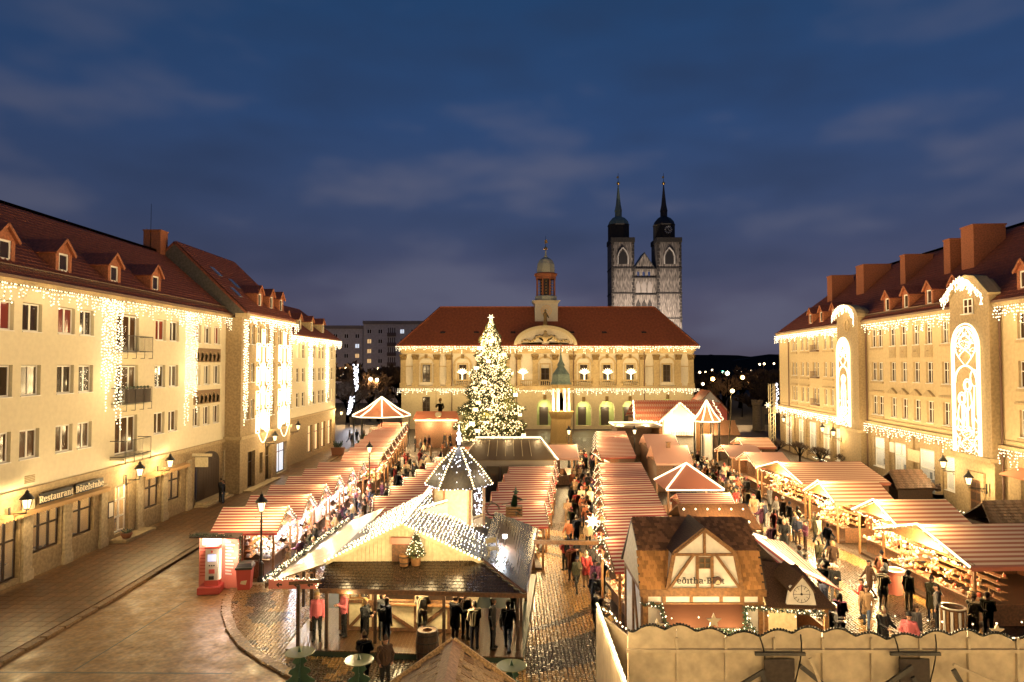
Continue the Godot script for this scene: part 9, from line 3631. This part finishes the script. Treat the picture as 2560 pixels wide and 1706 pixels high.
	for q in [[27.9, -48.6, "little hut with a mossy shingle roof beside the antler-like tree", 1.5], [27.4, -37.6, "dark shingled hut roof at the nearest bare trees", 2.2]]:
		var o := thing("garden_hut", q[2], "hut", at(V(q[0], 0, q[1]), 0.1))
		var w: float = q[3]
		b = Bld.new()
		b.slab(V(-w, 1.95, 1.1), V(w, 1.95, 1.1), V(w * 0.8, 3.0, -0.1), V(-w * 0.8, 3.0, -0.1), 0.07)
		b.slab(V(w, 1.95, -1.3), V(-w, 1.95, -1.3), V(-w * 0.8, 3.0, -0.1), V(w * 0.8, 3.0, -0.1), 0.07)
		var rf := part("roof", b, M.wood_dark, o)
		for j in 8:
			for i in int(w * 9):
				var p := V(-w, 1.98, 1.12).lerp(V(-w * 0.8, 3.03, -0.08), j / 8.0)
				var e := V(w, 1.98, 1.12).lerp(V(w * 0.8, 3.03, -0.08), j / 8.0)
				var c := p.lerp(e, (i + (0.5 if j % 2 else 0.0)) / (w * 9.0))
				b = Bld.new()
				b.hexa([c, c + V(0.2, 0, 0), c + V(0.2, 0.19, -0.23), c + V(0, 0.19, -0.23), c + V(0, 0.03, 0.01), c + V(0.2, 0.03, 0.01), c + V(0.2, 0.2, -0.22), c + V(0, 0.2, -0.22)])
				part("shingle", b, M.wood if (i * 7 + j * 3) % 3 else M.shingle_dark, rf)
		b = Bld.new()
		b.bx(V(-w * 0.85, 0, -1.1), V(w * 0.85, 1.93, 0.9))
		part("wall", b, M.wood_dark, o)
	var bear := thing("carved_bear", "dark carved bear standing upright by the shop path", "statue", at(V(30.3, 0, -49.0)))
	b = Bld.new()
	b.tube(V(0, 0.3, 0), V(0, 1.3, 0), 0.42, 0.32, 9)
	b.ball(V(0, 1.75, 0.05), 0.27, 9)
	b.ball(V(0, 1.68, 0.3), 0.13, 7)
	for s in [-1.0, 1.0]:
		b.ball(V(s * 0.2, 1.98, 0), 0.09, 6)
		b.tube(V(s * 0.22, 0.4, 0.05), V(s * 0.24, 0.0, 0.1), 0.18, 0.16, 7)
		b.tube(V(s * 0.3, 1.25, 0.1), V(s * 0.25, 0.85, 0.4), 0.12, 0.09, 7)
	part("body", b, M.wood_dark, bear)
	var gl := thing("fir_garland", "garland of bulbs on the low fence along the shop path", "garland")
	garland(gl, [V(28.2, 0.7, -36.0), V(29.0, 0.9, -40.5), V(29.6, 0.8, -45.5), V(29.9, 1.0, -50.0), V(30.4, 0.8, -55.0), V(31.0, 1.0, -62.0), V(31.5, 0.9, -72.0)], 0.30, 0.05, 0.07)
	for i in 4:
		var p := V(29.0 + i * 0.75, 0, -39.0 - i * 9.0)
		b = Bld.new()
		b.tube(p, p + V(0, 0.95, 0), 0.05, 0.05, 6)
		part("fence_post", b, M.wood_dark, gl)
	# planters at the far end of the carriageway row
	for q in [[-17.2, -86.5, "red box planter at the end of the carriageway row", "red_paint"], [-18.9, -87.5, "green box planter at the end of the carriageway row", "green"], [-20.3, -80.0, "low terracotta planter near the far street house", "clay"]]:
		var o := thing("planter", q[2], "planter", at(V(q[0], 0, q[1])))
		b = Bld.new()
		b.hexa([V(-0.6, 0, 0.4), V(0.6, 0, 0.4), V(0.6, 0, -0.4), V(-0.6, 0, -0.4), V(-0.7, 0.9, 0.5), V(0.7, 0.9, 0.5), V(0.7, 0.9, -0.5), V(-0.7, 0.9, -0.5)])
		part("box", b, M[q[3]], o)
		b = Bld.new()
		for i in 50:
			var a := rng.randf() * TAU
			b.bar(V(rng.randf_range(-0.4, 0.4), 0.9, rng.randf_range(-0.3, 0.3)), V(cos(a) * 0.6, 1.2 + rng.randf() * 0.5, sin(a) * 0.4), 0.06, 0.02)
		part("leaves", b, M.green, o)
	# unseen house wall behind the viewer, its ledge lights placed to light the foreground
	b = Bld.new()
	wall_face(b, -26, 32, 0, 15, [[-1.2, 9.3, 1.2, 11.5]], 0.4, 0.0)
	var hb := struct("unseen_wall_behind", b, M.plaster)
	hb.transform = Transform3D(Basis(Vector3.UP, PI), V(0, 0, 0.9))
	b = Bld.new()
	b.bx(V(-32, 5.2, -0.2), V(26, 5.5, 0.25))
	part("ledge", b, M.trim, hb)
	var pts := []
	for i in 300:
		pts.append(V(-31.0 + i * 0.19, 5.1 - (i % 5) * 0.14, 0.35))
	bulbs(hb, pts, 0.045)
	for i in 8:
		omni(hb, V(-29.0 + i * 7.6, 4.9, 0.7), 20.0, WARM, 0.4)  # out of view, brightens the ride wall and near roofs

func far_lamp(q: Array, r: float, m: Material, label: String, group: String, e: float) -> void:
	var o := thing("street_lamp", label, "street lamp", at(V(q[0], 0, q[2])), group)
	var b := Bld.new()
	b.tube(Vector3.ZERO, V(0, q[1], 0), 0.09, 0.06, 6)
	b.bar(V(0, q[1], 0), V(0.2, q[1] + 0.1, 0.3), 0.07, 0.07)
	part("post", b, M.iron, o)
	b = Bld.new()
	b.ball(V(0, q[1], 0.45), r, 8)
	part("lamp_head", b, m, o)
	omni(o, V(0, q[1] - 0.1, 0.45 + r), e, Color(1, 0.6, 0.25), r)

# ---------------------------------------------------------------- people
var person_labels := {}
func crowd(n: int, zone: Callable, where: String, group: String, coats: Array, face: Callable) -> void:
	var hats := {"dark": "dark hair", "brown": "brown hair", "blond": "fair hair", "red": "a red hat", "cream": "a cream hat", "grey": "a grey cap", "navy": "a navy hat", "black": "a black hat", "white": "a white hat", "pink": "a pink hat"}
	var bare := ["dark", "brown", "blond", "dark", "grey"]
	var hatted := ["red", "cream", "navy", "black", "white", "grey", "pink"]
	var kinds := {"stand": "standing in a %s jacket", "stand_hat": "hands pocketed, %s jacket", "cup": "holding a mug in a %s jacket", "cup_long": "with mug in a long %s coat", "walk": "walking in a %s jacket", "walk_hat": "striding in a %s jacket", "walk_long": "walking in a long %s coat", "pack": "with backpack and %s jacket", "puffer": "in a %s padded coat", "hood": "in a hooded %s coat"}
	var placed := []
	var names := kinds.keys()
	var tries := 0
	while placed.size() < n and tries < n * 60:
		tries += 1
		var p: Vector3 = zone.call(rng)
		var near := false
		for q in placed:
			if q.distance_to(p) < 0.52:
				near = true
		if near:
			continue
		var pose: String = names[rng.randi() % names.size()]
		var coat: String = coats[rng.randi() % coats.size()]
		var legs: String = ["black", "denim", "charcoal", "brown", "navy", "tan"][rng.randi() % 6]
		var hat := pose in ["stand_hat", "walk_hat", "puffer", "hood"]
		var hair: String = hatted[rng.randi() % hatted.size()] if hat else bare[rng.randi() % bare.size()]
		var label: String = "person " + (kinds[pose] as String) % coat + ", " + hats[hair] + ", " + where
		if person_labels.has(label):
			continue
		person_labels[label] = true
		placed.append(p)
		person(("f_" if figs.has("f_" + pose) else "") + pose, coat, legs, hair, p, face.call(p, rng), label, rng.randf_range(0.93, 1.06), group)

func build_people() -> void:
	make_figures()
	var d := 0.245
	# named people on and before the deck
	person("stand", "pink", "black", "blond", V(-7.25, d, -25.75), 0.1, "fair-haired person in a pink quilted jacket between the deck's corner posts", 1.03)
	person("f_cup", "pink", "black", "brown", V(-6.35, d, -26.2), -0.9, "person in a pink coat half hidden behind the pink quilted jacket", 1.0)
	person("cup_long", "black", "black", "blond", V(-5.35, d, -25.15), 1.2, "fair long-haired person in a black coat holding a mug beside the deck post", 1.02)
	person("pack", "navy", "denim", "brown", V(-4.6, d, -25.3), 2.6, "person with a brown backpack and jeans by the deck post", 1.0)
	person("cup", "black", "black", "dark", V(-4.85, d, -25.95), 0.6, "dark-haired person behind the backpack wearer at the deck post", 1.0)
	person("puffer", "cream", "black", "green", V(-3.42, d, -26.25), PI, "person in a long cream quilted coat and dark green hat at the bar counter", 1.03)
	person("hood", "black", "grey", "tan", V(-2.1, d, -25.45), 2.4, "person in a black hooded jacket and grey trousers near the second deck post", 1.02)
	person("cup", "cream", "navy", "dark", V(-1.35, d, -24.95), 3.6, "person in a cream jacket with a shoulder bag strap on the deck", 1.0)
	person("stand_hat", "brown", "black", "white", V(-1.75, d, -25.9), 2.6, "person in a brown jacket and white cap leaning at the bar's end", 1.04)
	person("stand", "charcoal", "black", "grey", V(-0.7, d, -25.05), 1.3, "grey-haired person in a dark coat with a bag strap at the deck's end", 1.05)
	person("walk", "black", "denim", "dark", V(-0.15, d, -24.75), 3.0, "dark-haired person in a black jacket and pale jeans at the deck's end", 1.04)
	person("f_cup", "olive", "black", "dark", V(0.1, d, -27.6), 2.8, "person in an olive coat in the shade at the deck's back corner", 1.0)
	person("hood", "black", "black", "tan", V(-4.86, -0.02, -22.75), PI, "person in a black parka with a fur hood, back turned, at the middle table", 1.0)
	person("stand_hat", "brown", "black", "brown", V(-4.1, -0.02, -22.4), 0.5, "person in a dark brown coat beside the fur-hooded person", 1.0)
	person("f_cup", "black", "black", "dark", V(-22.3, 0.03, -52.6), 1.3, "person in black standing at the arched carriage door", 1.02)
	person("f_stand", "navy", "denim", "dark", V(-21.9, 0.03, -52.2), -1.4, "second dark figure beside the one at the carriage door", 0.98)
	# counter server and the two shoppers beside the grill hut
	person("puffer", "sand", "tan", "dark", V(3.3, -0.02, -27.2), 1.5, "person in a sand coat bending at the grill hut's side counter", 1.0)
	person("cup_long", "tan", "tan", "brown", V(3.35, -0.02, -26.0), 1.7, "long-haired person in a tan coat at the grill hut's side counter", 1.0)
	person("pack", "black", "black", "dark", V(3.5, -0.02, -29.2), 2.9, "person in black with a blue bag at the corner of the central lane row", 1.0)
	# bright lane
	for q in [["f_cup", "olive", "tan", "blond", 15.4, -34.6, 0.4, "fair-haired person in olive at the small square standing table"], ["f_walk_long", "brown", "tan", "blond", 16.0, -34.4, -0.6, "long-coated fair person turned to the standing table"], ["f_cup", "charcoal", "black", "grey", 14.0, -33.6, 1.2, "grey-haired person in charcoal at the standing table's corner"], ["f_pack", "black", "black", "dark", 13.0, -36.0, 3.0, "dark-clad person with a backpack crossing before the crate tables"], ["f_walk", "charcoal", "black", "brown", 11.9, -36.2, 2.6, "brown-haired walker in charcoal beside the backpack wearer"],
		["f_stand", "olive", "sand", "dark", 17.0, -29.6, 2.0, "person in an olive padded jacket at the nearest broad stall"], ["f_hood", "cream", "tan", "white", 16.0, -29.8, 2.4, "person in a cream coat with a white rucksack near the pink drum"], ["f_walk", "navy", "denim", "brown", 12.9, -28.6, 0.2, "walker in a navy jacket and jeans alone on the bright paving"], ["f_walk_hat", "black", "grey", "white", 14.2, -30.4, -0.5, "person in a black jacket and white hat moving past the table"]]:
		person(q[0], q[1], q[2], q[3], V(q[4], -0.02, q[5]), q[6], q[7], 1.0)
	for q in [["cup", "charcoal", "black", "grey", 11.8, -25.4, 1.0, "person in a grey flat cap at the edge of the ride wall"], ["hood", "black", "black", "cream", 13.4, -25.0, 0.3, "person in a black hooded coat above the scalloped wall"], ["stand", "grey", "black", "brown", 14.7, -25.2, 0.2, "brown-haired person in a grey jacket above the scalloped wall"], ["stand_hat", "pink", "navy", "black", 14.0, -24.4, -0.6, "person in a pink jacket and black hat at the scalloped wall"], ["puffer", "sand", "charcoal", "tan", 17.6, -26.4, 2.0, "person in a sand jacket at the slatted bin"], ["cup", "olive", "charcoal", "brown", 18.3, -26.6, 2.4, "person in an olive coat at the nearest broad stall's corner"]]:
		person(q[0], q[1], q[2], q[3], V(q[4], -0.02, q[5]), q[6], q[7], 1.02)
	var warm := ["black", "charcoal", "brown", "tan", "rust", "red", "olive", "navy", "cream", "grey", "sand", "plum"]
	crowd(64, func(r): var z = r.randf_range(-72.0, -30.5); return V(lerpf(2.1, 6.3, (-30.0 - z) / 42.0) + r.randf_range(0.0, 1.7 + 0.01 * -z), -0.02, z), "in the central lane", "shoppers in the central lane", warm, func(p, r): return (0.0 if r.randf() < 0.5 else PI) + r.randf_range(-0.7, 0.7))
	crowd(34, func(r): return V(r.randf_range(-10.9, -8.9), -0.02, r.randf_range(-52.0, -33.5)), "in the carriageway stall lane", "shoppers in the carriageway stall lane", warm, func(p, r): return -PI / 2 + r.randf_range(-0.6, 0.6))
	crowd(60, func(r): var z = r.randf_range(-92.0, -53.0); return V(r.randf_range(-10.2 - (-z - 53.0) * 0.06, -5.6), -0.02, z), "beside the far carriageway stalls", "shoppers beside the far carriageway stalls", warm, func(p, r): return r.randf() * TAU)
	crowd(100, func(r): var z = r.randf_range(-72.0, -36.5); return V(r.randf_range(14.0, 18.4 + (-z - 36.0) * 0.02), -0.02, z), "before the broad stalls", "drinkers in the bright lane", warm, func(p, r): return r.randf() * TAU)
	crowd(16, func(r): return V(r.randf_range(-22.0, -15.5), 0.0, r.randf_range(-100.0, -88.0)), "by the tent-roofed ride", "people by the tent-roofed ride", warm, func(p, r): return r.randf() * TAU)
	crowd(18, func(r): return V(r.randf_range(11.0, 18.0), -0.02, r.randf_range(-34.5, -26.5)), "near the standing table", "drinkers by the standing table", warm, func(p, r): return r.randf() * TAU)

# ---------------------------------------------------------------- all of it
func _ready() -> void:
	rng.seed = 20231204
	var cam := Camera3D.new()
	cam.name = "camera"
	cam.fov = 53.1
	cam.far = 1500.0
	cam.near = 0.1
	cam.position = V(0, 10.5, 0)
	cam.rotation_degrees = V(2.013, 0, 0)
	add_child(cam)
	cam.current = true
	var we := WorldEnvironment.new()
	we.name = "environment"
	var e := Environment.new()
	e.background_mode = Environment.BG_SKY
	var sk := Sky.new()
	var pm := PanoramaSkyMaterial.new()
	pm.panorama = sky_picture()
	sk.sky_material = pm
	e.sky = sk
	e.background_energy_multiplier = 1.0
	e.tonemap_mode = Environment.TONE_MAPPER_LINEAR
	e.tonemap_exposure = 1.0
	e.sdfgi_enabled = true
	e.ssao_enabled = true
	e.ssil_enabled = true
	we.environment = e
	add_child(we)
	make_materials()
	build_ground()
	build_left()
	build_right()
	build_hall()
	build_far()
	build_backdrop()
	build_tree()
	build_stalls()
	build_pavilion()
	build_street()
	build_foreground()
	build_people()
